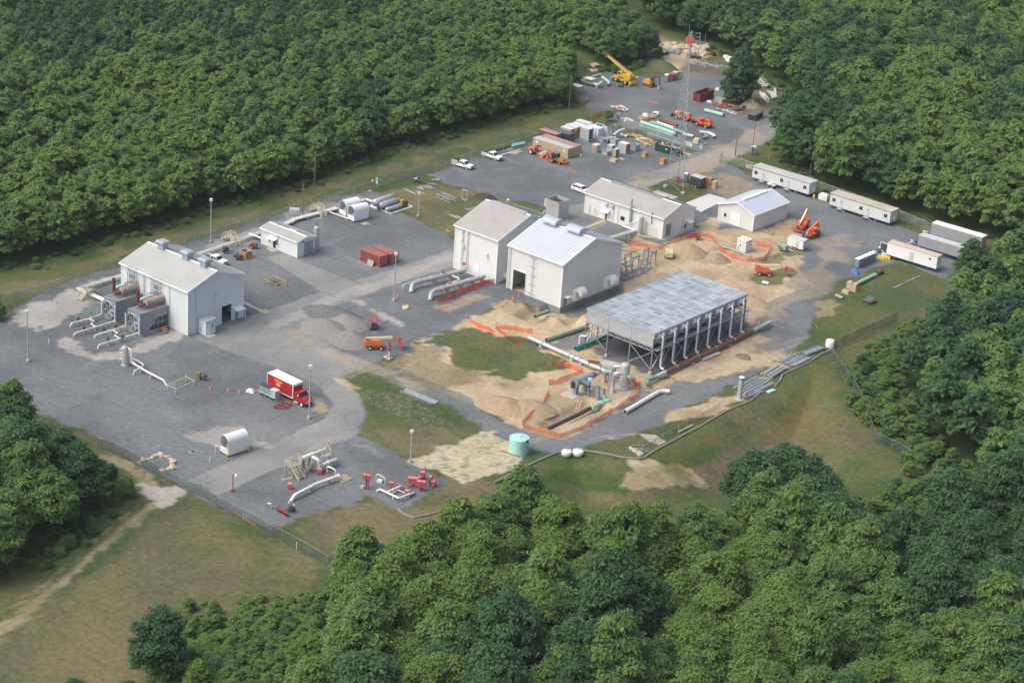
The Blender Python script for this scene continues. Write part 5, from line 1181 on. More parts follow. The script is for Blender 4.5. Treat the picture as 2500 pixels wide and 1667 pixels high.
def muffler(label,fc,first=[]):
 lo = fc.location+Vector((0,0,4.86))
 if first: return dup(first[0],lo,0,label,'exhaust mufflers on the fan coolers')
 t = T('exhaust_muffler',label,'muffler',lo,0,'exhaust mufflers on the fan coolers'); first.append(t)
 MB().tube([(2.2,2.6,1.15),(2.2,2.8,1.15),(2.2,7.3,1.15),(2.2,7.5,1.15)],[.55,.8,.8,.55],18).build('body',RUSTP,t)
 MB().tube([(2.2,2.7,1.0),(2.2,1.9,.8),(1.0,1.9,.8),(1.0,1.9,3.9)],.36,12,bend=.5).build('tail_pipe',mat('oxide_stack',(.12,.04,.03),.8,var=.3),t)
 for y in (3.3,6.8): MB().box(1.6,y-.12,.0,2.8,y+.12,.5).build('saddle',GALVD,t,0)
 return t
muffler('rust-streaked exhaust muffler on the rear fan cooler',fc1); muffler('rust-streaked exhaust muffler on the front fan cooler',fc2)
for fc,w in ((fc1,'rear'),(fc2,'front')):
 t = T('surge_bottle','slim pale blue horizontal bottle beside the muffler on the %s fan cooler' % w,'tank',fc.location+Vector((-.2,0,4.86)))
 MB().tube([(0,3.0,1.0),(0,3.2,1.0),(0,6.2,1.0),(0,6.4,1.0)],[.2,.36,.36,.2],14).build('shell',mat('pale_blue_paint',(.50,.62,.64),.5,var=.1),t)
 for y in (3.6,5.9): MB().box(-.2,y-.1,0,.2,y+.1,.7).build('saddle',GALVD,t,0)
# four white runs on the gravel before the coolers
def ground_run(label,pts,r=.17):
 return pipe(label,pth(*pts),r,PIPEW,bend=.55,n=10,supports=(.3,.55,.8),flanges=(.35,.5),group='white pipe runs before the fan coolers')
ground_run('white pipe run on the gravel, rearmost of the four before the fan coolers',[('1',572,795,0),('1',580,765,.8),('1',720,730,.8),('1',835,690,.8)])
ground_run('white pipe run on the gravel joined to the rear fan cooler riser',[('1',600,872,0),('1',608,845,.8),('1',780,795,.8),('1',935,745,.8)])
ground_run('white pipe run on the gravel under the front fan cooler, third of the four',[('1',768,890,0),('1',776,862,.8),('1',920,822,.8),('1',1032,780,.8)])
ground_run('white pipe run on the gravel nearest the yard of the four',[('1',797,970,0),('1',805,940,.8),('1',970,892,.8),('1',1130,842,.8)])
pipe('zigzag white link pipe between the two rear gravel runs',pth(('1',725,728,.8),('1',768,745,.8),('1',738,768,.8),('1',785,795,.8)),.12,PIPEW,bend=.25,n=8)
pipe('zigzag white link pipe between the two front gravel runs',pth(('1',920,822,.8),('1',962,842,.8),('1',932,862,.8),('1',978,888,.8)),.12,PIPEW,bend=.25,n=8)
for i,(x,y) in enumerate(((685,815),(850,825),(945,805),(880,905),(640,740),(1000,885))):
 p = W('1',x,y,.8); t = T('valve','small dark valve on the white pipe runs before the fan coolers','valve',(p.x,p.y,0),0,'dark valves on the white pipe runs')
 MB().obox((0,0,.9),(.5,.5,.5),.5).build('body',STEEL,t,0); MB().tube([(0,0,0),(0,0,1.7)],.08,8).build('stem',STEEL,t)
p = W('1',740,690,1.5); t = T('relief_valve','small green-topped upright valve on the rear white pipe run','valve',(p.x,p.y,0)); MB().tube([(0,0,0),(0,0,1.4)],.1,8).build('stem',PIPEW,t); MB().tube([(0,0,1.4),(0,0,2.1)],.22,10).build('cap',TEAL,t)
# scrubber vessel in the yard
p = G('1',1020,1108); hv = HT(p,'1',1020,945); t = T('scrubber_vessel','upright silver scrubber vessel standing alone in the gravel yard','vessel',p)
MB().lathe([(.80,-.1),(.80,.25),(.66,.3),(.66,hv-.45),(.55,hv-.2),(.3,hv-.05),(.02,hv)],n=22).build('shell',SILV,t)
MB().tube([(.4,.3,hv-.5),(1.3,.4,hv-.6),(1.5,.4,hv-1.2),(1.5,.4,.9)],.2,10,bend=.5).build('outlet_pipe',PIPEW,t)
for k,z in enumerate((1.2,2.5,3.3)): MB().tube([(-.5,0,z),(-1.3,-.2,z),(-1.3,-.2,z-.6)],.11,8,bend=.3).build('branch_pipe',PIPEW,t)
pipe('white pipe line running from the silver scrubber to the yellow rails',pth(('1',1080,1060,1.0),('1',1085,1090,1.0),('1',1200,1160,1.0),('1',1330,1225,1.0),('1',1362,1275,0)),.2,PIPEW,bend=.5,n=10,supports=(.35,.6),flanges=(.3,.5))
pipe('white loop pipe beside the silver scrubber',pth(('1',1075,1045,1.0),('1',1168,1098,1.0),('1',1165,1110,1.0),('1',1130,1135,1.0),('1',1095,1150,1.0),('1',1090,1185,0)),.17,PIPEW,bend=.4,n=10)
# yellow guard rails
def guard(label,F,pts,h=1.1,m=YELP,closed=True,z=0):
 P = [G(F,*q) for q in pts]; o = P[0]; t = T('guard_rail',label,'guard rail',o); Q = [q-o for q in P]
 for q in Q: MB().tube([q,q+Vector((0,0,h+.25))],.1,8).build('post',m,t)
 E_ = list(zip(Q,Q[1:]+([Q[0]] if closed else []))); E_ = E_ if closed else E_[:len(Q)-1]
 for a,b in E_: MB().tube([a+Vector((0,0,h)),b+Vector((0,0,h))],.055,6).build('rail',m,t)
 return t
guard('pale yellow rail square around the pipe end in the yard','1',[(1365,1310),(1432,1340),(1580,1275),(1513,1240)])
guard('deep yellow rail square around a drain beside the left house','2',[(512,975),(622,1022),(706,990),(595,945)],m=YEL)
guard('yellow rail barrier in front of the white arched hut','c',[(1008,1148),(1193,1075)],closed=False,m=YEL)
o = MB().plate([tuple((G('2',*q)-G('2',625,975))[:2]) for q in ((560,965),(625,995),(660,980),(600,950))],-.05,.12).build('drain_grate',STEEL); o.location = G('2',625,975); tag(o,'dark drain grate inside the deep yellow rails','drain')
# long silver pipe by the cooler
pipe('long bare silver pipe running past the cooler to the upright vessel',pth(('3',860,1440,.8),('3',950,1480,.8),('a',600,830,.8),('a',760,900,.8),('a',960,975,.8)),.46,GALVL,flanges=(.16,.47,.52,.58),supports=(.15,.5,.6),bend=.3)
# vessels in the excavation
p = G('k',1270,690); hv = HT(p,'k',1295,195); t = T('filter_vessel','big upright silver vessel with curved pipes in the excavation','vessel',p)
MB().lathe([(1.15,-.1),(1.15,.3),(.95,.4),(.95,hv-.55),(.82,hv-.25),(.45,hv-.06),(.02,hv)],n=26).build('shell',SILV,t)
MB().tube(pth(('k',1240,280,hv-1.3))+pth(('k',1100,260,hv-1.3),('k',1060,350,3.0)),.42,14,bend=.9).build('tmp',SILV)
bpy.data.objects['tmp'].name = 'upper_elbow'; o = bpy.data.objects['upper_elbow']; o.parent = t; o.matrix_parent_inverse = Matrix.Translation(-p)
o = MB().tube(pth(('k',1250,400,4.3),('k',1110,400,4.3),('k',1070,560,2.0),('k',1050,810,-.4)),.46,14,bend=1.2).build('inlet_elbow',SILV,t); o.matrix_parent_inverse = Matrix.Translation(-p)
o = MB().tube(pth(('k',1340,470,2.9),('k',1430,480,2.9),('k',1500,600,.0)),.40,14,bend=1.2).build('outlet_elbow',SILV,t); o.matrix_parent_inverse = Matrix.Translation(-p)
for z in (hv*.35,hv*.62): MB().lathe([(.97,z-.06),(.97,z+.06)],n=26).build('band',LGREY,t)
t = T('separator_vessel','big horizontal grey vessel with a blanked flange end in the excavation','vessel',G('k',420,800)); o_ = t.location
def loc(pts): return [q-o_ for q in pts]
A,B_ = loc(pth(('k',330,580,2.9)))[0],loc(pth(('k',700,430,2.9)))[0]; d = (B_-A).normalized()
MB().tube([A,A+d*5.0],.88,22).build('shell',GREYV,t); MB().tube([A-d*.15,A+d*.25],1.12,24).build('flange',GREYV,t); MB().tube([A+d*5,B_+d*.3],.62,18).build('neck',mat('dark_vessel_paint',(.10,.13,.16),.5),t)
MB().tube([B_+d*.3,B_+d*1.3],.5,16).build('end_fitting',SILV,t)
MB().obox((A.x-d.x*.3,A.y-d.y*.3-.2,A.z-.9),(.5,.8,1.3),.4).build('hinge_davit',STEEL,t,0)
for k in (.6,3.6): q = A+d*k; MB().box(q.x-.45,q.y-.45,-.3,q.x+.45,q.y+.45,q.z-.5).build('pedestal',GREYV,t,0)
MB().tube(loc(pth(('k',480,560,2.9),('k',560,590,2.9)))+loc(pth(('k',640,625,2.9))),.55,16).build('side_valve',mat('dark_vessel_paint',(.10,.13,.16)),t)
MB().tube(loc(pth(('k',640,625,2.9),('k',780,640,2.9),('k',780,980,-.7))),.44,14,bend=1.3).build('down_pipe',GREYV,t)
MB().tube(loc(pth(('k',605,660,2.2),('k',605,880,-.4))),.30,12).build('strut',GREYV,t)
MB().obox(tuple(loc(pth(('k',630,540,3.6)))[0]),(.9,.6,.5),.5).build('actuator',LGREY,t,0)
# mint fittings and wrapped pipe in the trench
pipe('mint green pipe tee lying in the excavation trench',pth(('k',650,1065,0),('k',800,990,0),('k',1005,915,0)),.48,PIPEM,flanges=(.05,.55,.85),bend=.2)
p = W('k',895,880,.2); t = T('valve','mint green valve with a dark red stem over the trench tee','valve',p-Vector((0,0,.1))); MB().lathe([(.5,0),(.55,.4),(.3,.8),(.2,1.0)],n=16).build('bonnet',PIPEM,t); MB().tube([(0,0,1),(0,0,2.3)],.14,8).build('stem',REDD,t); MB().obox((0,0,2.3),(1.4,.5,.3),.4).build('actuator',SILV,t,0)
pipe('black wrapped pipe running out of the excavation trench',pth(('k',640,1065,-.1),('k',380,1200,-.1),('a',430,1370,.1)),.40,BROWNP,bend=.2)
t = T('ladder','wooden ladder leaning into the excavation trench','ladder',G('k',390,1140)); a0,a1 = W('k',375,1140,-.8)-t.location,W('k',440,910,.9)-t.location; e = Vector((.38,.3,0))
for s in (-.5,.5): MB().bar(a0+e*s*1.4,a1+e*s*1.4,.1).build('stile',LUMB,t,0)
for k in range(1,9): q = a0.lerp(a1,k/9); MB().bar(q-e*.7,q+e*.7,.07).build('rung',LUMB,t,0)
b = MB().plate([tuple((G('k',*q)-G('k',260,850))[:2]) for q in ((60,820),(310,915),(460,850),(215,750))],-.1,.28).build('concrete_slab',CONC); b.location = G('k',260,850); tag(b,'pale concrete slab lying beside the grey separator vessel','slab')
pipe('mint green pipe stub with a dark sleeve behind the upright vessel',pth(('k',865,375,2.2),('k',1000,375,2.2),('k',1095,385,2.2)),.44,PIPEM,bend=.1,supports=(.2,.7))
t = T('work_platform','small grey grating platform between the silver pipe and the upright vessel','platform',G('a',870,960));
for x,y in ((-1.2,-1),(1.2,-1),(1.2,1),(-1.2,1)): MB().box(x-.06,y-.06,0,x+.06,y+.06,2.4).build('leg',GALV,t,0)
MB().box(-1.4,-1.2,2.2,1.4,1.2,2.32).build('deck',GALVL,t,0)
t = T('plywood_form','brown plywood form standing against the silver pipe','form',G('k',720,330),.45); MB().box(-1.4,-.08,0,1.4,.08,1.5).build('panel',WOODO,t,0); MB().box(-1.5,-.12,1.5,1.5,.12,1.9).build('top_rail',RUST,t,0)
pipe('loose white pipe with one bent end lying on the grey track',pth(('a',1003,1245,.45),('a',1265,1090,.45),('a',1335,1092,.45)),.46,PIPEW,bend=1.6,hollow=True)
# header pipe along the cooler
a = W('a',1230,985,1.0); b_ = W('a',2100,570,1.0)
t = T('header_pipe','long red-brown header pipe with green ends along the foot of the air cooler','header pipe',(a.x,a.y,0)); o_ = Vector((a.x,a.y,0)); dd = (b_-a)
def hp(k): return a+dd*k-o_
MB().tube([hp(.0),hp(.08)],.47,16).build('tube',mat('pale_blue_pipe',(.42,.50,.53),.5),t); MB().tube([hp(.08),hp(.83)],.47,16).build('tube',PIPER,t); MB().tube([hp(.83),hp(.985),hp(1.0)],[.47,.47,.3],16).build('tube',PIPEP,t)
q = W('a',1160,1015,1.0)-o_; MB().tube([hp(0),q,q+Vector((1.4,-.9,0))],.5,16,bend=1.0).build('elbow',PIPEG,t)
for k in (.1,.3,.45,.62): c = hp(k); MB().box(c.x-.6,c.y-.25,-.2,c.x+.6,c.y+.25,.55).build('support',CONC,t,0)
for k in (.17,.35,.5,.66,.83): c = hp(k); dn = dd.normalized(); MB().tube([c-dn*.08,c+dn*.08],.56,16).build('clamp',GALVL,t)
c = hp(.88); MB().tube([c,c+Vector((0,0,1.5))],.22,10).build('branch',PIPEP,t)
c = W('a',1640,830,0); o = MB().obox((0,0,-.1),(1.0,5.6,.55),-.08).build('concrete_sleeper',CONC); o.location = W('a',1645,838,0); tag(o,'long concrete sleeper beside the red-brown header pipe','sleeper')
# left of the cooler
pipe('green coated pipe lying open-ended on the dirt left of the air cooler',pth(('a',412,708,.5),('a',720,605,.5)),.47,PIPEG,bend=.1,hollow=True,supports=(.3,))
pipe('bright teal pipe running under the left end of the air cooler',pth(('a',630,768,.7),('a',780,705,.7),('a',1000,620,.7)),.47,TEAL,bend=.1,hollow=True,supports=(.3,.7))
for i,(x,y,h_) in enumerate(((660,735,2.6),(745,690,4.5),(835,650,4.5))):
 p = W('a',x,y,1.1); pipe('white upright pipe rising from the teal pipe, %s' % ('the short one outside the deck','the middle one','the one deepest under the deck')[i],[p,p+Vector((0,0,h_*.7)),p+Vector((1.2,.9,h_*.7)),p+Vector((1.2,.9,h_))],.2,PIPEW,bend=.4,n=10)
pipe('short green pipe stub sticking out of the concrete footing',pth(('3',912,1255,.0),('3',1030,1210,.0)),.42,PIPEG,bend=.1,hollow=True)
for k,(F,x,y) in enumerate((('3',1075,1280),)):
 t = T('wire_panel','small wooden framed panel leaning in the pit below the concrete footing','panel',G(F,x,y),.2)
 for z in (.1,1.1): MB().bar((-1,0,z),(1,0,z),.08).build('rail',WOOD,t,0)
 for x_ in (-1,0,1): MB().bar((x_,0,0),(x_,0,1.3),.08).build('post',WOOD,t,0)
# valve yard at the bottom
pipe('thick white pipe turning down into the gravel in the lower valve yard',pth(('d',875,750,0),('d',905,700,.9),('d',1090,605,.9),('d',1275,540,.9)),.33,PIPEW,bend=1.0,supports=(.45,.8),flanges=(.98,))
pipe('white pipe with a valve at the right end of the yellow platform',pth(('d',1130,455,1.4),('d',1245,405,1.4),('d',1258,420,.6)),.34,PIPEW,bend=.4,flanges=(.3,))
pipe('slim white arched pipe beside the thick white pipe',pth(('d',1172,520,0),('d',1172,462,1.8),('d',1240,490,1.8),('d',1242,535,.6)),.15,PIPEW,bend=.5,n=10)
pipe('white elbow pipe dropping from the yellow platform',pth(('d',1050,390,2.9),('d',1105,410,2.9),('d',1112,500,.2)),.33,PIPEW,bend=.8)
t = T('pig_launcher','horizontal white launcher barrel lying on the yellow railed platform','launcher',G('d',1000,470)); o_ = t.location
MB().tube([q-o_ for q in pth(('d',955,405,3.0),('d',1060,362,3.0))],.42,16).build('barrel',PIPEW,t); MB().tube([q-o_ for q in pth(('d',1060,362,3.0),('d',1160,320,3.0))],.26,14).build('neck',PIPEW,t)
MB().tube([q-o_ for q in pth(('d',948,408,3.0),('d',958,404,3.0))],.55,16).build('closure',SILV,t)
for k in (.2,.7): q = pth(('d',955,405,3.0))[0].lerp(pth(('d',1060,362,3.0))[0],k)-o_; MB().box(q.x-.2,q.y-.2,0,q.x+.2,q.y+.2,2.7).build('support',GALVD,t,0)
def stair_platform(label,F,corners,z,stair,h=1.05,m=YELP):
 P = [W(F,x,y,z) for x,y in corners]; o = Vector((P[0].x,P[0].y,0)); t = T('access_platform',label,'platform',o); Q = [q-o for q in P]
 MB().plate([tuple(q[:2]) for q in Q],z-.1,z).build('deck',GALV,t,0)
 for q in Q: MB().tube([(q.x,q.y,0),(q.x,q.y,z+h)],.07,6).build('post',m,t)
 for a,b in zip(Q,Q[1:]):
  for zz in (h,h*.55): MB().tube([a+Vector((0,0,zz)),b+Vector((0,0,zz))],.045,6).build('rail',m,t)
 s0,s1,w = stair; a = W(F,*s0,z)-o; b = G(F,*s1)-o; side = Vector((-(b-a).y,(b-a).x,0)).normalized()*w/2; n = 7
 for s in (-1,1):
  MB().bar(a+side*s,b+side*s,.12,.25).build('stringer',m,t,0); MB().tube([a+side*s+Vector((0,0,h)),b+side*s+Vector((0,0,h))],.05,6).build('handrail',m,t)
  MB().tube([b+side*s,b+side*s+Vector((0,0,h))],.05,6).build('post',m,t)
 for k in range(1,n): q = a.lerp(b,k/n); d = (b-a); d.z = 0; d = d.normalized()*.14; MB().add([q-side-d,q+side-d,q+side+d,q-side+d,q-side-d+Vector((0,0,.05)),q+side-d+Vector((0,0,.05)),q+side+d+Vector((0,0,.05)),q-side+d+Vector((0,0,.05))],[(0,3,2,1),(4,5,6,7),(0,1,5,4),(1,2,6,5),(2,3,7,6),(3,0,4,7)]).build('tread',GALVL,t,0)
 return t
stair_platform('yellow railed platform with stairs on the left side of the launcher','d',[(960,440),(915,420),(825,455),(885,475)],2.0,((905,460),(965,570),1.6))
stair_platform('yellow railed platform at the right end of the launcher','d',[(1130,395),(1205,370),(1180,335),(1100,365)],2.4,((1060,420),(1030,500),.8))
t = T('guard_rail','yellow rail running behind the white launcher barrel','guard rail',G('d',900,480)); o_ = t.location
P = [W('d',x,y,2.4)-o_ for x,y in ((870,430),(938,400),(1022,365),(1105,335),(1182,300))]
for q in P: MB().tube([(q.x,q.y,0),(q.x,q.y,3.4)],.1,6).build('post',YELP,t)
for zz in (.3,.8): MB().tube([q+Vector((0,0,zz)) for q in P],.06,6).build('rail',YELP,t)
o = MB().plate([tuple((G('d',*q)-G('d',1310,570))[:2]) for q in ((1240,575),(1300,602),(1385,568),(1315,528))],-.08,.15).build('sump_pit',mat('sump_concrete',(.34,.29,.20),.9)); o.location = G('d',1310,570); tag(o,'square concrete sump beside the end of the thick white pipe','sump')
pipe('white pipe square on low supports in the red valve yard',pth(('l',560,740,0),('l',630,690,.7),('l',1080,905,.7),('l',1230,840,.7),('l',1420,770,.6),('l',1440,800,0)),.2,PIPEW,bend=.5,supports=(.42,.8))
pipe('white cross pipe joining the pipe square in the red valve yard',pth(('l',800,765,.7),('l',940,700,.7),('l',1110,625,.7)),.2,PIPEW,bend=.2,flanges=(.45,),supports=(.95,))
pipe('thin pink-red pipe along the back of the pipe square',pth(('l',1010,545,1.0),('l',1080,570,1.0),('l',1280,670,1.0),('l',1330,700,.3)),.1,REDV,bend=.3,n=8)
pipe('thin white pipe loop inside the pipe square',pth(('l',915,785,.5),('l',1050,705,.5),('l',1220,785,.5)),.07,PIPEW,bend=.3,n=8)
def red_box(label,F,x,y,w,d,h,z0=.7,n=1,stack=0):
 p = G(F,x,y); t = T('valve_operator',label,'valve',p,.6)
 for k in range(n): MB().box(-w/2+(k-(n-1)/2)*(w+.12),-d/2,z0,w/2+(k-(n-1)/2)*(w+.12),d/2,z0+h).build('actuator',REDV,t,0); MB().box(-w/2+(k-(n-1)/2)*(w+.12)-.03,-d/2-.03,z0+h,w/2+(k-(n-1)/2)*(w+.12)+.03,d/2+.03,z0+h+.08).build('lid',mat('pink_sunbleached_paint',(.60,.24,.24),.6),t,0)
 MB().tube([(0,0,-.1),(0,0,z0+.1)],.16,8).build('stem',REDD,t)
 if stack: MB().tube([(.35,.2,0),(.35,.2,z0+h+stack)],.1,8).build('stack',REDV,t)
for a in (('red valve boxes in a row of three right of the pipe square','l',1390,640,.5,.7,1.2,.6,3),('red valve cluster nearest the grass edge in the valve yard','l',1580,730,.7,.7,1.1,.8,2,.2),('red valve with a tall stack at the far corner of the valve yard','l',1610,480,.7,.7,.9,.7,1,1.1),('small red drum valve at the far corner of the valve yard','l',1550,500,.5,.5,.7,.1),
  ('red valve pair with thin uprights beside the straw','l',1780,620,.55,.55,.9,1.0,1,.8),('red valve at the right tip of the valve yard','l',1860,650,.6,.5,1.0,.2,1,1.4),('red valve box at the left corner of the pipe square','l',895,665,.7,.5,.9,.2),('red valve box straddling the right side of the pipe square','l',1265,850,.8,.7,.9,.2),('red valve on a tall post between the platform and the pipe square','l',320,700,.6,.6,.9,2.0,2,.9),
  ('red valve at the foot of the white elbow below the platform','d',1108,530,.9,.6,.7,.4),('red gearbox valve on the gravel left of the thick white pipe','d',865,650,.7,.7,.9,.2)):
 red_box(*a)
pipe('white arched pipe on a pad beside the tall red valve',pth(('l',555,520,0),('l',555,345,1.8),('l',640,375,1.8),('l',755,440,1.6),('l',755,600,0)),.1,PIPEW,bend=.4,n=8)
o = MB().obox((0,0,0),(.9,.9,.4),.5).build('pedestal',WHITE); o.location = G('l',632,530); tag(o,'small white pad under the arched pipe in the valve yard','pad')
pipe('thin white pipe rack left of the thick white pipe',pth(('d',800,600,0),('d',800,575,.8),('d',880,555,.8)),.08,PIPEW,bend=.2,n=8)
pipe('small white pipe stand near the snow plough',pth(('d',680,765,1.0),('d',715,770,1.0),('d',715,805,0)),.16,PIPEW,bend=.3,n=8)
o = MB().plate([tuple((G('l',*q)-G('l',230,650))[:2]) for q in ((165,655),(240,690),(300,650),(215,620))],0,.3).build('pallet',GALVL); o.location = G('l',230,650); tag(o,'small grey pallet beside the tall red valve','pallet')
p = G('d',398,668); hl = HT(p,'d',402,530); t = T('light_post','slim red post with a small white lamp near the lower driveway','light post',p); MB().tube([(0,0,0),(0,0,hl)],.09,8).build('shaft',REDD,t); MB().tube([(0,0,-.1),(0,0,.25)],.4,10).build('base',REDD,t); MB().lathe([(.3,0),(.2,.3),(.05,.4)],(.5,.3,hl-.2),12).build('lamp',WHITE,t)
# skid of horizontal vessels by the left fence
t = T('vessel_skid','white kerbed skid of horizontal grey vessels behind the arched huts','vessel skid',G('2',1620,365)); o_ = t.location
C4 = [G('2',*q)-o_ for q in ((1620,368),(1805,310),(1640,245),(1440,300))]
for a,b in zip(C4,C4[1:]+C4[:1]): MB().bar(a+Vector((0,0,.15)),b+Vector((0,0,.15)),.35,.45).build('kerb',WHITE,t,0)
MB().plate([tuple(q[:2]) for q in C4],0.02,.06).build('floor',STEEL,t,0)
for (x0,y0,x1,y1,z,r) in ((1480,265,1640,210,2.4,.85),(1530,290,1655,250,1.7,.75),(1585,325,1700,292,1.1,.5)):
 a,b = W('2',x0,y0,z)-o_,W('2',x1,y1,z)-o_; d = (b-a).normalized(); v = MB().tube([a-d*.45,a-d*.3,a,b,b+d*.3,b+d*.45],[.05,r*.7,r,r,r*.7,.05],18).build('vessel',SILV,t)
 for k in (.2,.8): q = a.lerp(b,k); MB().box(q.x-.3,q.y-.3,0,q.x+.3,q.y+.3,z-r*.6).build('saddle',GALVD,v,0)
q = W('2',1625,215,2.6)-o_; MB().tube([q,q+Vector((0,0,2.0))],.1,8).build('red_stack',REDV,t)
for x,y,m in ((1680,290,YEL),(1715,300,YEL),(1745,310,STEEL)): q = G('2',x,y)-o_; MB().box(q.x-.4,q.y-.4,.05,q.x+.4,q.y+.4,1.7).build('cabinet',m,t,0)
# slim tank by the shed
p = G('2',968,665); hv = HT(p,'2',962,470); t = T('slim_tank','tall slim grey tank standing beside the small low shed','tank',p); MB().lathe([(.62,0),(.62,hv-.3),(.4,hv-.08),(.02,hv)],n=20).build('shell',SILV,t); MB().tube([(0,0,hv-.1),(0,0,hv+1.0)],.1,8).build('vent',REDD,t); MB().tube([(0,0,-.2),(0,0,.2)],.85,16).build('base',CONC,t)
p = G('3',1828,540); hv = HT(p,'3',1838,385); t = T('slim_tank','tall slim grey tank in front of the long low house','tank',p); MB().lathe([(.6,0),(.6,hv-.25),(.4,hv-.06),(.02,hv)],n=20).build('shell',SILV,t); MB().tube([(0,0,-.2),(0,0,.2)],.8,16).build('base',CONC,t)
p = G('a',1860,1152); hv = HT(p,'a',1876,985); t = T('exhaust_stack','upright silver stack with a flat rain cap beside the lower track','stack',p); MB().tube([(0,0,.2),(0,0,hv-.5)],.5,18).build('shell',GALVL,t); MB().tube([(0,0,hv-.5),(0,0,hv-.15)],.42,18).build('throat',DARK,t); MB().tube([(0,0,hv-.15),(0,0,hv)],.58,18).build('cap',WHITE,t); MB().box(-.8,-.8,-.1,.8,.8,.2).build('base_plate',GALVL,t,0)
p = G('b',708,620); hv = HT(p,'b',710,492); t = T('vent_stack','short upright faded red pipe stack on the grass tip by the boom lift','stack',p); MB().tube([(0,0,.3),(0,0,hv)],.36,16).build('shell',mat('faded_pink_red',(.38,.10,.12),.6),t); MB().tube([(0,0,hv-.02),(0,0,hv+.01)],.31,16).build('mouth',DARK,t); MB().box(-.9,-.6,-.1,.9,.6,.3).build('base',CONC,t,0); MB().box(.6,-.7,0,.8,-.5,1.8).build('marker',WHITE,t,0)
# tall square stack behind the houses
p = G('3',1100,400); hv = HT(p,'3',1105,235); t = T('square_stack','square open-topped grey metal tower behind the two tall houses','stack',p,0)
w_ = 2.0; b = MB()
for x0,y0,x1,y1 in ((-w_,-w_,w_,-w_+.1),(-w_,w_-.1,w_,w_),(-w_,-w_+.1,-w_+.1,w_-.1),(w_-.1,-w_+.1,w_,w_-.1)): b.box(x0,y0,0,x1,y1,hv)
b.build('shell',SILV,t,0); MB().box(-w_+.1,-w_+.1,hv-.9,w_-.1,w_-.1,hv-.8).build('baffle',mat('sooty_baffle',(.07,.04,.035),.8),t,0)
b = MB()
for x0,y0,x1,y1 in ((-w_-.08,-w_-.08,w_+.08,-w_),(-w_-.08,w_,w_+.08,w_+.08),(-w_-.08,-w_,-w_,w_),(w_,-w_,w_+.08,w_)): b.box(x0,y0,hv-.25,x1,y1,hv+.04)
b.build('rim',GALVL,t,0); MB().tube([(-w_-.35,-w_+.4,0),(-w_-.35,-w_+.4,hv-1.5)],.16,8).build('conduit',RUST,t); MB().obox((-w_-.4,-w_+.4,hv-2.2),(.5,.5,2.0)).build('box',LGREY,t,0)
pipe('white angled pipe standing behind the tall older house',pth(('3',672,272,.3),('3',678,240,2.2)),.3,PIPEW,bend=.1,n=10)
pipe('white bent pipe standing on the gravel left of the square tower',pth(('3',985,360,.3),('3',1000,335,1.6)),.25,PIPEW,bend=.1,n=10)
# pipe rack in front of the long low house
t = T('pipe_bridge','white pipe bridge on posts before the long low house','pipe bridge',G('3',1700,560)); o_ = t.location
for k,dy in enumerate((0,12,24)):
 P = [q-o_ for q in pth(('3',1545+dy,568+dy*.45,2.6),('3',1760+dy,502+dy*.45,2.6),('3',1790-dy,508-dy*.2,2.6),('3',1665+dy*.6,465+dy*.3,2.6),('3',1800,428+dy*.4,2.6))]; MB().tube(P,.13,8,bend=.3).build('pipe',PIPEW,t)
for x,y in ((1600,560),(1735,516),(1700,480)): q = W('3',x,y,2.4)-o_; MB().box(q.x-.08,q.y-.08,0,q.x+.08,q.y+.08,2.45).build('post',GALV,t,0)
# low pipe rack and stile stairs along the left fence
def low_rack(label,F,pts,z=.8,off=(0.0,.45,.9),r=.14,m=PIPEW):
 P = [W(F,x,y,z) for x,y in pts]; o = Vector((P[0].x,P[0].y,0)); t = T('pipe_run',label,'pipe run',o)
 for k in off:
  Q = []
  for i,p in enumerate(P):
   d = P[min(i+1,len(P)-1)]-P[max(i-1,0)]; nn = Vector((-d.y,d.x,0)).normalized(); Q.append(p-o+nn*k)
  MB().tube(Q,r,8,bend=.4).build('pipe',m,t)
 for p in resample(P,5.0)[::1]: MB().box(p.x-o.x-.15,p.y-o.y-.15,0,p.x-o.x+.15,p.y-o.y+.15,z-.1).build('support',CONC,t,0)
low_rack('bundle of white pipes on low supports from the left house towards the stile','1',[(1620,205),(1900,110),(2135,25)])
low_rack('bundle of white pipes left of the compressor house','1',[(640,490),(1000,378)])
low_rack('white pipes running from the left stile back to the fan cooler','1',[(640,492),(840,580)])
low_rack('wide white pipe tray past the small low shed to the arched huts','2',[(700,460),(770,432),(790,415),(1000,360),(1160,318)],.7,(0,.35,.7,1.0),.18)
low_rack('white pipes from the front tray into the nearer arched hut','2',[(1070,345),(1240,405)],.5,(0,.3),.1)
low_rack('pair of white pipes entering the small low shed','2',[(380,535),(500,582)],.9,(0,.4),.12)
low_rack('white pipe bundle behind the arched huts towards the vessel skid','2',[(1330,262),(1400,240),(1480,270)],.6,(0,.35,.7),.13)
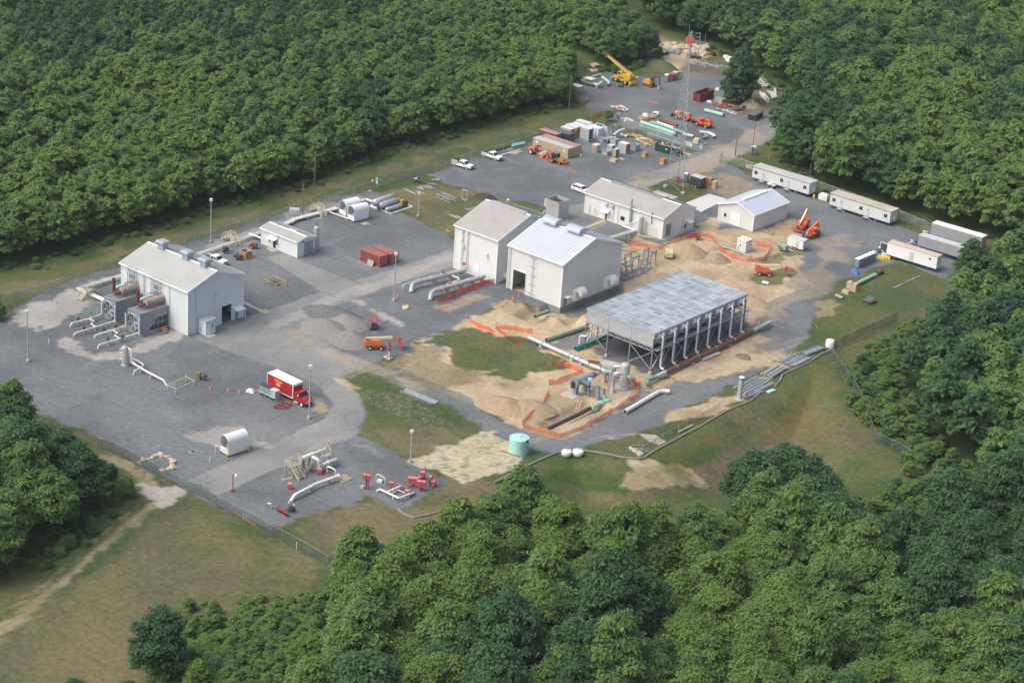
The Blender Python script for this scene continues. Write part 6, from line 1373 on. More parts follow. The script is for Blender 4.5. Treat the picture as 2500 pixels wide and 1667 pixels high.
def stile(label,F,c,up,down,st=None):
 """a bridge over the pipes with stairs both ways"""
 p = G(F,*c); e = G(F,*down)-p; e.z = 0; a = math.atan2(e.y,e.x); t = T('stile_stairs',label,'stile',p,a)
 MB().box(-1.0,-.7,1.5,1.0,.7,1.6).build('deck',GALVL,t,0)
 for s in (-.7,.7):
  for x in (-1,1): MB().tube([(x,s,0),(x,s,2.6)],.06,6).build('post',YELP,t)
  for z in (2.6,2.1): MB().tube([(-2.7,s,z-1.5),(-1.0,s,z),(1.0,s,z),(2.7,s,z-1.5)],.05,6).build('handrail',YELP,t)
  for x in (-1,1): MB().bar((x,s,1.5),(x*2.7,s,0),.1,.25).build('stringer',YELP,t,0)
  for x in (-2.7,2.7): MB().tube([(x,s,0),(x,s,1.1)],.05,6).build('post',YELP,t)
 for x in (-1,1):
  for k in range(1,6): u = x*(1.0+1.7*k/6); z = 1.5-1.5*k/6; MB().box(u-.16,-.68,z-.03,u+.16,.68,z+.02).build('tread',LGREY,t,0)
stile('pale yellow stile over the pipes beside the small low shed','2',(225,615),None,(290,645))
stile('pale yellow stile over the pipes beside the arched huts','2',(985,365),None,(1050,400))
stile('pale yellow stile over the pipes left of the compressor house','1',(715,550),None,(640,580))
# the arched huts
def hut(label,F,nx,ny,ang,L=4.6,Wd=2.5,H=3.9,first=[],grp='white arched huts'):
 p = G(F,nx,ny)
 if first: return dup(first[0],p,ang,label,grp)
 t = T('arched_hut',label,'hut',p,ang,grp); first.append(t); n = 14; r = Wd/2; b = MB()
 outl = [(-r,.25)]+[(-r*math.cos(PI*k/n),H-r+r*math.sin(PI*k/n)) for k in range(n+1)]+[(r,.25)]; inn = [(y*.94,z if i in (0,len(outl)-1) else .25+(z-.25)*.975) for i,(y,z) in enumerate(outl)]
 m = len(outl)
 for x in (0,L):
  for q in (outl,inn):
   for y,z in q: b.v.append((x,y,z))
 for i in range(m-1): b.f += [(i,i+1,2*m+i+1,2*m+i),(m+i,3*m+i,3*m+i+1,m+i+1),(i,m+i,m+i+1,i+1),(2*m+i,2*m+i+1,3*m+i+1,3*m+i)]
 b.build('shell',WHITE,t,35)
 MB().box(.1,-r*.94,.25,.16,r*.94,1.5).build('front_panel',WHITE,t,0); MB().box(L-.2,-r*.94,.25,L-.1,r*.94,H-r).build('back_panel',WHITE,t,0)
 MB().box(0,-r,.0,L,r,.25).build('skid',STEEL,t,0)
 MB().box(.8,-.7,.25,3.6,.7,1.7).tube([(1.2,0,1.7),(3.2,0,1.9)],.4,10).build('machinery',MGREY,t)
 return t
ya = 1.571
hut('white arched hut standing alone in front of the lower driveway','c',990,1100,ya-.1)
hut('rear of two white arched huts by the left fence','2',1195,382,ya-.1)
hut('front of two white arched huts by the left fence','2',1268,428,ya-.1)
t = T('access_rail','white tube handrail on the front of the lone arched hut','rail',G('c',960,1105)); MB().tube([(-1.3,0,1.6),(1.1,0,1.6),(1.1,1.5,1.6),(1.1,1.5,0)],.06,6,bend=.2).build('rail',WHITE,t); MB().tube([(-1.3,0,0),(-1.3,0,1.6)],.06,6).build('post',WHITE,t)
# tanks
p = G('f',412,722); hv = HT(p,'f',420,598); t = T('aqua_tank','pale aqua cylindrical tank standing at the bend of the lower track','tank',p); R = 1.85
MB().lathe([(R,0),(R,hv),(R*1.0,hv+.02),(R*.5,hv+.16),(.02,hv+.24)],n=36).build('shell',AQUA,t); MB().lathe([(R+.05,hv-.06),(R+.05,hv+.03)],n=36,cap=False).build('rim',AQUA,t); MB().tube([(0,0,hv+.2),(0,0,hv+.5)],.25,12).build('vent',WHITE,t); MB().box(R-.05,-.3,hv-.25,R+.15,.3,hv+.15).build('bracket',STEEL,t,0)
for x,y,w_,lb in ((829,768,.98,'left of two squat white plastic tanks on the green basin edge'),(928,766,1.06,'right of two squat white plastic tanks on the green basin edge')):
 p = G('f',x,y-14); t = T('plastic_tank',lb,'tank',p); MB().lathe([(w_*.75,0),(w_,.35),(w_,.8),(w_*.9,1.0),(w_*.3,1.18),(.02,1.2)],n=26).build('shell',WHITE,t); MB().tube([(0,0,1.15),(0,0,1.35)],.22,12).build('lid',LGREY,t)
p = G('e',1022,300); t = T('plastic_tank','white plastic tank by the fence corner on the right slope','tank',p); MB().lathe([(.98,0),(.98,1.3),(.85,1.5),(.3,1.65),(.02,1.68)],n=24).build('shell',WHITE,t); MB().tube([(0,0,1.6),(0,0,1.8)],.25,12).build('lid',LGREY,t)
p = G('4',1245,1072); t = T('tote_tank','cream square plastic tote on the gravel below the telehandlers','tote',p,.3); MB().obox((0,0,.15),(1.5,1.4,1.3),0,.96).build('bottle',CREAM,t); MB().obox((0,0,0),(1.6,1.5,.15)).build('pallet',STEEL,t,0)
# ------------------------------------------------------------ vehicles and machines (built facing local +x)
def wheels(t,pts,r,w,tyre=BLACK,rim=LGREY):
 for x,y in pts:
  o = MB().wheel((x,y,r),r,w).build('wheel',tyre,t); s = 1 if y > 0 else -1
  MB().tube([(x,y+s*(w/2-.02),r),(x,y+s*(w/2+.025),r)],r*.58,14).build('rim',rim,o)
def on_wheels(F,rear,front,half,xr,xf,right=True):
 """place a vehicle from the ground points of its near rear and front wheels"""
 a,b = G(F,*rear),G(F,*front); d = (b-a); d.z = 0; ya = math.atan2(d.y,d.x); d.normalize(); n = Vector((-d.y,d.x,0))*(1 if right else -1)
 mid = (a+b)/2+n*half; return mid-d*(xr+xf)/2,ya
def pickup(label,loc,ya,bed='open',grp=None,body=WHITE):
 t = T('pickup_truck',label,'pickup truck',loc,ya,grp); W_ = .98
 b = MB(); b.prof([(-2.95,.5),(-2.95,1.05),(-.75,1.08),(1.25,1.12),(2.2,1.10),(2.85,1.0),(2.95,.8),(2.95,.5)],-W_,W_)
 b.prof([(-.8,1.06),(-.7,1.80),(-.5,1.88),(.6,1.88),(.8,1.82),(1.35,1.10)],-.86,.86); b.build('body',body,t,30)
 g = MB(); g.prof([(-.6,1.25),(-.55,1.72),(.05,1.74),(.05,1.22)],-.885,.885); g.prof([(.15,1.22),(.15,1.74),(.62,1.72),(1.1,1.2)],-.885,.885); g.build('side_window',GLASS,t,0)
 g = MB(); g.add([(.84,-.78,1.78),(.84,.78,1.78),(1.33,.82,1.17),(1.33,-.82,1.17),(.80,-.78,1.76),(.80,.78,1.76),(1.29,.82,1.13),(1.29,-.82,1.13)],[(0,1,2,3),(7,6,5,4),(0,3,7,4),(1,5,6,2),(0,4,5,1),(3,2,6,7)]); g.build('windscreen',GLASS,t,0)
 if bed == 'open':
  b = MB()
  for s in (-1,1): b.box(-2.95,s*W_-.06*(1+s),1.05,-.82,s*W_+.06*(1-s),1.32)
  b.box(-2.95,-W_+.12,1.05,-2.85,W_-.12,1.3); b.build('bed_side',body,t,0); MB().box(-2.84,-W_+.13,1.09,-.84,W_-.13,1.11).build('bed_floor',STEEL,t,0)
 MB().box(2.93,-.95,.45,3.05,.95,.68).build('bumper',MGREY,t,0); MB().box(2.9,-.6,.72,2.97,.6,.95).build('grille',STEEL,t,0)
 for s in (-1,1): MB().box(2.88,s*.78-.14,.76,2.965,s*.78+.14,.94).build('headlight',LGREY,t,0)
 for s in (-1,1): MB().box(.95,s*1.08-.1,1.2,1.1,s*1.08+.1,1.4).build('mirror',STEEL,t,0)
 wheels(t,[(x,s*.86) for x in (-1.85,1.85) for s in (-1,1)],.40,.28); return t
lo,ya = on_wheels('5',(293,478),(395,510),.86,-1.85,1.85)
tp = pickup('white pickup with a loaded open bed parked by the black pipes',lo,ya)
MB().box(-2.5,-.5,1.11,-1.7,.5,1.5).box(-1.5,-.7,1.11,-1.0,.7,1.7).build('load',STEEL,tp,0)
lo,ya = on_wheels('5',(30,556),(150,588),.86,-1.85,1.85)
tp = pickup('white service truck with a cluttered flatbed, leftmost in the upper lot',lo,ya,'flat')
MB().box(-3.1,-1.05,1.06,-.85,1.05,1.2).build('flatbed',MGREY,tp,0); MB().box(-3.0,-1.0,1.2,-1.2,-.7,1.75).build('tool_box',LGREY,tp,0); MB().box(-3.0,.7,1.2,-1.2,1.0,1.75).build('tool_box',LGREY,tp,0); MB().obox((-1.9,0,1.2),(1.1,.9,.9)).tube([(-1.2,0,1.2),(-1.2,0,2.5)],.07,6).build('welder',STEEL,tp,0)
lo,ya = on_wheels('1',(1672,262),(1795,300),.86,-1.85,1.85); pickup('white pickup parked behind the compressor house',lo,ya)
def suv(label,loc,ya):
 t = T('suv',label,'car',loc,ya); b = MB()
 b.prof([(-2.5,.42),(-2.55,1.05),(-2.4,1.15),(1.05,1.12),(2.1,1.0),(2.5,.8),(2.52,.42)],-.97,.97); b.prof([(-2.45,1.1),(-2.3,1.65),(-2.0,1.77),(.1,1.78),(.4,1.7),(1.15,1.1)],-.84,.84); b.build('body',WHITE,t,30)
 for x0,x1,x2,x3 in ((-2.2,-2.05,-1.3,-1.3),(-1.2,-1.2,-.5,-.5),(-.4,-.4,.35,.85)):
  MB().prof([(x0,1.17),(x1,1.62),(x2,1.66),(x3,1.17)],-.865,.865).build('side_window',GLASS,t,0)
 MB().add([(.44,-.76,1.66),(.44,.76,1.66),(1.14,.82,1.16),(1.14,-.82,1.16),(.4,-.76,1.62),(.4,.76,1.62),(1.1,.82,1.12),(1.1,-.82,1.12)],[(0,1,2,3),(7,6,5,4),(0,3,7,4),(1,5,6,2),(0,4,5,1),(3,2,6,7)]).build('windscreen',GLASS,t,0)
 for s in (-1,1): MB().box(-2.1,s*.7-.03,1.78,.0,s*.7+.03,1.85).build('roof_rail',STEEL,t,0); MB().box(2.35,s*.72-.16,.72,2.53,s*.72+.16,.88).build('headlight',LGREY,t,0)
 MB().box(-2.56,-.95,.4,2.54,.95,.52).build('sill',STEEL,t,0); MB().box(2.4,-.5,.55,2.54,.5,.78).build('grille',STEEL,t,0)
 wheels(t,[(x,s*.86) for x in (-1.45,1.5) for s in (-1,1)],.37,.25)
lo,ya = on_wheels('5',(1070,770),(1157,802),.86,-1.45,1.5); suv('white estate car parked behind the long low house',lo,ya)
# red box truck
a,b_ = G('g',560,1011),G('g',1365,1400); d = (b_-a).normalized(); ya = math.atan2(d.y,d.x); lo = b_+Vector((-d.y,d.x,0))*1.05-d*3.9
t = T('box_truck','red box truck with a white roof parked in the lower yard','truck',lo,ya)
MB().box(-4.35,-1.25,1.05,3.0,1.25,3.75).build('cargo_box',REDP,t,0); MB().box(-4.4,-1.29,3.75,3.04,1.29,3.9).build('roof',WHITE,t,0)
b = MB()
for s in (-1.28,1.24):
 b.box(-4.4,s,.95,3.05,s+.04,1.12); b.box(2.85,s,1.12,3.05,s+.04,3.75); b.box(-4.4,s,1.12,-4.28,s+.04,3.75)
b.box(3.0,-1.24,3.45,3.06,1.24,3.75); b.build('edge_trim',WHITE,t,0)
MB().add([(-2.35,-1.262,3.02),(-.15,-1.262,2.9),(-.15,-1.262,3.22),(-2.35,-1.262,3.34),(-2.35,-1.252,3.02),(-.15,-1.252,2.9),(-.15,-1.252,3.22),(-2.35,-1.252,3.34)],[(0,1,2,3),(7,6,5,4),(0,4,5,1),(1,5,6,2),(2,6,7,3),(3,7,4,0)]).build('name_band',mat('decal_yellow',(.72,.50,.18),.5),t,0)
b = MB()
for k in range(9): b.box(-2.2+k*.22,-1.27,3.06-k*.011,-2.06+k*.22,-1.263,3.24-k*.011)
b.build('name_lettering',REDP,t,0)
MB().box(-1.85,-1.262,2.0,-.65,-1.252,2.8).build('emblem_panel',mat('decal_orange',(.78,.26,.03),.5),t,0)
b = MB()
for k in range(3): b.box(-1.6+k*.28,-1.27,2.2,-1.42+k*.28,-1.263,2.6)
b.build('emblem_lettering',mat('decal_yellow',(.72,.50,.18)),t,0)
MB().prof([(3.1,.75),(3.1,2.35),(3.35,2.55),(4.35,2.5),(4.75,1.75),(4.75,.75)],-1.08,1.08).prof([(4.75,.8),(4.75,1.72),(6.0,1.45),(6.15,1.2),(6.15,.75)],-.98,.98).build('cab',REDP,t,25)
MB().add([(4.40,-.98,2.42),(4.40,.98,2.42),(4.78,.98,1.80),(4.78,-.98,1.80),(4.34,-.98,2.42),(4.34,.98,2.42),(4.70,.98,1.78),(4.70,-.98,1.78)],[(0,1,2,3),(7,6,5,4),(0,3,7,4),(1,5,6,2),(0,4,5,1),(3,2,6,7)]).build('windscreen',GLASS,t,0)
for s in (-1,1):
 MB().box(3.6,s*1.09-.015,1.6,4.35,s*1.09+.015,2.3).build('side_window',GLASS,t,0); MB().box(5.7,s*.78-.15,.95,6.17,s*.78+.15,1.15).build('headlight',WHITE,t,0)
 MB().prof([(4.7,.55),(4.85,1.15),(5.6,1.2),(5.95,.75),(5.7,.75),(5.5,1.0),(5.0,.95),(4.85,.55)],s*1.1-.12,s*1.1+.12).build('wing',REDP,t,20); MB().box(4.35,s*1.32-.12,1.9,4.5,s*1.32+.12,2.3).build('mirror',WHITE,t,0); MB().box(3.2,s*1.1-.25,.4,4.3,s*1.1+.1,.55).build('step',LGREY,t,0)
MB().box(6.12,-.5,.7,6.2,.5,1.3).build('grille',LGREY,t,0); MB().box(-4.3,-.5,.7,6.0,.5,.95).build('chassis',STEEL,t,0); MB().box(6.1,-1.1,.4,6.3,1.1,.65).build('bumper',STEEL,t,0)
MB().box(-5.0,-1.1,.75,-4.4,1.1,.9).build('tail_lift',LGREY,t,0); MB().box(3.9,-.3,2.55,4.2,.3,2.62).build('roof_beacon',ORANGE,t,0)
wheels(t,[(5.3,s*.98) for s in (-1,1)]+[(-2.6,s*.95) for s in (-1,1)],.5,.35,rim=WHITE)
# boom lifts
def boom_lift(label,loc,ya,bl=5.2,turn=0.0,fold=False):
 t = T('boom_lift',label,'boom lift',loc,ya,'orange boom lifts on the site');
 MB().prof([(-1.5,.45),(-1.5,.9),(1.5,.9),(1.5,.45)],-.75,.75).build('chassis',ORANGE,t,0)
 MB().prof([(-2.3,1.0),(-2.35,1.7),(-1.9,2.15),(.4,2.1),(1.1,1.7),(1.1,1.0)],-1.0,-.3).prof([(-2.3,1.0),(-2.35,1.7),(-1.9,2.15),(.2,2.1),(.8,1.6),(.8,1.0)],.3,1.0).box(-2.2,-.3,1.0,.4,.3,1.5).build('turret',ORANGE,t,25)
 MB().box(-2.0,-.95,2.12,-1.0,-.4,2.2).build('engine_cover',STEEL,t,0)
 if not fold:
  MB().bar((-1.8,0,2.2),(-1.8+bl,0,2.5),.42,.5).build('boom',CREAM,t,0); MB().bar((-1.6+bl,0,2.5),(-.7+bl,0,1.7),.22).build('jib',ORANGE,t,0); bx,bz = -.5+bl,1.2
 else:
  MB().bar((-1.6,0,4.6),(1.6,0,2.0),.38,.42).build('boom',CREAM,t,0); MB().bar((-1.8,.05,4.3),(-1.4,.05,1.5),.3).build('riser',ORANGE,t,0); MB().bar((1.6,0,2.0),(3.0,0,1.0),.26).build('jib',ORANGE,t,0); bx,bz = 3.1,.5
 b = MB(); b.box(bx,-1.2,bz,bx+1.0,1.2,bz+.08)
 for z in (.5,1.1):
  for y in (-1.2,1.2): b.bar((bx,y,bz+z),(bx+1,y,bz+z),.06)
  for x in (bx,bx+1): b.bar((x,-1.2,bz+z),(x,1.2,bz+z),.06)
 for x in (bx,bx+1):
  for y in (-1.2,-.4,.4,1.2): b.bar((x,y,bz),(x,y,bz+1.1),.06)
 b.build('basket',mat('red_orange_tube',(.50,.09,.05),.5),t,0); MB().box(bx+.1,-.3,bz+.7,bx+.4,.3,bz+1.15).build('control_box',STEEL,t,0)
 wheels(t,[(x,s*.98) for x in (-1.15,1.15) for s in (-1,1)],.45,.35)
a,b_ = G('b',585,560),G('b',668,533); boom_lift('orange boom lift with its cream boom lowered, beside the gravel heaps',G('b',592,536),yaw2(G('b',560,500),G('b',730,500))-.05)
boom_lift('orange boom lift on the round grass patch near the air cooler',G('6',662,985),yaw2(G('6',620,960),G('6',820,978)))
boom_lift('orange boom lift folded high with its basket down on the dirt',G('6',950,638),yaw2(G('6',965,630),G('6',875,690)),fold=True)
# scissor lift
t = T('scissor_lift','small red scissor lift beside the gravel heaps','scissor lift',G('b',578,362),yaw2(G('b',578,375),G('b',590,320)))
MB().box(-1.3,-.6,.25,1.3,.6,.8).build('chassis',STEEL,t,0)
b = MB()
for s in (-.5,.5):
 for z in (.8,1.15,1.5): b.bar((-1.1,s,z),(1.1,s,z+.3),.08); b.bar((1.1,s,z),(-1.1,s,z+.3),.08)
b.build('scissor_arms',REDV,t,0); MB().box(-1.35,-.65,1.85,1.35,.65,1.98).build('platform',REDV,t,0); b = MB()
for z in (2.5,3.0):
 for s in (-.62,.62): b.bar((-1.3,s,z),(1.3,s,z),.06)
 for x in (-1.3,1.3): b.bar((x,-.62,z),(x,.62,z),.06)
for x in (-1.3,0,1.3):
 for s in (-.62,.62): b.bar((x,s,1.9),(x,s,3.0),.06)
b.build('railing',mat('red_orange_tube',(.5,.09,.05)),t,0); wheels(t,[(x,s*.62) for x in (-.95,.95) for s in (-1,1)],.27,.2)
# telehandlers
def telehandler(label,loc,ya,boomm=ORANGE,up=0.0):
 t = T('telehandler',label,'telehandler',loc,ya,'orange telehandlers on the site')
 MB().prof([(-2.6,.7),(-2.7,1.5),(-2.2,1.7),(1.8,1.3),(2.0,.7)],-.75,.75).build('chassis',ORANGE,t,20); MB().prof([(-2.5,1.4),(-2.4,2.0),(-.2,1.9),(.3,1.3)],-1.15,-.55).build('engine_cover',ORANGE,t,20)
 c = MB()
 for x in (-.5,.9):
  for y in (.3,1.15): c.bar((x,y,1.3),(x*.9,y,2.6),.1)
 c.box(-.55,.25,2.55,.9,1.2,2.65); c.box(-.5,.3,1.0,.9,1.15,1.5); co = c.build('cab',ORANGE,t,0); MB().box(-.3,.45,1.5,.2,1.0,2.1).build('seat',BLACK,co,0)
 MB().bar((-2.3,0,2.3+up),(2.3,0,1.8+up*.1),.5,.55).build('boom',boomm,t,0); MB().bar((-2.3,0,1.5),(-2.1,0,2.4+up),.5).build('boom_post',ORANGE,t,0); MB().bar((2.2,0,1.85+up*.1),(3.1,0,.8),.35).build('boom_head',boomm if boomm is ORANGE else ORANGE,t,0)
 f = MB(); f.box(3.05,-.9,.3,3.15,.9,1.3)
 for s in (-.5,.5): f.box(3.15,s-.08,.3,4.25,s+.08,.38)
 f.build('fork',STEEL,t,0); wheels(t,[(x,s*.98) for x in (-1.6,1.5) for s in (-1,1)],.62,.42,rim=MGREY)
lo,ya = on_wheels('4',(1330,942),(1247,917),.98,-1.6,1.5,False); telehandler('bright orange telehandler parked right of the mast, forks to the left',lo,ya)
lo,ya = on_wheels('4',(1150,882),(1062,858),.98,-1.6,1.5,False); telehandler('telehandler with a cream boom parked behind the mast',lo,ya,CREAM)
lo,ya = on_wheels('6',(1072,698),(1020,722),.98,-1.6,1.5,False); telehandler('orange telehandler with raised boom next to the folded boom lift',lo,ya,ORANGE,.9)
# roller
lo,ya = on_wheels('i',(285,920),(470,978),.9,-1.5,1.9)
t = T('road_roller','orange road roller with a smooth drum beside the tan containers','roller',lo,ya); wheels(t,[(-1.5,-.9),(-1.5,.9)],.75,.5)
MB().prof([(-2.6,.8),(-2.7,1.5),(-2.2,1.95),(-.7,1.8),(-.5,.8)],-.7,.7).build('engine_hood',ORANGE,t,25); MB().box(-.5,-.8,.8,.6,.8,1.2).build('operator_deck',STEEL,t,0); r = MB()
for x in (-.4,.5):
 for s in (-.75,.75): r.bar((x,s,1.2),(x,s,2.5),.1)
r.box(-.5,-.85,2.45,.6,.85,2.55); r.build('roll_frame',STEEL,t,0); MB().tube([(1.9,-.95,.72),(1.9,.95,.72)],.72,24).build('drum',LGREY,t)
f = MB()
for s in (-1.15,1.05): f.box(.7,s,.5,3.0,s+.1,.95)
f.box(2.85,-1.05,.5,3.0,1.05,.95); f.box(.7,-1.05,.5,.9,1.05,1.1); f.build('drum_frame',ORANGE,t,0)
# backhoe loader
lo,ya = on_wheels('i',(692,1082),(822,1120),.85,-1.1,1.3)
t = T('backhoe_loader','orange-yellow backhoe loader parked in front of the tan containers','backhoe',lo,ya); wheels(t,[(-1.1,s*.9) for s in (-1,1)],.68,.45,rim=ORANGEY); wheels(t,[(1.3,s*.85) for s in (-1,1)],.42,.32,rim=ORANGEY)
MB().prof([(-1.8,.6),(-1.8,1.2),(.3,1.25),(.4,1.65),(2.0,1.45),(2.1,.6)],-.5,.5).build('body',ORANGEY,t,20)
c = MB()
for x in (-1.5,.2):
 for s in (-.75,.75): c.bar((x,s,1.2),(x*.95,s,2.75),.1)
c.box(-1.6,-.85,2.7,.3,.85,2.82); c.box(-1.5,-.8,1.0,.2,.8,1.3); co = c.build('cab',mat('grey_green_cab',(.14,.17,.15),.5),t,0); MB().box(-1.42,-.72,1.3,.12,.72,2.68).build('glazing',GLASS,co,0)
for s in (-.65,.55): MB().bar((.4,s,1.5),(2.6,s,1.0),.16).bar((2.6,s,1.0),(3.0,s,.4),.14).build('loader_arm',ORANGEY,t,0)
MB().prof([(2.9,.1),(2.85,.9),(3.0,.95),(3.1,.3),(3.9,.12),(3.9,.05)],-1.1,1.1).build('bucket',mat('worn_orange_steel',(.34,.14,.05),.6,var=.3),t,0)
MB().bar((-1.9,0,1.0),(-2.7,0,3.0),.3).bar((-2.7,0,3.0),(-3.6,0,2.0),.25).bar((-3.6,0,2.0),(-3.3,0,.9),.22).build('hoe_arm',ORANGEY,t,0); MB().prof([(-3.6,.4),(-3.5,1.0),(-3.0,1.0),(-2.9,.5)],-.35,.35).build('hoe_bucket',ORANGEY,t,0)
for s in (-1,1): MB().bar((-1.9,s*.6,.9),(-2.1,s*1.2,.1),.15).build('stabiliser',ORANGEY,t,0)
# rough terrain crane
CRY = mat('crane_yellow',(.56,.38,.07),.5,var=.14,streak=.1)
lo,ya = on_wheels('h',(920,590),(1075,645),1.2,-2.1,1.9)
t = T('mobile_crane','big yellow rough-terrain crane with its boom raised back over the wheels','crane',lo,ya)
wheels(t,[(x,s*1.25) for x in (-2.1,1.9) for s in (-1,1)],.85,.65,rim=CRY)
MB().prof([(-3.9,.7),(-3.9,1.5),(3.7,1.5),(3.9,1.0),(3.7,.6)],-1.0,1.0).build('chassis',CRY,t,0)
for s in (-1,1):
 for x in (-2.1,1.9): MB().prof([(x-1.1,1.3),(x-.8,1.85),(x+.8,1.85),(x+1.1,1.3)],s*1.25-.35,s*1.25+.35).build('mudguard',CRY,t,0)
for x in (-3.9,3.7): MB().box(x-.15,-1.7,.3,x+.25,1.7,.9).build('outrigger',CRY,t,0)
MB().tube([(0,0,1.5),(0,0,1.9)],1.0,20).build('slew_ring',STEEL,t); MB().prof([(-1.2,1.9),(-1.2,2.6),(1.2,3.2),(3.0,3.1),(3.3,2.2),(2.8,1.9)],-1.1,1.1).build('turntable',CRY,t,20); MB().box(2.2,-1.2,1.9,3.4,1.2,2.9).build('counterweight',CRY,t,0)
c = MB().prof([(-1.9,1.9),(-1.9,3.1),(-1.6,3.4),(-.2,3.4),(-.2,1.9)],-1.25,-.45).build('cab',CRY,t,0); MB().box(-1.7,-1.27,2.6,-.5,-1.24,3.2).build('side_window',GLASS,c,0); MB().box(-1.93,-1.15,2.5,-1.9,-.55,3.15).build('front_window',GLASS,c,0)
M_ = Matrix.Rotation(ya,3,'Z'); base = Vector((1.9,.1,3.4)); best = None; tx,ty = FR['h'][0]+745/FR['h'][2],FR['h'][1]+100/FR['h'][2]
for s in np.arange(3,20,.25):
 for hh in np.arange(2,16,.25):
  for yo in (0.0,):
   u,v = proj(lo+M_@(base+Vector((-s,yo,hh)))); e = (u-tx)**2+(v-ty)**2
   if best is None or e < best[0]: best = (e,s,hh)
tip = base+Vector((-best[1],0,best[2])); bd = (tip-base)
MB().bar(base-bd*.08,base+bd*.72,.75,.85).build('boom',CRY,t,0); MB().bar(base+bd*.72,base+bd*.94,.58,.66).build('boom_section',CRY,t,0); MB().bar(base+bd*.93,tip,.7,.9).build('boom_head',REDD,t,0); MB().bar(base+bd*.05+Vector((0,0,.6)),base+bd*.93+Vector((0,0,.55)),.14).build('boom_jib',STEEL,t,0); MB().bar((-.6,.1,2.6),base+bd*.42-Vector((0,0,.4)),.28).build('lift_cylinder',CRY,t,0)
for s in (-.15,.15): MB().tube([base+Vector((0,s,1.0)),tip+Vector((0,s,.55))],.03,5).build('hoist_rope',STEEL,t)
MB().tube([tip+Vector((-.3,0,-.2)),tip+Vector((-.3,0,-1.2))],.2,8).build('hook_block',REDD,t)
# excavator
a,b_ = G('h',1400,655),G('h',1560,705); ya = yaw2(a,b_); d = (b_-a).normalized(); n_ = Vector((-d.y,d.x,0)); t = T('excavator','yellow tracked excavator with a folded black arm beside the portable toilet','excavator',(a+b_)/2+n_*.9,ya)
for s in (-1,1): MB().prof([(-1.6,.15),(-1.75,.4),(-1.5,.75),(1.5,.75),(1.75,.4),(1.6,.15),(1.4,.02),(-1.4,.02)],s*.95-.25,s*.95+.25).build('track',RUST,t,20)
MB().prof([(-1.9,.9),(-1.9,1.7),(-1.5,1.95),(.5,1.8),(.9,.9)],-1.1,1.1).build('body',mat('machine_yellow',(.58,.32,.03),.5,var=.15),t,20); MB().prof([(-.3,1.8),(-.2,2.75),(.7,2.75),(1.1,1.5),(1.0,.9),(-.3,.9)],.15,1.05).build('cab',STEEL,t,20)
MB().bar((.9,-.2,1.4),(2.0,-.2,3.6),.4).bar((2.0,-.2,3.6),(3.6,-.2,3.7),.36).bar((3.6,-.2,3.7),(3.9,-.2,1.3),.3).build('arm',STEEL,t,0); MB().bar((1.2,-.2,1.2),(2.2,-.2,3.2),.15).bar((2.4,-.2,3.9),(3.8,-.2,3.2),.14).build('ram',GALV,t,0); MB().prof([(3.4,.1),(3.3,.9),(3.9,1.3),(4.3,.8),(4.2,.1)],-.55,.2).build('bucket',mat('worn_pale_steel',(.38,.34,.30),.6),t,20)
# snow plough, generators, pumps
t = T('snow_plough','detached dark red snow plough blade lying in the lower yard','snow plough',G('d',815,855),yaw2(G('d',765,845),G('d',830,880)))
MB().profx([(0,.05),(-.25,.3),(-.3,.7),(-.1,1.0),(-.18,1.0),(-.4,.7),(-.35,.25),(-.1,.02)],-1.4,1.4).build('blade',mat('dark_red_blade',(.16,.015,.02),.5),t,20); MB().bar((0,0,.4),(.3,1.6,.4),.18).bar((-.6,.1,.4),(.3,1.6,.4),.15).bar((.3,1.6,0),(.3,1.6,1.6),.15).box(-.2,1.3,.4,.8,2.0,.9).build('push_frame',STEEL,t,0)
for s in (-.5,.7): MB().tube([(s,1.6,1.4),(s,1.6,1.65)],.14,8).build('lamp',WHITE,t)
def small_gen(label,F,x,y,ya,m,L=2.0,W_=1.2,H=1.4,nm='generator'):
 t = T(nm,label,'generator',G(F,x,y),ya); MB().prof([(-L/2,.5),(-L/2,H*.85),(-L/2+.2,H),(L/2-.2,H),(L/2,H*.85),(L/2,.5)],-W_/2,W_/2).build('housing',m,t,20); MB().box(-L/2+.2,-W_/2-.02,.7,L/2-.5,-W_/2-.005,1.0).build('louvre',STEEL,t,0); MB().bar((L/2,0,.45),(L/2+1.0,0,.4),.12).build('drawbar',STEEL,t,0); MB().tube([(-L*.3,.2,H),(-L*.3,.2,H+.35)],.07,6).build('exhaust',STEEL,t); wheels(t,[(-.2,s*(W_/2+.1)) for s in (-1,1)],.32,.2)
small_gen('pale lime towable generator standing on the dirt','3',2075,745,yaw2(G('3',2075,760),G('3',2060,690)),LIMEP,2.6,1.6,1.9)
small_gen('dark green towable generator beside the white cargo trailer','6',802,805,-.1,mat('light_green_grey',(.30,.40,.28),.5),2.4,1.4,1.6)
small_gen('small red engine pump behind the left compressor house','2',425,665,.3,REDD,1.7,1.0,1.2,'engine_pump')
small_gen('small black compressor beside the orange plywood crate','2',290,760,.1,STEEL,1.7,1.2,1.1,'air_compressor')
small_gen('black light plant between the white pickup and the crate','2',180,705,1.2,STEEL,1.2,1.0,1.5,'air_compressor')
small_gen('small red engine pump by the orange netting of the dirt','5',2148,1195,.3,REDD,1.2,.9,1.1,'engine_pump')
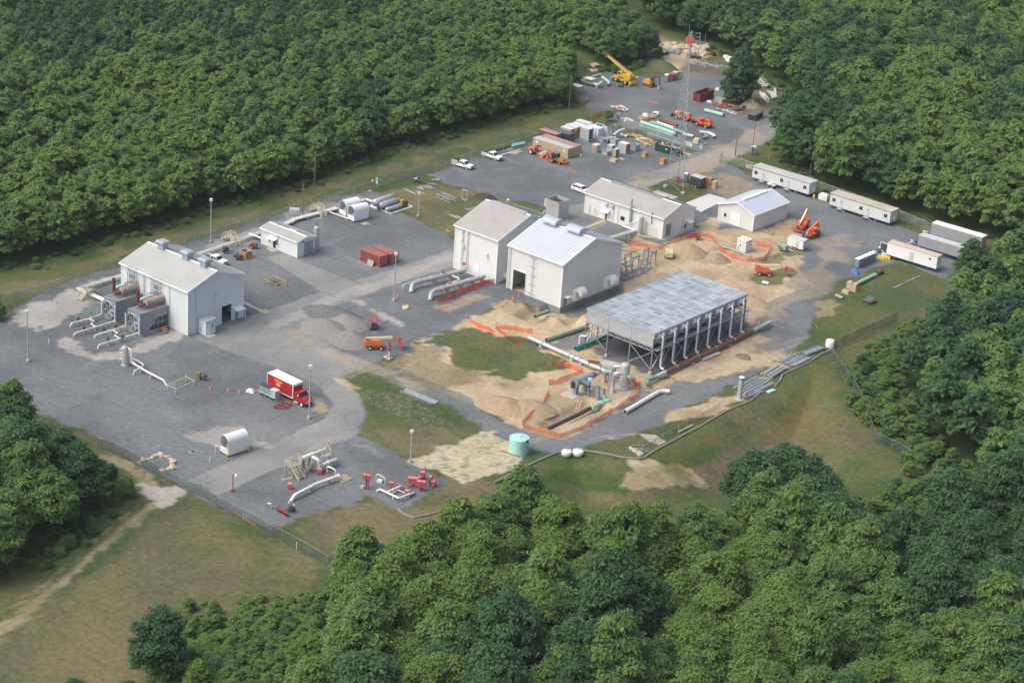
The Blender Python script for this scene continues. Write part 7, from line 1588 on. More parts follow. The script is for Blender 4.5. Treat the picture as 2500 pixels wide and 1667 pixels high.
# cargo trailer, black trailer
def cargo(label,near,L,W_,H,ya,m,roofm,nm='cargo_trailer',z0=.5,door=True):
 """near = the lower near corner on the ground; local x along its long side away from that corner is negative"""
 t = T(nm,label,'trailer',near,ya); MB().box(-L,0,z0,0,W_,z0+H).build('body',m,t,0); MB().box(-L-.04,-.04,z0+H,.04,W_+.04,z0+H+.1).build('roof',roofm,t,0)
 if door: MB().box(.0+.005,.3,z0+.1,.03,W_-.3,z0+H-.15).build('rear_door',roofm,t,0); MB().box(-L*.45,-.03,z0+.15,-L*.45+.8,-.005,z0+H-.2).build('side_door',roofm,t,0)
 MB().bar((-L,W_/2,.45),(-L-1.2,W_/2,.4),.12).build('drawbar',STEEL,t,0); wheels(t,[(-L*.55+q,y) for q in (-.4,.45) for y in (-.1,W_+.1)],.33,.2); return t
cargo('white twin-axle cargo trailer beside the green generator',G('6',948,815),4.3,2.2,2.1,.05,WHITE,LGREY)
cargo('black enclosed trailer with a pale roof beside the plywood crates',G('4',1280,1470),3.4,2.1,2.3,.0,STEEL,mat('pale_aqua_roof',(.55,.63,.62),.5),door=False)
# office trailers
def office(label,a,b_,W_=3.66,H=2.95,z0=.8,roofm=LGREY,vents=True):
 d = b_-a; d.z = 0; L = d.length; ya = math.atan2(d.y,d.x); t = T('office_trailer',label,'office trailer',(a.x,a.y,0),ya)
 b = MB(); b.box(0,0,z0,L,W_,z0+H); n = int(L/.6)
 for i in range(1,n): b.box(i*L/n-.03,-.025,z0+.1,i*L/n+.03,0,z0+H-.1)
 b.build('body',mat('office_grey_siding',(.60,.635,.63),.5,var=.06,streak=.08),t,0)
 r = MB(); r.box(-.1,-.1,z0+H,L+.1,W_+.1,z0+H+.16)
 for i in range(1,20): r.box(i*L/20-.06,-.05,z0+H+.16,i*L/20+.06,W_+.05,z0+H+.22)
 r.build('roof',roofm,t,0); e = MB()
 for x,y in ((0,0),(L,0),(L,W_),(0,W_)): e.box(x-.05,y-.05,z0,x+.05,y+.05,z0+H)
 e.box(-.03,-.04,z0-.15,L+.03,W_+.04,z0); e.box(-.03,-.05,z0+H-.14,L+.03,-.002,z0+H-.02); e.build('edge_trim',STEEL,t,0)
 for k in (.07,.52,.92): w = MB().box(k*L-.45,-.06,z0+1.15,k*L+.45,-.03,z0+2.0).build('window',GLASS,t,0); MB().box(k*L-.02,-.075,z0+1.15,k*L+.02,-.061,z0+2.0).build('mullion',LGREY,w,0)
 for k in (.2,.64): q = MB().box(k*L-.48,-.07,z0+.05,k*L+.48,-.03,z0+2.15).build('door',LGREY,t,0); MB().box(k*L-.12,-.085,z0+1.5,k*L+.12,-.071,z0+1.8).build('pane',GLASS,q,0)
 for k in (.2,.64):
  s = MB(); s.box(k*L-.7,-1.3,z0-.1,k*L+.7,-.1,z0)
  for x in (-.7,.7): s.bar((k*L+x,-1.3,0),(k*L+x,-1.3,z0+1.0),.06); s.bar((k*L+x,-1.3,z0+1.0),(k*L+x,-.1,z0+1.0),.05)
  for i in range(3): s.box(k*L+.72+i*.3,-1.2,z0-.1-(i+1)*.22,k*L+1.02+i*.3,-.2,z0-.05-(i+1)*.22)
  s.build('steps',GALV,t,0)
 for x in (.25,.5,.75):
  for y in (.5,W_-.9): MB().box(x*L-.25,y,0,x*L+.25,y+.4,z0-.15).build('pier',CONC,t,0)
 MB().box(L+.05,1.2,z0+.6,L+.5,2.3,z0+1.5).build('air_conditioner',LGREY,t,0); wheels(t,[(L*.5+q,y) for q in (-.5,.5) for y in (.3,W_-.3)],.38,.22); return t
office('grey office trailer with a panelled roof, the one nearest the gate',W('6',568,253,.8),W('6',998,385,.8))
office('grey office trailer with a stained cream roof, the one by the white water tank',W('6',1150,458,.8),W('6',1605,600,.8),roofm=mat('stained_cream_roof',(.52,.50,.43),.6,var=.2,streak=.4))
t = T('water_tank','white square-shouldered water tank beside the cream-roofed office trailer','tank',G('6',1108,425)); MB().obox((0,0,.1),(2.4,1.5,1.3),.1,.98).obox((0,0,1.4),(2.3,1.4,.35),.1,.75).build('shell',WHITE,t,0);
for k in (-.6,0,.6): MB().obox((k,-.76,.2),(.08,.06,1.2),.1).build('rib',LGREY,t,0)
t = T('gas_bottle','yellow bottle standing at the end of the first office trailer','bottle',G('6',1035,415)); MB().lathe([(.28,0),(.3,.9),(.2,1.15),(.08,1.25)],n=14).build('shell',YEL,t); MB().tube([(0,0,1.2),(0,0,1.4)],.12,8).build('valve',STEEL,t)
t = T('atv','small white and blue utility cart parked under the first office trailer','cart',G('6',718,332),-.2); MB().box(-1.1,-.55,.35,1.1,.55,.7).build('body',NAVY,t,0); MB().box(-1.2,-.6,.7,-.1,.6,.95).box(.4,-.5,.7,1.1,.5,.9).build('panel',WHITE,t,0); wheels(t,[(x,s*.6) for x in (-.75,.75) for s in (-1,1)],.3,.22)
# semi trailers at right
def semi(label,a,ya,L,W_,H,m,roofm,ribn=0,door=False,z0=1.1,grp=None,edge=LGREY):
 t = T('semi_trailer',label,'semi trailer',(a.x,a.y,0),ya,grp); b = MB(); b.box(0,0,z0,L,W_,z0+H)
 for i in range(1,ribn): b.box(i*L/ribn-.09,-.06,z0+.1,i*L/ribn+.09,0,z0+H-.1); b.box(i*L/ribn-.09,W_,z0+.1,i*L/ribn+.09,W_+.06,z0+H-.1)
 b.build('body',m,t,0); MB().box(-.05,-.05,z0+H,L+.05,W_+.05,z0+H+.12).build('roof',roofm,t,0); e = MB(); e.box(-.06,-.06,z0-.16,L+.06,W_+.06,z0); e.box(-.06,-.06,z0,-.005,.08,z0+H); e.box(-.06,W_-.08,z0,-.005,W_+.06,z0+H); e.build('frame',edge,t,0)
 for y in (.06,W_/2+.03): MB().box(-.05,y,z0+.05,-.02,y+W_/2-.1,z0+H-.08).build('rear_door',m,t,0)
 if door: q = MB().box(L*.5-.55,-.04,z0+.05,L*.5+.55,-.012,z0+2.2).build('side_door',LGREY,t,0); MB().box(L*.86-.3,-.03,z0+1.7,L*.86+.3,-.012,z0+2.1).build('window',GLASS,t,0)
 wheels(t,[(x,y) for x in (1.2,2.45) for y in (.2,W_-.2)],.5,.32,rim=WHITE)
 for y in (.4,W_-.5): MB().box(L-2.6,y,0,L-2.45,y+.15,z0-.1).build('landing_leg',STEEL,t,0)
ya = yaw2(W('m',500,775,1.1),W('m',1440,1060,1.1))
semi('white box semi trailer with a beige roof and a side door, nearest the grass',W('m',500,775,1.1),ya,13.2,2.6,2.75,WHITE,mat('beige_roof',(.52,.46,.36),.6),0,True)
semi('grey ribbed semi trailer between the two other semi trailers',W('m',1088,620,1.0),ya,12.5,2.55,2.5,mat('ribbed_grey_aluminium',(.36,.38,.385),.5,.15),LGREY,22,edge=NAVY)
semi('grey ribbed semi trailer with a turquoise skirt, farthest back by the wood',W('m',1345,400,1.0),ya,13.6,2.55,2.7,mat('ribbed_grey_aluminium',(.36,.38,.385)),WHITE,24,edge=TEAL)
# ------------------------------------------------------------ goods, containers and small things
def container(label,near,L,W_,H,m,roofm,ya=0.0,ribn=22,grp=None,signs=(),open_top=None,name='shipping_container',z0=.12):
 t = T(name,label,'container',near,ya,grp); b = MB(); b.box(-L,0,z0,0,W_,z0+H)
 for i in range(ribn):
  u = -L+(i+.5)*L/ribn; w_ = L/ribn*.28; b.box(u-w_,-.035,z0+.15,u+w_,0,z0+H-.12); b.box(u-w_,W_,z0+.15,u+w_,W_+.035,z0+H-.12)
 b.build('body',m,t,0); r = MB(); r.box(-L-.02,-.05,z0+H,.02,W_+.05,z0+H+.05)
 for i in range(ribn): u = -L+(i+.5)*L/ribn; r.box(u-.06,.1,z0+H+.05,u+.06,W_-.1,z0+H+.075)
 r.build('roof',roofm,t,0); f = MB()
 for x in (-L-.03,-.09):
  for y in (-.06,W_-.06): f.box(x,y,0,x+.12,y+.12,z0+H+.06)
 f.box(-L,-.05,0,0,-.01+.06,z0); f.box(-L,W_-.05,0,0,W_+.01,z0); f.build('corner_post',m,t,0)
 for k in (0,1):
  d = MB().box(.002,.08+k*(W_/2-.04),z0+.06,.04,.04+(k+1)*(W_/2-.04),z0+H-.06).build('door',m,t,0)
  for q in (.3,.7): y = .08+(k+q)*(W_/2-.04); MB().tube([(.07,y,z0+.1),(.07,y,z0+H-.1)],.025,6).build('lock_rod',LGREY,d)
 for (x,z,w_,h_) in signs: MB().box(x,-.06,z,x+w_,-.04,z+h_).build('sign',WHITE,t,0)
 return t
KX = -299.62+SH.x+6.06
container('rust-red container nearest the road, front of the pair',(KX,312.42+SH.y,0),6.06,2.5,2.45,BRICKR,mat('dusty_red_roof',(.36,.15,.12),.7,var=.15))
p = G('2',1600,815); container('rust-red container set back on the right of the pair',(p.x,312.42+SH.y+3.05,0),6.06,2.45,2.45,BRICKR,mat('dusty_red_roof',(.36,.15,.12)))
t = T('panel_stack','grey panel leaning on the front red container','panel',G('2',1445,810),0); MB().add([(-.9,-.5,0),(.9,-.5,0),(.9,.0,1.2),(-.9,.0,1.2),(-.9,-.4,0),(.9,-.4,0),(.9,.1,1.2),(-.9,.1,1.2)],[(0,1,2,3),(7,6,5,4),(0,4,5,1),(1,5,6,2),(2,6,7,3),(3,7,4,0)]).build('panel',MGREY,t,0); MB().bar((-3,-.9,.1),(1,-1.2,.1),.15).build('beam',GALV,t,0)
def grp_sign(): return ((-11.2,1.6,.7,.6),(-1.6,1.6,.5,.6))
p = G('i',985,1003); container('long tan container with a pale grey roof, nearest the roller',p,12.2,2.44,2.6,TANC,LGREY,0,34,signs=grp_sign())
container('long tan container with a faded pink roof, behind the grey-roofed one',p+Vector((.3,2.75,0)),12.2,2.44,2.7,TANC,PINKR,0,34)
p = G('i',995,730); container('black container beside the faded red one in the upper lot',p,6.06,2.44,2.6,mat('charcoal_container',(.035,.045,.05),.6),mat('grey_green_roof',(.13,.15,.14),.7))
container('faded red container with a pink roof wedged beside the black one',p+Vector((-2.2,-2.7,0)),6.06,2.44,2.55,REDD,PINKR)
def dumpster(label,near,L,W_,H,m,ya,fill=None):
 t = T('dumpster',label,'dumpster',near,ya); b = MB(); k = .12
 b.box(-L,0,.15,0,W_,.3); b.box(-L,0,.3,0,k,H); b.box(-L,W_-k,.3,0,W_,H); b.box(-L,k,.3,-L+k,W_-k,H); b.box(-k,k,.3,0,W_-k,H); b.build('body',m,t,0); r = MB()
 for i in range(1,9): u = -L+i*L/9; r.box(u-.06,-.1,.3,u+.06,0,H); r.box(u-.06,W_,.3,u+.06,W_+.1,H)
 for i in (1,2): r.box(0,i*W_/3-.06,.3,.1,i*W_/3+.06,H); r.box(-L-.1,i*W_/3-.06,.3,-L,i*W_/3+.06,H)
 r.box(-L-.1,-.1,H,.1,.06,H+.12); r.box(-L-.1,W_-.06,H,.1,W_+.1,H+.12); r.box(-L-.1,.06,H,-L+.06,W_-.06,H+.12); r.box(-.06,.06,H,.1,W_-.06,H+.12); r.build('rib',m,t,0)
 for x in (-L+.5,-.5): MB().tube([(x,.1,.12),(x,W_-.1,.12)],.14,10).build('roller',STEEL,t)
 if fill: MB().box(-L+k,k,.3,-k,W_-k,fill[0]).build('contents',fill[1],t,0)
 MB().box(-L*.5-.25,-.12,H*.55,-L*.5+.15,-.102,H*.55+.4).build('sign',WHITE,t,0); return t
p = G('j',770,392); e = G('j',968,318); dumpster('tall dark red open dumpster standing right of the mast',p,(e-p).length,2.4,2.4,mat('maroon_paint',(.20,.03,.04),.55,var=.15),yaw2(e,p),(.8,RUST))
p = G('j',1560,662); e = G('j',1675,590); o = dumpster('low black tarped dumpster beside the rubble heap',p,5.6,2.4,1.5,mat('black_green_paint',(.02,.028,.026),.6),yaw2(e,p)); MB().box(-5.6,.05,1.62,0,2.35,1.75).build('tarp',mat('grey_tarp',(.13,.13,.12),.8,var=.3),o,0)
p = G('j',560,1192); e = G('j',222,1105); o = dumpster('dark green dumpster heaped with wood scraps beside the mast',p,(e-p).length,2.4,1.9,GREEND,yaw2(e,p)); r = random.Random(4); Ld = (e-p).length
for i in range(26): x,y = -r.uniform(.4,Ld-.4),r.uniform(.4,2.0); a = r.uniform(0,3); MB().bar((x-math.cos(a)*.6,y-math.sin(a)*.35,1.5+r.uniform(0,.3)),(x+math.cos(a)*.6,y+math.sin(a)*.35,1.75+r.uniform(0,.5)),r.uniform(.2,.5),.08).build('wood_scrap',r.choice([LUMB,WOOD,WHITE,PINKR]),o,0)
def toilet(label,p,ya=0.0,m=BLUEG,first={},grp=None):
 if m.name in first: return dup(first[m.name],p,ya,label,grp)
 t = T('portable_toilet',label,'portable toilet',p,ya,grp); first[m.name] = t; b = MB(); b.box(-.58,-.58,.1,.58,.58,2.1)
 for k in (-.4,0,.4): b.box(k-.05,-.62,.2,k+.05,-.58,2.0); b.box(-.62,k-.05,.2,-.58,k+.05,2.0)
 b.build('cabin',m,t,0); MB().add([(-.63,-.63,2.1),(.63,-.63,2.1),(.63,.63,2.1),(-.63,.63,2.1),(-.63,-.63,2.2),(.63,-.63,2.2),(.63,.63,2.2),(-.63,.63,2.2),(-.4,-.45,2.42),(.4,-.45,2.42),(.4,.45,2.42),(-.4,.45,2.42)],[(0,3,2,1),(0,1,5,4),(1,2,6,5),(2,3,7,6),(3,0,4,7),(4,5,9,8),(5,6,10,9),(6,7,11,10),(7,4,8,11),(8,9,10,11)]).build('roof',WHITE,t,0)
 MB().box(.58,-.42,.15,.62,.42,2.0).build('door',m,t,0); MB().box(-.6,-.6,0,.6,.6,.1).build('skid',STEEL,t,0); MB().tube([(-.4,.4,2.2),(-.4,.4,2.75)],.06,8).build('vent_pipe',STEEL,t); return t
a,b_ = G('6',1380,935),G('6',1490,888); dn = (b_-a); nrm = Vector((-dn.y,dn.x,0)).normalized()*.6
wh = ['nearest the blue tarp','second from the blue tarp','in the middle of the row','second from the yellow barriers','nearest the yellow barriers']
for i in range(5): toilet('grey portable toilet in the row of five, %s' % wh[i],a.lerp(b_,i/4)+nrm,yaw2(a,b_),grp='row of five portable toilets')
toilet('lone grey portable toilet on the grass by the gravel road',G('4',1742,1165),.6); toilet('grey portable toilet at the foot of the mast beside the black trailer',G('4',1155,1400),.2); toilet('pale blue-roofed portable toilet right of the excavator',G('4',985,535),.3)
t = T('storage_locker','dark red storage locker behind the portable toilet near the crane','locker',G('4',1030,522),.3); MB().box(-.8,-.7,.1,.8,.7,2.0).build('body',REDD,t,0); MB().box(-.9,-.8,0,.9,.8,.1).build('skid',STEEL,t,0); MB().box(-.84,-.74,2.0,.84,.74,2.1).build('lid',REDV,t,0)
t = T('storage_locker','beige flat-topped locker at the end of the row near the crane','locker',G('4',1062,512),.3); MB().box(-.7,-.8,.1,.7,.8,2.2).build('body',mat('beige_grey',(.30,.28,.22),.6),t,0); MB().box(-.8,-.9,2.2,.8,.9,2.32).build('lid',LGREY,t,0)
def crate(label,near,L,W_,H,side,top,end=None,ya=0.0,frame=None,open_=False,name='crate',z0=.15,cat='crate'):
 """a crated duct section; its near lower corner is given; end = the board closing the +x end"""
 t = T(name,label,cat,near,ya)
 if open_:
  b = MB(); k = .1; b.box(-L,0,z0,0,W_,z0+.1); b.box(-L,0,z0+.1,0,k,z0+H); b.box(-L,W_-k,z0+.1,0,W_,z0+H); b.box(-L,k,z0+.1,-L+k,W_-k,z0+H)
  if open_ != 'side': b.box(-k,k,z0+.1,0,W_-k,z0+H)
  else: b.box(-L+k,k,z0+H-.1,0,W_-k,z0+H)
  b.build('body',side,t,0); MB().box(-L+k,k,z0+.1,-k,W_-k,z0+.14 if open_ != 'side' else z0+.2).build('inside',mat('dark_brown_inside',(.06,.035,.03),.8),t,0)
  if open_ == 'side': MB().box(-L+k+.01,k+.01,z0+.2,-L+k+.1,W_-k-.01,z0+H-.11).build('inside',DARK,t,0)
  rim = MB(); q = .12
  if open_ != 'side':
   rim.box(-L-q,-q,z0+H,q,.06,z0+H+.1); rim.box(-L-q,W_-.06,z0+H,q,W_+q,z0+H+.1); rim.box(-L-q,.06,z0+H,-L+.06,W_-.06,z0+H+.1); rim.box(-.06,.06,z0+H,q,W_-.06,z0+H+.1); rim.build('flange',GALVL,t,0)
 else: MB().box(-L,0,z0,0,W_,z0+H).build('body',side,t,0);
 if end: MB().box(.0,.05,z0+.05,.06,W_-.05,z0+H-.05).build('end_board',end,t,0)
 if not open_ or open_ == 'side':
  tp = MB(); n = max(1,int(L/1.4))
  for i in range(n): tp.box(-L+i*L/n+.03,-.03,z0+H,-L+(i+1)*L/n-.03,W_+.03,z0+H+.06)
  tp.build('top_sheet',top,t,0)
 f = MB()
 for i in range(1,max(2,int(L/1.4))): u = -L+i*L/max(2,int(L/1.4)); f.box(u-.06,-.05,z0,u+.06,0,z0+H)
 for x in (-L,-.0): f.box(x-.06,-.04,z0-.0,x+.06,0.0,z0+H)
 f.build('batten',frame or GALVL,t,0); MB().box(-L-.1,-.1,0,.1,W_+.1,z0).build('pallet',LUMB if side in (WOOD,WOODO,LUMB) else MGREY,t,0); return t
DUCT = mat('grey_duct_steel',(.42,.45,.47),.5,.1,var=.1)
crate('grey duct module with an orange plywood end, first in the row by the fence',G('i',1035,640),3.6,1.9,2.7,DUCT,PLAST,WOODO); crate('grey duct module with an orange plywood end, second in the row by the fence',G('i',1140,605),4.0,1.9,2.7,DUCT,PLAST,WOODO)
crate('grey duct module half hidden, third in the row by the fence',G('i',1250,570),4.0,1.9,2.6,DUCT,PLAST); crate('grey duct module half hidden behind the white wrapped unit',G('i',1370,520),4.6,2.0,2.5,DUCT,PLAST)
crate('open-ended grey duct box on a grey stand showing its dark inside',G('i',1380,690),3.0,2.0,2.9,DUCT,PLAST,None,open_='side',z0=.7)
t = T('wrapped_unit','big unit wrapped in white plastic film among the duct crates','wrapped unit',G('i',1560,640)); MB().add([(-4.2,0,0),(0,0,0),(0,2.6,0),(-4.2,2.6,0),(-4.1,.1,3.1),(-.1,.1,3.0),(-.1,2.5,3.0),(-4.1,2.5,3.1)],[(0,3,2,1),(4,5,6,7),(0,1,5,4),(1,2,6,5),(2,3,7,6),(3,0,4,7)]).build('film',PLAST,t,0)
for k in (-3.2,-2.0,-.9): MB().box(k,-.06,.1,k+.12,.02,3.0).build('strap',GALVL,t,0)
t = T('duct_hopper','grey tapering duct hopper standing beside the wrapped unit','duct',G('i',1750,615)); MB().add([(-2.4,0,0),(.4,0,0),(.4,2.4,0),(-2.4,2.4,0),(-1.9,.5,3.1),(-.9,.5,3.1),(-.9,1.9,3.1),(-1.9,1.9,3.1)],[(0,3,2,1),(0,1,5,4),(1,2,6,5),(2,3,7,6),(3,0,4,7),(4,5,6,7)]).build('body',DUCT,t,0); MB().tube([(-1.4,1.2,3.1),(-1.4,1.2,3.25)],.55,16).build('collar',STEEL,t)
def rect_frame(label,F,x,y,w_,h_,ya,lean,m):
 t = T('steelwork',label,'steelwork',G(F,x,y),ya); b = MB(); k = .14; dx = h_*math.sin(lean); z = h_*math.cos(lean)
 for s in (-w_/2,w_/2): b.bar((s,0,.1),(s,-dx,z),.28)
 b.bar((-w_/2,0,.1),(w_/2,0,.1),.28); b.bar((-w_/2,-dx,z),(w_/2,-dx,z),.28); b.build('frame',m,t,0)
rect_frame('tall grey rectangular flange frame leaning among the duct parts','i',1800,540,1.9,2.9,-.5,-.5,GALVD); rect_frame('pale rectangular flange frame lying on top behind the wrapped unit','i',1560,420,2.4,1.6,.1,-.9,GALVL)
pipe('shiny bent duct propped up beside the lumber',[W('i',1865,560,.8),W('i',1960,480,1.8),W('i',2075,440,2.2)],.48,GALVL,name='duct',cat='duct',bend=.6,hollow=True); pipe('grey duct elbow with a round dark mouth among the crates',[W('i',1700,660,.8),W('i',1780,610,.8),W('i',1905,615,.8)],.58,GALVL,name='duct',cat='duct',bend=.9,hollow=True,flanges=(.05,)); pipe('short white duct lying behind the shiny bent duct',[W('i',2010,540,.5),W('i',2130,575,.5)],.38,PLAST,name='duct',cat='duct',bend=.1,hollow=True)
crate('open-topped grey duct bin behind the plywood-ended crate',G('i',1640,690),2.4,1.6,.8,DUCT,PLAST,open_=True); crate('open-topped grey duct bin with a rusty inside behind the small crates',G('i',1895,735),1.9,1.6,1.1,DUCT,PLAST,open_=True)
crate('pale crate with a plywood front board on a grey pallet',G('i',1530,895),1.5,1.9,1.9,mat('pale_grey_crate',(.50,.50,.45),.6),PLAST,None); o = MB().box(-1.45,-.09,.25,-.05,-.03,1.95).build('front_board',WOOD,None,0); o.location = G('i',1530,895); tag(o,'plywood sheet facing the pale crate on the grey pallet','plywood')
crate('low open grey box in front of the pale crates',G('i',1735,945),1.7,1.6,.9,mat('beige_grey_bin',(.38,.39,.36),.6),PLAST,open_=True); crate('small grey crate with a dark open side behind the low grey box',G('i',1835,860),1.6,1.3,1.3,DUCT,PLAST,open_='side')
crate('upright crate with an orange plywood face beside the low grey box',G('i',1895,975),.9,1.7,1.9,DUCT,PLAST,WOODO); crate('big grey duct crate with an orange plywood end right of the upright crate',G('i',2090,915),2.7,1.9,2.5,DUCT,PLAST,WOODO)
crate('open flared grey duct box at the right end of the duct crates',G('i',2275,870),1.5,2.0,1.5,DUCT,PLAST,open_=True)
o = crate('timber pallet stack of pale boards in front of the duct crates',G('i',1895,1080),1.9,1.0,.55,LUMB,LUMB,name='board_stack',cat='board stack'); o = MB().obox((0,0,0),(1.8,1.0,.12),-.1).build('metal_sheet',GALVL); o.location = G('i',2025,1005); tag(o,'thin grey sheet lying on the lot right of the pallet stack','sheet')
crate('small wooden crate alone on the lot between the ducts and the green dumpster',G('5',1690,478),1.2,1.3,.9,WOOD,WOOD,name='wooden_crate'); crate('brown wooden crate alone near the mast on the lot',G('5',1850,543),1.3,1.4,1.2,WOODO,WOODO,name='wooden_crate')
# plywood crates by the mast
p = G('4',1365,1455); crate('long row of orange plywood crates behind the black trailer',p,5.2,1.4,2.1,WOODO,WOOD,WOODO); crate('paler plywood crate at the right end of the orange row',G('4',1408,1468),1.1,1.1,1.7,LUMB,LUMB,name='wooden_crate'); o = MB().obox((0,0,0),(1.2,.25,1.1),.7).build('cardboard_sheet',mat('cardboard',(.36,.21,.12),.8)); o.location = G('4',1155,1455); tag(o,'cardboard sheet leaning on the black trailer','cardboard')
t = T('red_skip','small dark red bin at the foot of the mast','bin',G('4',1100,1402),.2); b = MB(); b.box(-.8,-.5,.1,.8,.5,.2); b.box(-.8,-.5,.2,.8,-.42,.9); b.box(-.8,.42,.2,.8,.5,.9); b.box(-.8,-.42,.2,-.72,.42,.9); b.box(.72,-.42,.2,.8,.42,.9); b.build('body',REDD,t,0)
o = crate('orange plywood open crate behind the left compressor house',G('2',352,762),1.9,1.9,1.5,WOODO,WOODO,open_=True,name='wooden_crate')
# lumber heap, strewn steel, pipes in the upper yard
def strewn(label,F,quad,n,L,w_,m,cat,name,seed,ya=None,h=.25,spread=.3):
 r = random.Random(seed); q = [G(F,*k) for k in quad]; c = sum(q,Vector())/4; t = T(name,label,cat,c); mm = m if isinstance(m,list) else [m]
 for i in range(n):
  u,v = r.random(),r.random(); p = q[0].lerp(q[1],u).lerp(q[3].lerp(q[2],u),v)-c; a = (ya if ya is not None else r.uniform(0,PI))+r.uniform(-spread,spread); l = L*r.uniform(.6,1.1)/2; z = .08+h*r.random()
  MB().bar(p+Vector((-math.cos(a)*l,-math.sin(a)*l,z)),p+Vector((math.cos(a)*l,math.sin(a)*l,z+r.uniform(-.05,.12))),w_*r.uniform(.7,1.2),w_*.6).build('piece',r.choice(mm),t,0)
 return t
strewn('tangled heap of pale lumber above the green dumpster','5',[(1540,285),(1600,275),(1790,355),(1690,385)],46,3.0,.22,[LUMB,WOOD,LUMB,WHITE],'lumber','lumber_heap',1,-.2,.5,.6)
strewn('galvanised steel sections strewn on dark ground at the top of the yard','4',[(1160,370),(1290,360),(1510,410),(1330,425)],40,4.0,.2,[GALVL,GALV],'steel sections','steel_pile',2,None,.35)
strewn('white plastic pipe offcuts scattered right of the tapering tree','4',[(1720,500),(1790,500),(1880,580),(1760,580)],26,3.0,.18,[WHITE,PLAST],'pipe offcuts','offcut_pile',3,None,.3)
strewn('line of long white pipes lying on the dark ground at upper right','4',[(1800,640),(1850,640),(1920,750),(1850,720)],12,7.0,.26,[PIPEW,PLAST],'white pipes','pipe_pile',4,yaw2(G('4',1810,640),G('4',1890,735)),.15,.06)
for k in range(4): a,b_ = G('4',1892+k*13,645),G('4',1928+k*18,735-k*1); pipe('long white pipe in the neat row of four at upper right',[a+Vector((0,0,.25)),b_+Vector((0,0,.25))],.17,PIPEW,group='neat row of white pipes',bend=.1,n=8)
pipe('pale mint pipe pair end by the row of white pipes',[W('4',1860,618,.4),W('4',1940,632,.4),W('4',1930,595,.4)],.32,PIPEP,bend=.3); pipe('second pale mint pipe lying below the bent mint one',[W('4',1870,635,.3),W('4',1945,640,.3)],.28,PIPEP,bend=.1)
strewn('white foam sheets lying on the dark ground at the top','4',[(1470,325),(1530,330),(1600,375),(1560,385)],8,2.4,1.5,[WHITE,PLAST],'foam sheets','sheet_pile',5,-.2,.3); strewn('grey metal sheets stacked on the sandy road at the top','4',[(1020,275),(1090,275),(1085,300),(1025,300)],5,2.6,1.6,GALV,'metal sheets','sheet_pile',6,.1,.3,.1)
strewn('dark torn sheeting lying below the sandstone boulders','4',[(1180,310),(1300,305),(1310,330),(1190,335)],8,3.0,1.3,[GALVD,STEEL],'torn sheeting','sheet_pile',7,-.1,.2)
strewn('rows of small white fittings on dark racks beside the mint pipe','4',[(1410,770),(1440,765),(1610,810),(1590,825)],26,.6,.25,[WHITE,PIPEW],'fittings','fitting_rows',8,1.2,.2)
strewn('rusty scrap and timber below the tapering tree','4',[(1400,735),(1540,735),(1560,755),(1420,755)],20,2.2,.3,[WOOD,RUST,REDD],'scrap','scrap_pile',9,-.1,.4); strewn('dark scrap pile beside the black dumpster','4',[(1560,775),(1660,755),(1700,770),(1600,800)],16,2.0,.4,[STEEL,RUST,GALVD],'scrap','scrap_pile',10,None,.5)
t = T('tarped_stack','grey tarped stack at the left foot of the tapering tree','stack',G('4',1455,712),-.2); MB().obox((0,0,0),(3.4,2.0,1.3),0,.93).build('tarp',mat('grey_green_tarp',(.27,.28,.26),.7,var=.2),t,0); MB().obox((-2.2,-.2,0),(.8,.8,1.2)).build('pump',STEEL,t,0)
o = MB().obox((0,0,0),(1.6,1.0,.5),.3,.6).build('white_bag',WHITE); o.location = G('4',1358,712); tag(o,'white bag lying left of the grey tarped stack','bag'); o = MB().obox((0,0,0),(1.3,1.2,.6),.3,.7).build('white_bag',PLAST); o.location = G('4',1430,606); tag(o,'white bundle at the left edge of the tapering tree','bag')
pipe('thick mint pipe lying alone below the dark red dumpster',[W('j',945,525,.55),W('j',1215,595,.55)],.55,PIPEM,bend=.1,hollow=True)
pipe('longest thick mint pipe in the upper yard below the rusty one',[W('j',30,700,.6),W('j',540,868,.6)],.6,PIPEM,bend=.1,hollow=True); pipe('rusty brown pipe lying behind the mint pipes',[W('j',305,660,.55),W('j',545,755,.55)],.55,RUST,bend=.1,hollow=True)
pipe('slim aqua pipe beside the longest thick mint pipe',[W('j',0,738,.25),W('j',480,885,.25)],.2,PIPEM,bend=.1,n=8); pipe('slim aqua pipe nearest the grass strip',[W('j',120,855,.2),W('j',600,1010,.2)],.18,PIPEM,bend=.1,n=8); pipe('white-topped slim pipe behind the longest mint pipe',[W('j',262,692,.3),W('j',500,775,.3)],.25,WHITE,bend=.1,n=8); pipe('green slim pipe behind the longest mint pipe',[W('j',170,692,.3),W('j',660,850,.3)],.26,PIPEM,bend=.1,n=8); pipe('dark slim pipe along the grass strip',[W('j',-60,800,.2),W('j',90,832,.2)],.18,STEEL,bend=.1,n=8)
pipe('short white pipe with a dark open end below the telehandlers',[W('j',630,868,.5),W('j',785,900,.5)],.46,PIPEP,bend=.1,hollow=True); pipe('mint pipe with a bent end below the orange telehandler',[W('j',860,840,.5),W('j',1000,850,.5),W('j',1085,890,.5),W('j',1085,920,.3)],.48,PIPEP,bend=.6,hollow=True); pipe('small grey bent pipe below the mint bent pipe',[W('j',915,930,.4),W('j',1000,905,.4),W('j',945,880,.4)],.3,GREYV,bend=.3,hollow=True)
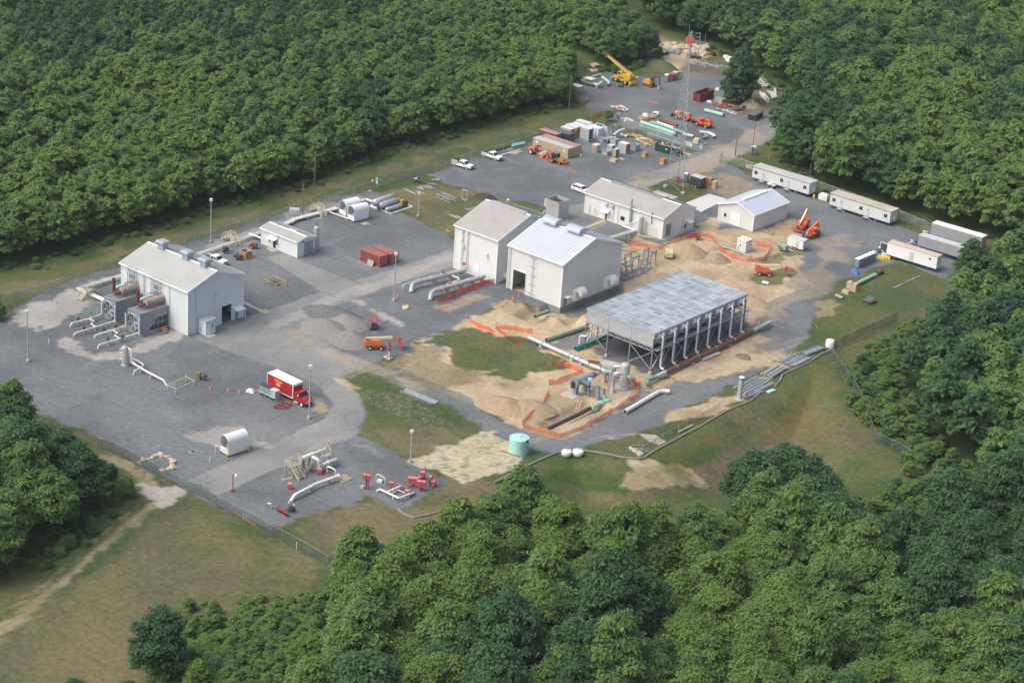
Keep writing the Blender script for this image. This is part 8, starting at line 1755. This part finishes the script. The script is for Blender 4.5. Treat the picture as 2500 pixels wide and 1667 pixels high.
pipe('mint pipe spool with an upturned end left of the crane',[W('h',270,580,1.0),W('h',330,565,1.0),W('h',590,650,1.0),W('h',650,600,1.2)],.5,PIPEP,bend=.6,hollow=True,supports=(.2,.7)); pipe('short bent mint pipe beside the crane',[W('h',665,510,.5),W('h',790,600,.5),W('h',768,650,.5)],.48,PIPEP,bend=.6,hollow=True); pipe('dark green flanged pipe spool at the far left of the crane yard',[W('h',205,525,.5),W('h',290,520,.5)],.45,GREEND,bend=.1,flanges=(.1,.9)); pipe('dark green valve body lying in front of the crane',[W('h',965,650,.4),W('h',1035,665,.4)],.38,GREEND,bend=.1,flanges=(.1,.9)); pipe('grey lattice beam lying behind the mint spool',[W('h',450,510,.4),W('h',640,450,.6)],.28,PIPEP,bend=.1,n=6)
pipe('mint pipe end showing behind the crane',[W('h',1260,515,.4),W('h',1310,520,.4)],.35,PIPEM,bend=.1,hollow=True)
def canopy(label,F,x,y,ya):
 t = T('work_canopy',label,'canopy',G(F,x,y),ya); MB().box(-1.6,-1.2,2.3,1.6,1.2,2.38).build('roof',WHITE,t,0)
 for sx in (-1.5,1.5):
  for sy in (-1.1,1.1): MB().box(sx-.05,sy-.05,0,sx+.05,sy+.05,2.3).build('leg',WOOD,t,0)
 MB().bar((-1.5,-1.1,.1),(1.5,-1.1,.1),.1).bar((-1.5,-1.1,1.0),(1.5,-1.1,1.0),.08).build('brace',WOOD,t,0)
canopy('white-topped wooden work canopy beside the wooden pole','h',200,790,0); canopy('white-topped work canopy over the mint pipe spool','h',425,660,0)
t = T('welding_cart','small brown machine on the gravel below the canopy','machine',G('4',295,708)); MB().obox((0,0,.2),(1.5,1.0,.8),.1,.8).build('body',mat('dusty_brown',(.25,.22,.18),.7),t,0); wheels(t,[(0,.5),(0,-.5)],.3,.2)
# clutter at the fence end
strewn('clutter of boxes and rails behind the orange netting at the fence end','4',[(500,760),(600,745),(700,785),(610,800)],18,1.6,.5,[WHITE,LUMB,ORANGE,MGREY],'clutter','clutter_pile',11,.1,.6); strewn('white scraps and packing strewn by the grass strip','4',[(560,850),(650,855),(720,885),(640,885)],22,.9,.5,[WHITE,PLAST,LGREY],'scraps','scrap_pile',12,None,.2); strewn('plywood and tables stacked by the rusty pipe','4',[(730,855),(850,825),(890,850),(770,880)],12,2.2,.9,[LUMB,WHITE,WOOD],'plywood stack','board_stack',13,.05,.6,.15)
small_gen('grey welding machine by the orange netting at the fence end','4',568,852,.5,MGREY,1.4,1.1,1.5,'welding_machine'); small_gen('white buggy parked behind the telehandlers','4',893,832,.3,WHITE,1.8,1.2,1.2,'buggy'); pipe('red-orange pole lying on the gravel of the upper yard',[W('4',842,708,.1),W('4',920,724,.1)],.14,ORANGE,bend=.1,n=6)
# left lot edge: pipes
for k in range(4): a,b_ = W('5',535,385-k*6,.35+.1*(k % 2)),W('5',645,350-k*5+10,.35+.1*(k % 2)); pipe('pale aqua pipe in the small bundle beside the tan containers',[a,b_],.24,AQUA,group='bundle of aqua pipes',bend=.1,n=8)
pipe('thick black pipe lying by the pickup',[W('5',400,415,.35),W('5',515,380,.35)],.35,BLACK,bend=.1); pipe('long white pipe lying by the pickup',[W('5',440,460,.2),W('5',606,413,.2)],.2,WHITE,bend=.1,n=8); strewn('pale boards lying on the lot by the long white pipe','5',[(530,445),(600,435),(600,445),(540,455)],5,1.8,.5,LUMB,'boards','board_stack',14,.7,.1,.1); strewn('grey steel rack parts lying between the black and white pipes','5',[(440,430),(520,405),(535,415),(460,445)],10,2.4,.12,GALVL,'rack parts','steel_pile',15,.75,.2,.2)
strewn('odds and ends heaped at the end of the tan containers','5',[(1085,440),(1120,430),(1165,465),(1130,475)],12,.9,.5,[WHITE,NAVY,WOOD,LGREY],'odds and ends','clutter_pile',16,None,.5)
# steel frames on the grass left of the tall house
def steel_frame(label,F,x,y,ya,L,W_,H,n=3):
 t = T('steelwork',label,'steelwork',G(F,x,y),ya); b = MB()
 for s in (-W_/2,W_/2):
  b.bar((-L/2,s,H),(L/2,s,H),.14); b.bar((-L/2,s,.15),(L/2,s,.15),.14)
  for i in range(n+1): u = -L/2+i*L/n; b.bar((u,s,.1),(u,s,H),.1)
 for i in range(n+1): u = -L/2+i*L/n; b.bar((u,-W_/2,H),(u,W_/2,H),.12)
 for i in range(n): b.bar((-L/2+i*L/n,-W_/2,H),(-L/2+(i+1)*L/n,W_/2,H),.08)
 b.build('frame',GALVL,t,0)
steel_frame('galvanised steel table frame lying on the grass left of the tall house','3',140,240,-.15,5.2,2.2,.9,4); steel_frame('upright galvanised portal frame on the grass edge','3',300,245,0,1.6,.4,2.6,1)
strewn('bundle of galvanised bars lying on the grass, upper one','2',[(1850,135),(1985,110),(2010,135),(1880,160)],16,2.6,.14,GALVL,'steel bars','steel_pile',17,.1,.3,.5); strewn('two long galvanised rails lying on the grass','2',[(1760,170),(1890,185),(1900,195),(1770,180)],3,5.5,.16,GALVL,'steel rails','steel_pile',18,-.1,.1,.1); strewn('galvanised brackets heaped near the lot corner','2',[(1985,70),(2040,70),(2050,92),(1995,95)],9,1.5,.18,GALVL,'brackets','steel_pile',19,None,.4); strewn('galvanised stair parts lying by the tall house','2',[(2130,375),(2225,400),(2220,415),(2130,390)],10,2.6,.14,GALVL,'stair parts','steel_pile',20,-.15,.3,.2)
pipe('upright grey flanged pipe piece on the grass near the fence',[W('2',1815,70,.6),W('2',1850,62,.6),W('2',1865,55,1.6)],.5,SILV,bend=.5,hollow=True); strewn('grey sheet leaning on the grass behind the tall house','3',[(335,330),(420,300),(420,330),(340,350)],8,2.4,.2,GALV,'steel sections','steel_pile',21,.6,.3,.1)
o = MB().obox((0,0,0),(1.2,.4,.4),.3).build('timber_block',WOOD); o.location = G('2',2118,522); tag(o,'small timber block lying on the grass by the tall house','block')
p = G('2',1443,172); t = T('light_post','red post with a lamp inside the left fence above the vessel skid','light post',p); hh = HT(p,'2',1450,70); MB().tube([(0,0,0),(0,0,hh)],.09,8).build('shaft',REDD,t); MB().tube([(0,0,-.1),(0,0,.3)],.5,12).build('base',CONC,t); MB().obox((.3,.2,hh-.4),(.4,.3,.4)).build('lamp',WHITE,t,0); MB().bar((0,0,hh-.2),(2.2,1.6,hh+.3),.08).build('arm',GALV,t,0)
p = G('2',1498,150); t = T('meter_post','grey post with two meter boxes beside the red lamp post','post',p); MB().tube([(0,0,0),(0,0,3.4)],.08,8).build('shaft',GALV,t); MB().obox((0,-.1,1.5),(.5,.3,.6)).build('meter_box',WHITE,t,0); MB().obox((0,-.1,2.4),(.5,.3,.6)).build('meter_box',LGREY,t,0)
strewn('small pile of timber offcuts beside the arched huts','2',[(1355,455),(1420,445),(1432,462),(1365,478)],9,1.6,.18,LUMB,'timber','board_stack',22,.3,.15,.5)
# right part of the site
t = T('equipment_box','small white equipment cabin ringed by orange netting','cabin',G('6',520,825)); LX,LY = 2.6,2.5; a = G('6',520,825); t.location = (a.x-LX,a.y,0); MB().box(0,0,.2,LX,LY,2.9).build('wall',WALLG,t,0); MB().box(-.1,-.1,2.9,LX+.1,LY+.1,3.05).build('roof',WHITE,t,0); MB().box(.7,.7,3.05,1.2,1.2,3.3).build('roof_vent',LGREY,t,0); MB().box(1.7,1.2,3.05,2.1,1.6,3.25).build('roof_vent',LGREY,t,0); MB().box(-.2,-.2,-.1,LX+.2,LY+.2,.2).build('slab',CONC,t,0); MB().box(.9,-.05,1.3,1.2,-.01,1.7).build('window',GLASS,t,0)
for k,(x0,y0,x1,y1,lb) in enumerate(((345,775,440,800,'upper grey pipe lying beside the white equipment cabin'),(420,800,560,850,'lower grey pipe lying across the front of the white equipment cabin'))): pipe(lb,[W('6',x0,y0,.3),W('6',x1,y1,.3)],.24,mat('grey_green_pipe',(.33,.36,.31),.6),bend=.1,n=10)
t = T('slack_winch','small grey tripod standing at the netted cabin corner','tripod',G('6',462,840));
for a in (0,2.1,4.2): MB().bar((math.cos(a)*.6,math.sin(a)*.6,0),(0,0,2.4),.07).build('leg',GALV,t,0)
pts = [tuple(G('6',*q)[:2]) for q in ((75,452),(190,520),(385,425),(250,385))]; o = MB().plate(pts,-.2,.22).build('concrete_slab',mat('new_concrete',(.55,.55,.53),.8,var=.06)); tag(o,'new pale concrete slab beside the small blue-roofed house','slab')
def portal(label,near,n,L,W_,H):
 t = T('steel_stand',label,'steel stand',near); b = MB()
 for i in range(n+1):
  u = -L+i*L/n
  for y in (0,W_): b.box(u-.11,y-.11,.3,u+.11,y+.11,H);
  b.box(u-.1,.11,H-.25,u+.1,W_-.11,H)
  b.bar((u,.1,H-1.4),(u,W_*.4,H-.3),.12); b.bar((u,W_-.1,H-1.4),(u,W_*.6,H-.3),.12)
 for y in (0,W_): b.box(-L,y-.1,H,0,y+.1,H+.22)
 b.build('frame',GREYV,t,0)
 for i in range(n+1):
  for y in (0,W_): MB().box(-L+i*L/n-.35,y-.35,-.1,-L+i*L/n+.35,y+.35,.3).build('footing',CONC,t,0)
portal('low galvanised stand closest to the tall new house',G('3',1700,925),2,3.4,2.2,3.0); portal('long galvanised stand of three bays beside the tall new house',G('3',1825,880),2,4.6,2.4,3.2); portal('tall single-bay galvanised stand at the right of the stands',G('3',1912,832),1,2.1,1.9,3.9)
# tarp, yellow barriers, right grass
o = heap('crumpled blue tarp lying below the row of portable toilets','6',1350,968,3.6,2.2,.8,BLUET,'tarp','tarp',20,-.5,1.0)
for k in range(3): p = G('m',395+k*35,880+k*10); t = T('barrier','yellow plastic barrier in the stack of three by the white semi trailer','barrier',p+Vector((0,k*.5,0)),ya,'stack of yellow barriers'); MB().prof([(-.9,0),(-.9,.5),(-.7,.75),(.7,.75),(.9,.5),(.9,0)],-.25,.25).build('body',mat('bright_yellow_plastic',(.75,.58,.05),.5),t,20); MB().box(-.6,-.27,.3,.6,-.251,.45).build('stripe',YEL,t,0)
strewn('blue and dark site clutter behind the white semi trailer','m',[(330,740),(450,690),(500,760),(440,830)],14,1.2,.6,[NAVY,NAVY,STEEL,WHITE],'clutter','clutter_pile',23,None,.8); strewn('blue shelving and boxes behind the grey semi trailer','m',[(900,560),(1050,560),(1080,610),(940,600)],12,1.2,.4,[NAVY,LGREY,BLUEG],'clutter','clutter_pile',24,.2,.8); strewn('red and white clutter between the two grey semi trailers','m',[(1200,380),(1330,400),(1460,450),(1350,440)],14,1.3,.4,[REDV,WHITE,NAVY,REDD],'clutter','clutter_pile',25,.2,.6)
t = T('tool_rack','white-framed rack of hoses behind the white semi trailer','rack',G('m',440,740)); MB().bar((-.9,0,0),(-.9,0,2.2),.12).bar((.9,0,0),(.9,0,2.2),.12).bar((-.9,0,2.2),(.9,0,2.2),.12).build('frame',WHITE,t,0); MB().obox((0,0,.3),(1.4,.8,1.6)).build('hose_bundle',STEEL,t,0)
pipe('mint pipe lying on the right-hand grass',[W('6',1335,1065,.5),W('6',1500,985,.5)],.46,PIPEM,bend=.1,hollow=True); pipe('short rusty pipe lying beyond the mint pipe on the grass',[W('6',1505,975,.5),W('6',1552,962,.5)],.52,RUST,bend=.1,hollow=True); pipe('rusty beam lying by the white semi trailer on the grass',[W('6',1700,952,.15),W('6',1775,970,.15)],.18,RUST,bend=.1,n=6); pipe('grey rail lying on the right-hand grass',[W('6',1635,1085,.15),W('6',1835,995,.15)],.14,GALVL,bend=.1,n=6); pipe('thin grey rail beside the longer one on the grass',[W('6',1660,1080,.12),W('6',1790,1010,.12)],.1,GALVL,bend=.1,n=6)
crate('tall pallet of tan boards at the end of the mint pipe',G('6',1345,1115),1.1,1.0,1.5,LUMB,LUMB,name='board_stack',cat='board stack'); crate('second tall pallet of tan boards by the mint pipe',G('6',1310,1095),1.1,1.0,1.4,LUMB,LUMB,name='board_stack',cat='board stack'); crate('low pallet of tan boards in front of the two tall pallets',G('6',1290,1135),1.6,1.0,.5,LUMB,LUMB,name='board_stack',cat='board stack')
pipe('short grey-green pipe lying beside the board pallets',[W('6',1200,1138,.4),W('6',1255,1162,.4)],.32,mat('grey_green_pipe',(.33,.36,.31)),bend=.1,hollow=True)
for k,(m,lb) in enumerate(((GALVD,'grey pipe, left of the three lying on the right-hand grass'),(GALVD,'grey pipe, middle of the three lying on the right-hand grass'),(RUST,'rusty pipe, right of the three lying on the right-hand grass'))): pipe(lb,[W('6',1412+k*20,1186+k*8,.35),W('6',1462+k*20,1155+k*12,.35)],.36,m,bend=.1,hollow=True)
strewn('dark broken timber on the grass by the right track','6',[(1000,1360),(1020,1365),(1060,1385),(1040,1380)],5,1.8,.15,[STEEL,WOOD],'broken timber','timber_pile',26,-.5,.2)
o = MB().obox((0,0,0),(1.6,1.1,.2),.2,.8).build('white_sheet',WHITE); o.location = G('6',672,1045); tag(o,'white sheet lying on the round grass patch','sheet')
strewn('long boards lying on the dirt by the folded boom lift','6',[(800,600),(870,578),(880,590),(810,612)],7,3.4,.2,[LGREY,LUMB],'boards','board_stack',27,.75,.15,.1); strewn('weathered planks lying on the dirt by the small house','6',[(650,660),(710,680),(740,660),(690,700)],6,2.8,.18,[WOOD,GALVD],'planks','board_stack',28,-.1,.1,.3)
strewn('planks lying on the dirt beside the orange netting','3',[(1680,690),(1760,660),(1780,680),(1710,695)],7,2.6,.2,[LUMB,WOOD],'planks','board_stack',29,.5,.15,.4); o = MB().obox((0,0,0),(1.9,.6,.1),.6).build('aqua_sheet',AQUA); o.location = W('3',1690,635,0); tag(o,'pale aqua sheet lying behind the tall new house','sheet')
# lower right: steel laid out along the slope
def bundle(label,F,a,b_,n,w_,m,seed,L=None):
 p,e = G(F,*a),G(F,*b_); c = (p+e)/2; ya = yaw2(p,e); L = (e-p).length; t = T('steel_bundle',label,'steel bundle',c,ya); r = random.Random(seed)
 for i in range(n): y = (i-n/2)*w_*1.9+r.uniform(-.05,.05); MB().box(-L/2+r.uniform(-.3,.3),y-w_/2,.08,L/2+r.uniform(-.3,.3),y+w_/2,.08+w_*r.uniform(.6,1.4)).build('section',m if i % 3 else GALVD,t,0)
 for u in (-.35,.35): MB().box(u*L-.1,-n*w_,0,u*L+.1,n*w_,.08).build('bearer',LUMB,t,0)
bundle('galvanised steel sections stacked right of the upright silver stack','e',(345,650),(525,560),11,.24,GALV,31); bundle('galvanised ladder sections on the edge of the track','e',(530,530),(640,460),6,.26,GALVL,32); bundle('galvanised sections laid at the top of the grassy slope','e',(670,440),(790,375),7,.26,GALV,33); bundle('second stack of galvanised sections at the top of the slope','e',(725,445),(840,385),5,.26,GALVL,34); bundle('long galvanised ladder lying toward the fence corner','e',(810,362),(950,310),4,.3,GALVL,35)
bundle('small group of galvanised sections in front of the silver stack','e',(380,680),(480,640),5,.24,GALV,36)
o = MB().obox((0,0,0),(2.2,.9,.25),yaw2(G('e',535,660),G('e',610,630))).build('aqua_sheet',AQUA); o.location = G('e',570,645); tag(o,'pale aqua sheet lying on the slope below the silver stack','sheet')
bundle('silver metal panels lying on the edge of the weedy mound','b',(850,912),(1120,1022),3,.38,GALVL,37)
pts = [tuple(G('f',*q)[:2]) for q in ((1460,570),(1600,580),(1700,640),(1640,668),(1560,640),(1500,600))]; c0 = G('f',1580,620); o = MB().plate([(x-c0.x,y-c0.y) for x,y in pts],.03,.14).build('cloth_sheet',mat('dirty_cloth',(.36,.33,.26),.9,var=.4,scale=1.2)); o.location = c0; tag(o,'dirty pale sheet lying on the grass below the lower track','sheet')
strewn('sandbags and rods stacked at the bend of the silt sock','f',[(1370,690),(1420,700),(1510,755),(1440,755)],12,1.3,.4,[STRAWC,STRAWC],'sandbags','sandbag_pile',38,-.5,.2,.3); strewn('thin steel rods lying beside the sandbags','f',[(1400,680),(1480,660),(1540,720),(1480,740)],9,2.4,.1,GALV,'steel rods','rod_pile',39,.7,.15,.25)
fence('line of thin rail posts above the silt sock',ground_line('f',[(1490,715),(1600,650),(1800,540),(2020,420),(2160,340)]),1.0,3.0,name='rail_fence',m=CHAIN)
pipe('pale plank lying along the thin rail',[W('f',1805,550,.3),W('f',1925,490,.3)],.16,STRAWC,bend=.1,n=6); pipe('red bar lying beside the aqua tank',[W('f',265,712,.1),W('f',425,768,.1)],.1,REDD,bend=.1,n=6)
strewn('broken pallet wood by the end of the header pipe','k',[(1660,740),(1740,690),(1800,700),(1760,770)],6,1.4,.14,LUMB,'pallet wood','timber_pile',40,None,.15); o = MB().obox((0,0,0),(1.2,.9,.12),.6).build('steel_grate',GALVD); o.location = G('a',1382,1018); tag(o,'small steel grate lying on the dirt by the header pipe','grate'); strewn('rusty rebar grid lying under the header pipe end','a',[(1240,1000),(1330,985),(1345,1000),(1255,1015)],7,2.6,.08,[RUST,STEEL],'rebar','rebar_pile',41,.6,.1,.3)
# lower yard
t = T('grey_tank_rack','row of grey lidded bins on a pipe stand beside the red box truck','bins',G('g',500,1190),yaw2(G('g',270,1090),G('g',700,1290)))
for k in range(3): q = MB().box(-2.3+k*1.5,-.55,.7,-.85+k*1.5,.55,2.2).build('bin',GREYV if k < 2 else mat('pale_blue_grey',(.36,.41,.46),.5),t,0)
MB().box(-2.35,-.6,2.2,.6,.6,2.26).build('lid',STEEL,t,0); MB().box(.62,-.6,2.2,2.25,.6,2.28).build('lid',LGREY,t,0)
for x in (-2.2,-.8,.7,2.1): MB().box(x-.06,-.5,0,x+.06,.5,.7).build('leg',GALV,t,0)
MB().tube([(-2.6,-.8,.9),(2.3,-.8,.9)],.06,6).build('rail',AQUA,t)
t = T('trailer_frame','empty dark red trailer frame lying in front of the red box truck','trailer frame',G('g',880,1430),yaw2(G('g',640,1540),G('g',930,1380))); b = MB(); P4 = [G('g',*q)-t.location for q in ((620,1530),(980,1568),(1180,1440),(900,1370))]; R_ = Matrix.Rotation(-t.rotation_euler.z,3,'Z'); P4 = [R_@q for q in P4]
for a,b2 in zip(P4,P4[1:]+P4[:1]): b.bar(a+Vector((0,0,.35)),b2+Vector((0,0,.35)),.2)
m0,m1 = P4[0].lerp(P4[3],.5),P4[1].lerp(P4[2],.5); b.bar(m0+Vector((0,0,.35)),m1+Vector((0,0,.35)),.2); b.build('frame',REDD,t,0)
for q in (P4[3],P4[2]): MB().bar(q,q+Vector((0,0,1.3)),.16).build('stake_post',REDD,t,0)
t = T('motor_pump','rusty dismantled machine standing on the open gravel','machine',G('c',800,490)); MB().obox((-.4,-.2,0),(.7,.7,1.4),.4).build('housing',mat('dull_brass',(.20,.17,.09),.6),t,0); MB().bar((0,0,.5),(1.2,.3,.9),.3).bar((.3,.4,1.2),(1.3,.6,1.0),.25).bar((1.0,.2,0),(1.0,.2,1.0),.15).build('arms',STEEL,t,0)
o = heap('white crumpled bags lying left of the red box truck','c',1208,585,2.0,1.7,.7,PLAST,'bags','bag_pile',30,0,1.2)
def cone(label,F,x,y,first=[],grp='orange traffic cones'):
 p = G(F,x,y)
 if first: return dup(first[0],p,0,label,grp)
 t = T('traffic_cone',label,'traffic cone',p,0,grp); first.append(t); MB().box(-.22,-.22,0,.22,.22,.05).lathe([(.17,.05),(.05,.8)],n=12).build('cone',ORANGE,t,30); MB().lathe([(.128,.38),(.098,.56)],n=12).build('band',WHITE,t,30)
for F,x,y,lb in (('c',879,570,'leftmost of three orange cones in the open gravel'),('c',1021,588,'middle of three orange cones in the open gravel'),('c',1115,600,'orange cone nearest the white bags in the open gravel'),('2',1678,1090,'orange cone at the foot of the light pole by the road'),('3',143,1178,'orange cone near the downturned end of the lower silver pipe'),('3',625,1168,'orange cone nearest the dirt pit in the row by the open doorway'),('3',665,1138,'second orange cone from the dirt pit by the open doorway'),('3',717,1112,'third orange cone from the dirt pit by the open doorway'),('3',770,1082,'orange cone nearest the open doorway'),('3',315,1262,'orange cone at the head of the netted grass slope')): cone(lb,F,x,y)
strewn('rusty panels leaning beside the front fan cooler','1',[(1300,800),(1350,830),(1390,845),(1340,850)],4,2.4,1.1,[mat('rusty_panel',(.30,.17,.11),.8,var=.3),RUST],'rusty panels','sheet_pile',42,-.5,.3,.2); strewn('white pipe offcuts leaning by the rusty panels','1',[(1350,760),(1390,790),(1400,800),(1360,790)],5,1.4,.15,WHITE,'pipe offcuts','offcut_pile',43,-.4,.6,.3)
pts = [tuple(G('1',*q)[:2]) for q in ((1978,582),(2140,660),(2165,650),(2200,680),(2160,690),(1978,605))]; o = MB().plate(pts,-.1,.1).build('concrete_apron',mat('tan_concrete',(.40,.36,.27),.85,var=.15)); tag(o,'tan concrete strip at the right corner of the compressor house','concrete strip')
pts = [tuple(G('2',*q)[:2]) for q in ((530,668),(595,702),(640,685),(575,655))]; o = MB().plate(pts,-.1,.1).build('concrete_apron',mat('tan_concrete',(.40,.36,.27))); tag(o,'tan concrete pad before the small low shed','concrete pad')
pts = [tuple(G('5',*q)[:2]) for q in ((1160,1092),(1190,1102),(1390,1025),(1345,1012))]; o = MB().plate(pts,-.1,.09).build('concrete_walk',mat('tan_concrete',(.40,.36,.27))); tag(o,'tan concrete walk between the tall houses and the long low house','walk')
o = MB().obox((0,0,0),(1.1,1.1,.08),.1).build('catch_basin',CONC); MB().obox((0,0,.08),(.8,.8,.02),.1).build('grate',DARK,o,0); o.location = G('c',737,1077); tag(o,'square drain with a dark opening left of the lone arched hut','drain')
for F,x,y,lb in (('c',876,1170,'white marker post in front of the lone arched hut'),('1',445,612,'white marker post on the pale fines at the far left'),('1',397,935,'white marker post at the edge of the pale fines'),('2',1446,402,'short tan marker post beside the vessel skid'),('d',484,905,'white marker post at the dark fence, left of two'),('d',802,1080,'white marker post at the dark fence, middle of three lower ones'),('d',920,1142,'white marker post at the dark fence near the wood'),('6',785,1330,'leaning yellow marker post at the far end of the header pipe'),('4',725,1450,'white marker post behind the long low house')):
 o = MB().tube([(0,0,0),(0,0,1.3)],.07,8).build('marker_post',WHITE if 'white' in lb else LUMB); o.location = G(F,x,y); tag(o,lb,'marker post')
pipe('orange-brown pipe lying along the dark fence',[W('d',420,848,.15),W('d',605,960,.15)],.14,ORANGEY,bend=.1,n=6)
p = G('6',545,195); t = T('sign_board','pale blank board leaning on the fence by the first office trailer','board',p,.5); MB().add([(-.8,0,.2),(.8,0,.2),(.8,.4,1.3),(-.8,.4,1.3),(-.8,.06,.2),(.8,.06,.2),(.8,.46,1.3),(-.8,.46,1.3)],[(0,1,2,3),(7,6,5,4),(0,4,5,1),(1,5,6,2),(2,6,7,3),(3,7,4,0)]).build('panel',mat('pinkish_board',(.55,.42,.38),.6),t,0)
for F,x,y,w_,lb,m in (('j',710,1085,2.1,'white blank sign board on the fence beside the grass strip',WHITE),('j',880,1125,.9,'small pale notice on the fence near the road',LGREY),('j',848,1080,.7,'small blue notice on the fence near the road',NAVY)):
 p = G(F,x,y); t = T('sign_board',lb,'sign',p,yaw2(G('j',660,1070),G('j',770,1110))); MB().box(-w_/2,-.03,.9,w_/2,.03,1.9).build('panel',m,t,0)
 for s in (-1,1): MB().box(s*w_/2*.9-.04,-.04,0,s*w_/2*.9+.04,.04,1.0).build('post',GALV,t,0)
o = MB().obox((0,0,0),(2.6,1.2,.25),.1).build('plywood_sheet',LUMB); o.location = G('j',690,1160); tag(o,'pale plywood sheets lying on the grass right of the green dumpster','plywood'); strewn('blue cloth lying near the cream tote','j',[(890,1015),(960,1010),(965,1030),(900,1030)],4,.9,.6,[NAVY,MGREY],'cloth','cloth_pile',44,None,.2)
strewn('wire and scrap lying at the foot of the white stub pipe','j',[(550,890),(630,880),(670,970),(600,985)],14,1.6,.12,[GALV,LGREY,STEEL],'scrap','scrap_pile',45,None,.5)
# the low bushes that stand by themselves
for F,x,y,k,s,lb in (('c',60,1330,'dark',.34,'dark low bush left of the two-rut lane'),('c',190,1440,'light',.40,'bright green low bush beside the two-rut lane'),('c',120,1470,'light',.26,'small bright bush left of the two-rut lane'),('4',480,880,'mid',.3,'low green bush beside the orange netting at the fence end'),('e',1500,520,'mid',.42,'grey-green bush on the slope outside the fence'),('e',1360,500,'mid',.36,'small grey-green bush outside the fence corner'),('f',520,1200,'mid',.55,'loose pale tree standing out above the bottom woodland')):
 p = G(F,x,y); plant(p.x,p.y,FINE[k][0],s,lb,None,name='bush',cat='bush')
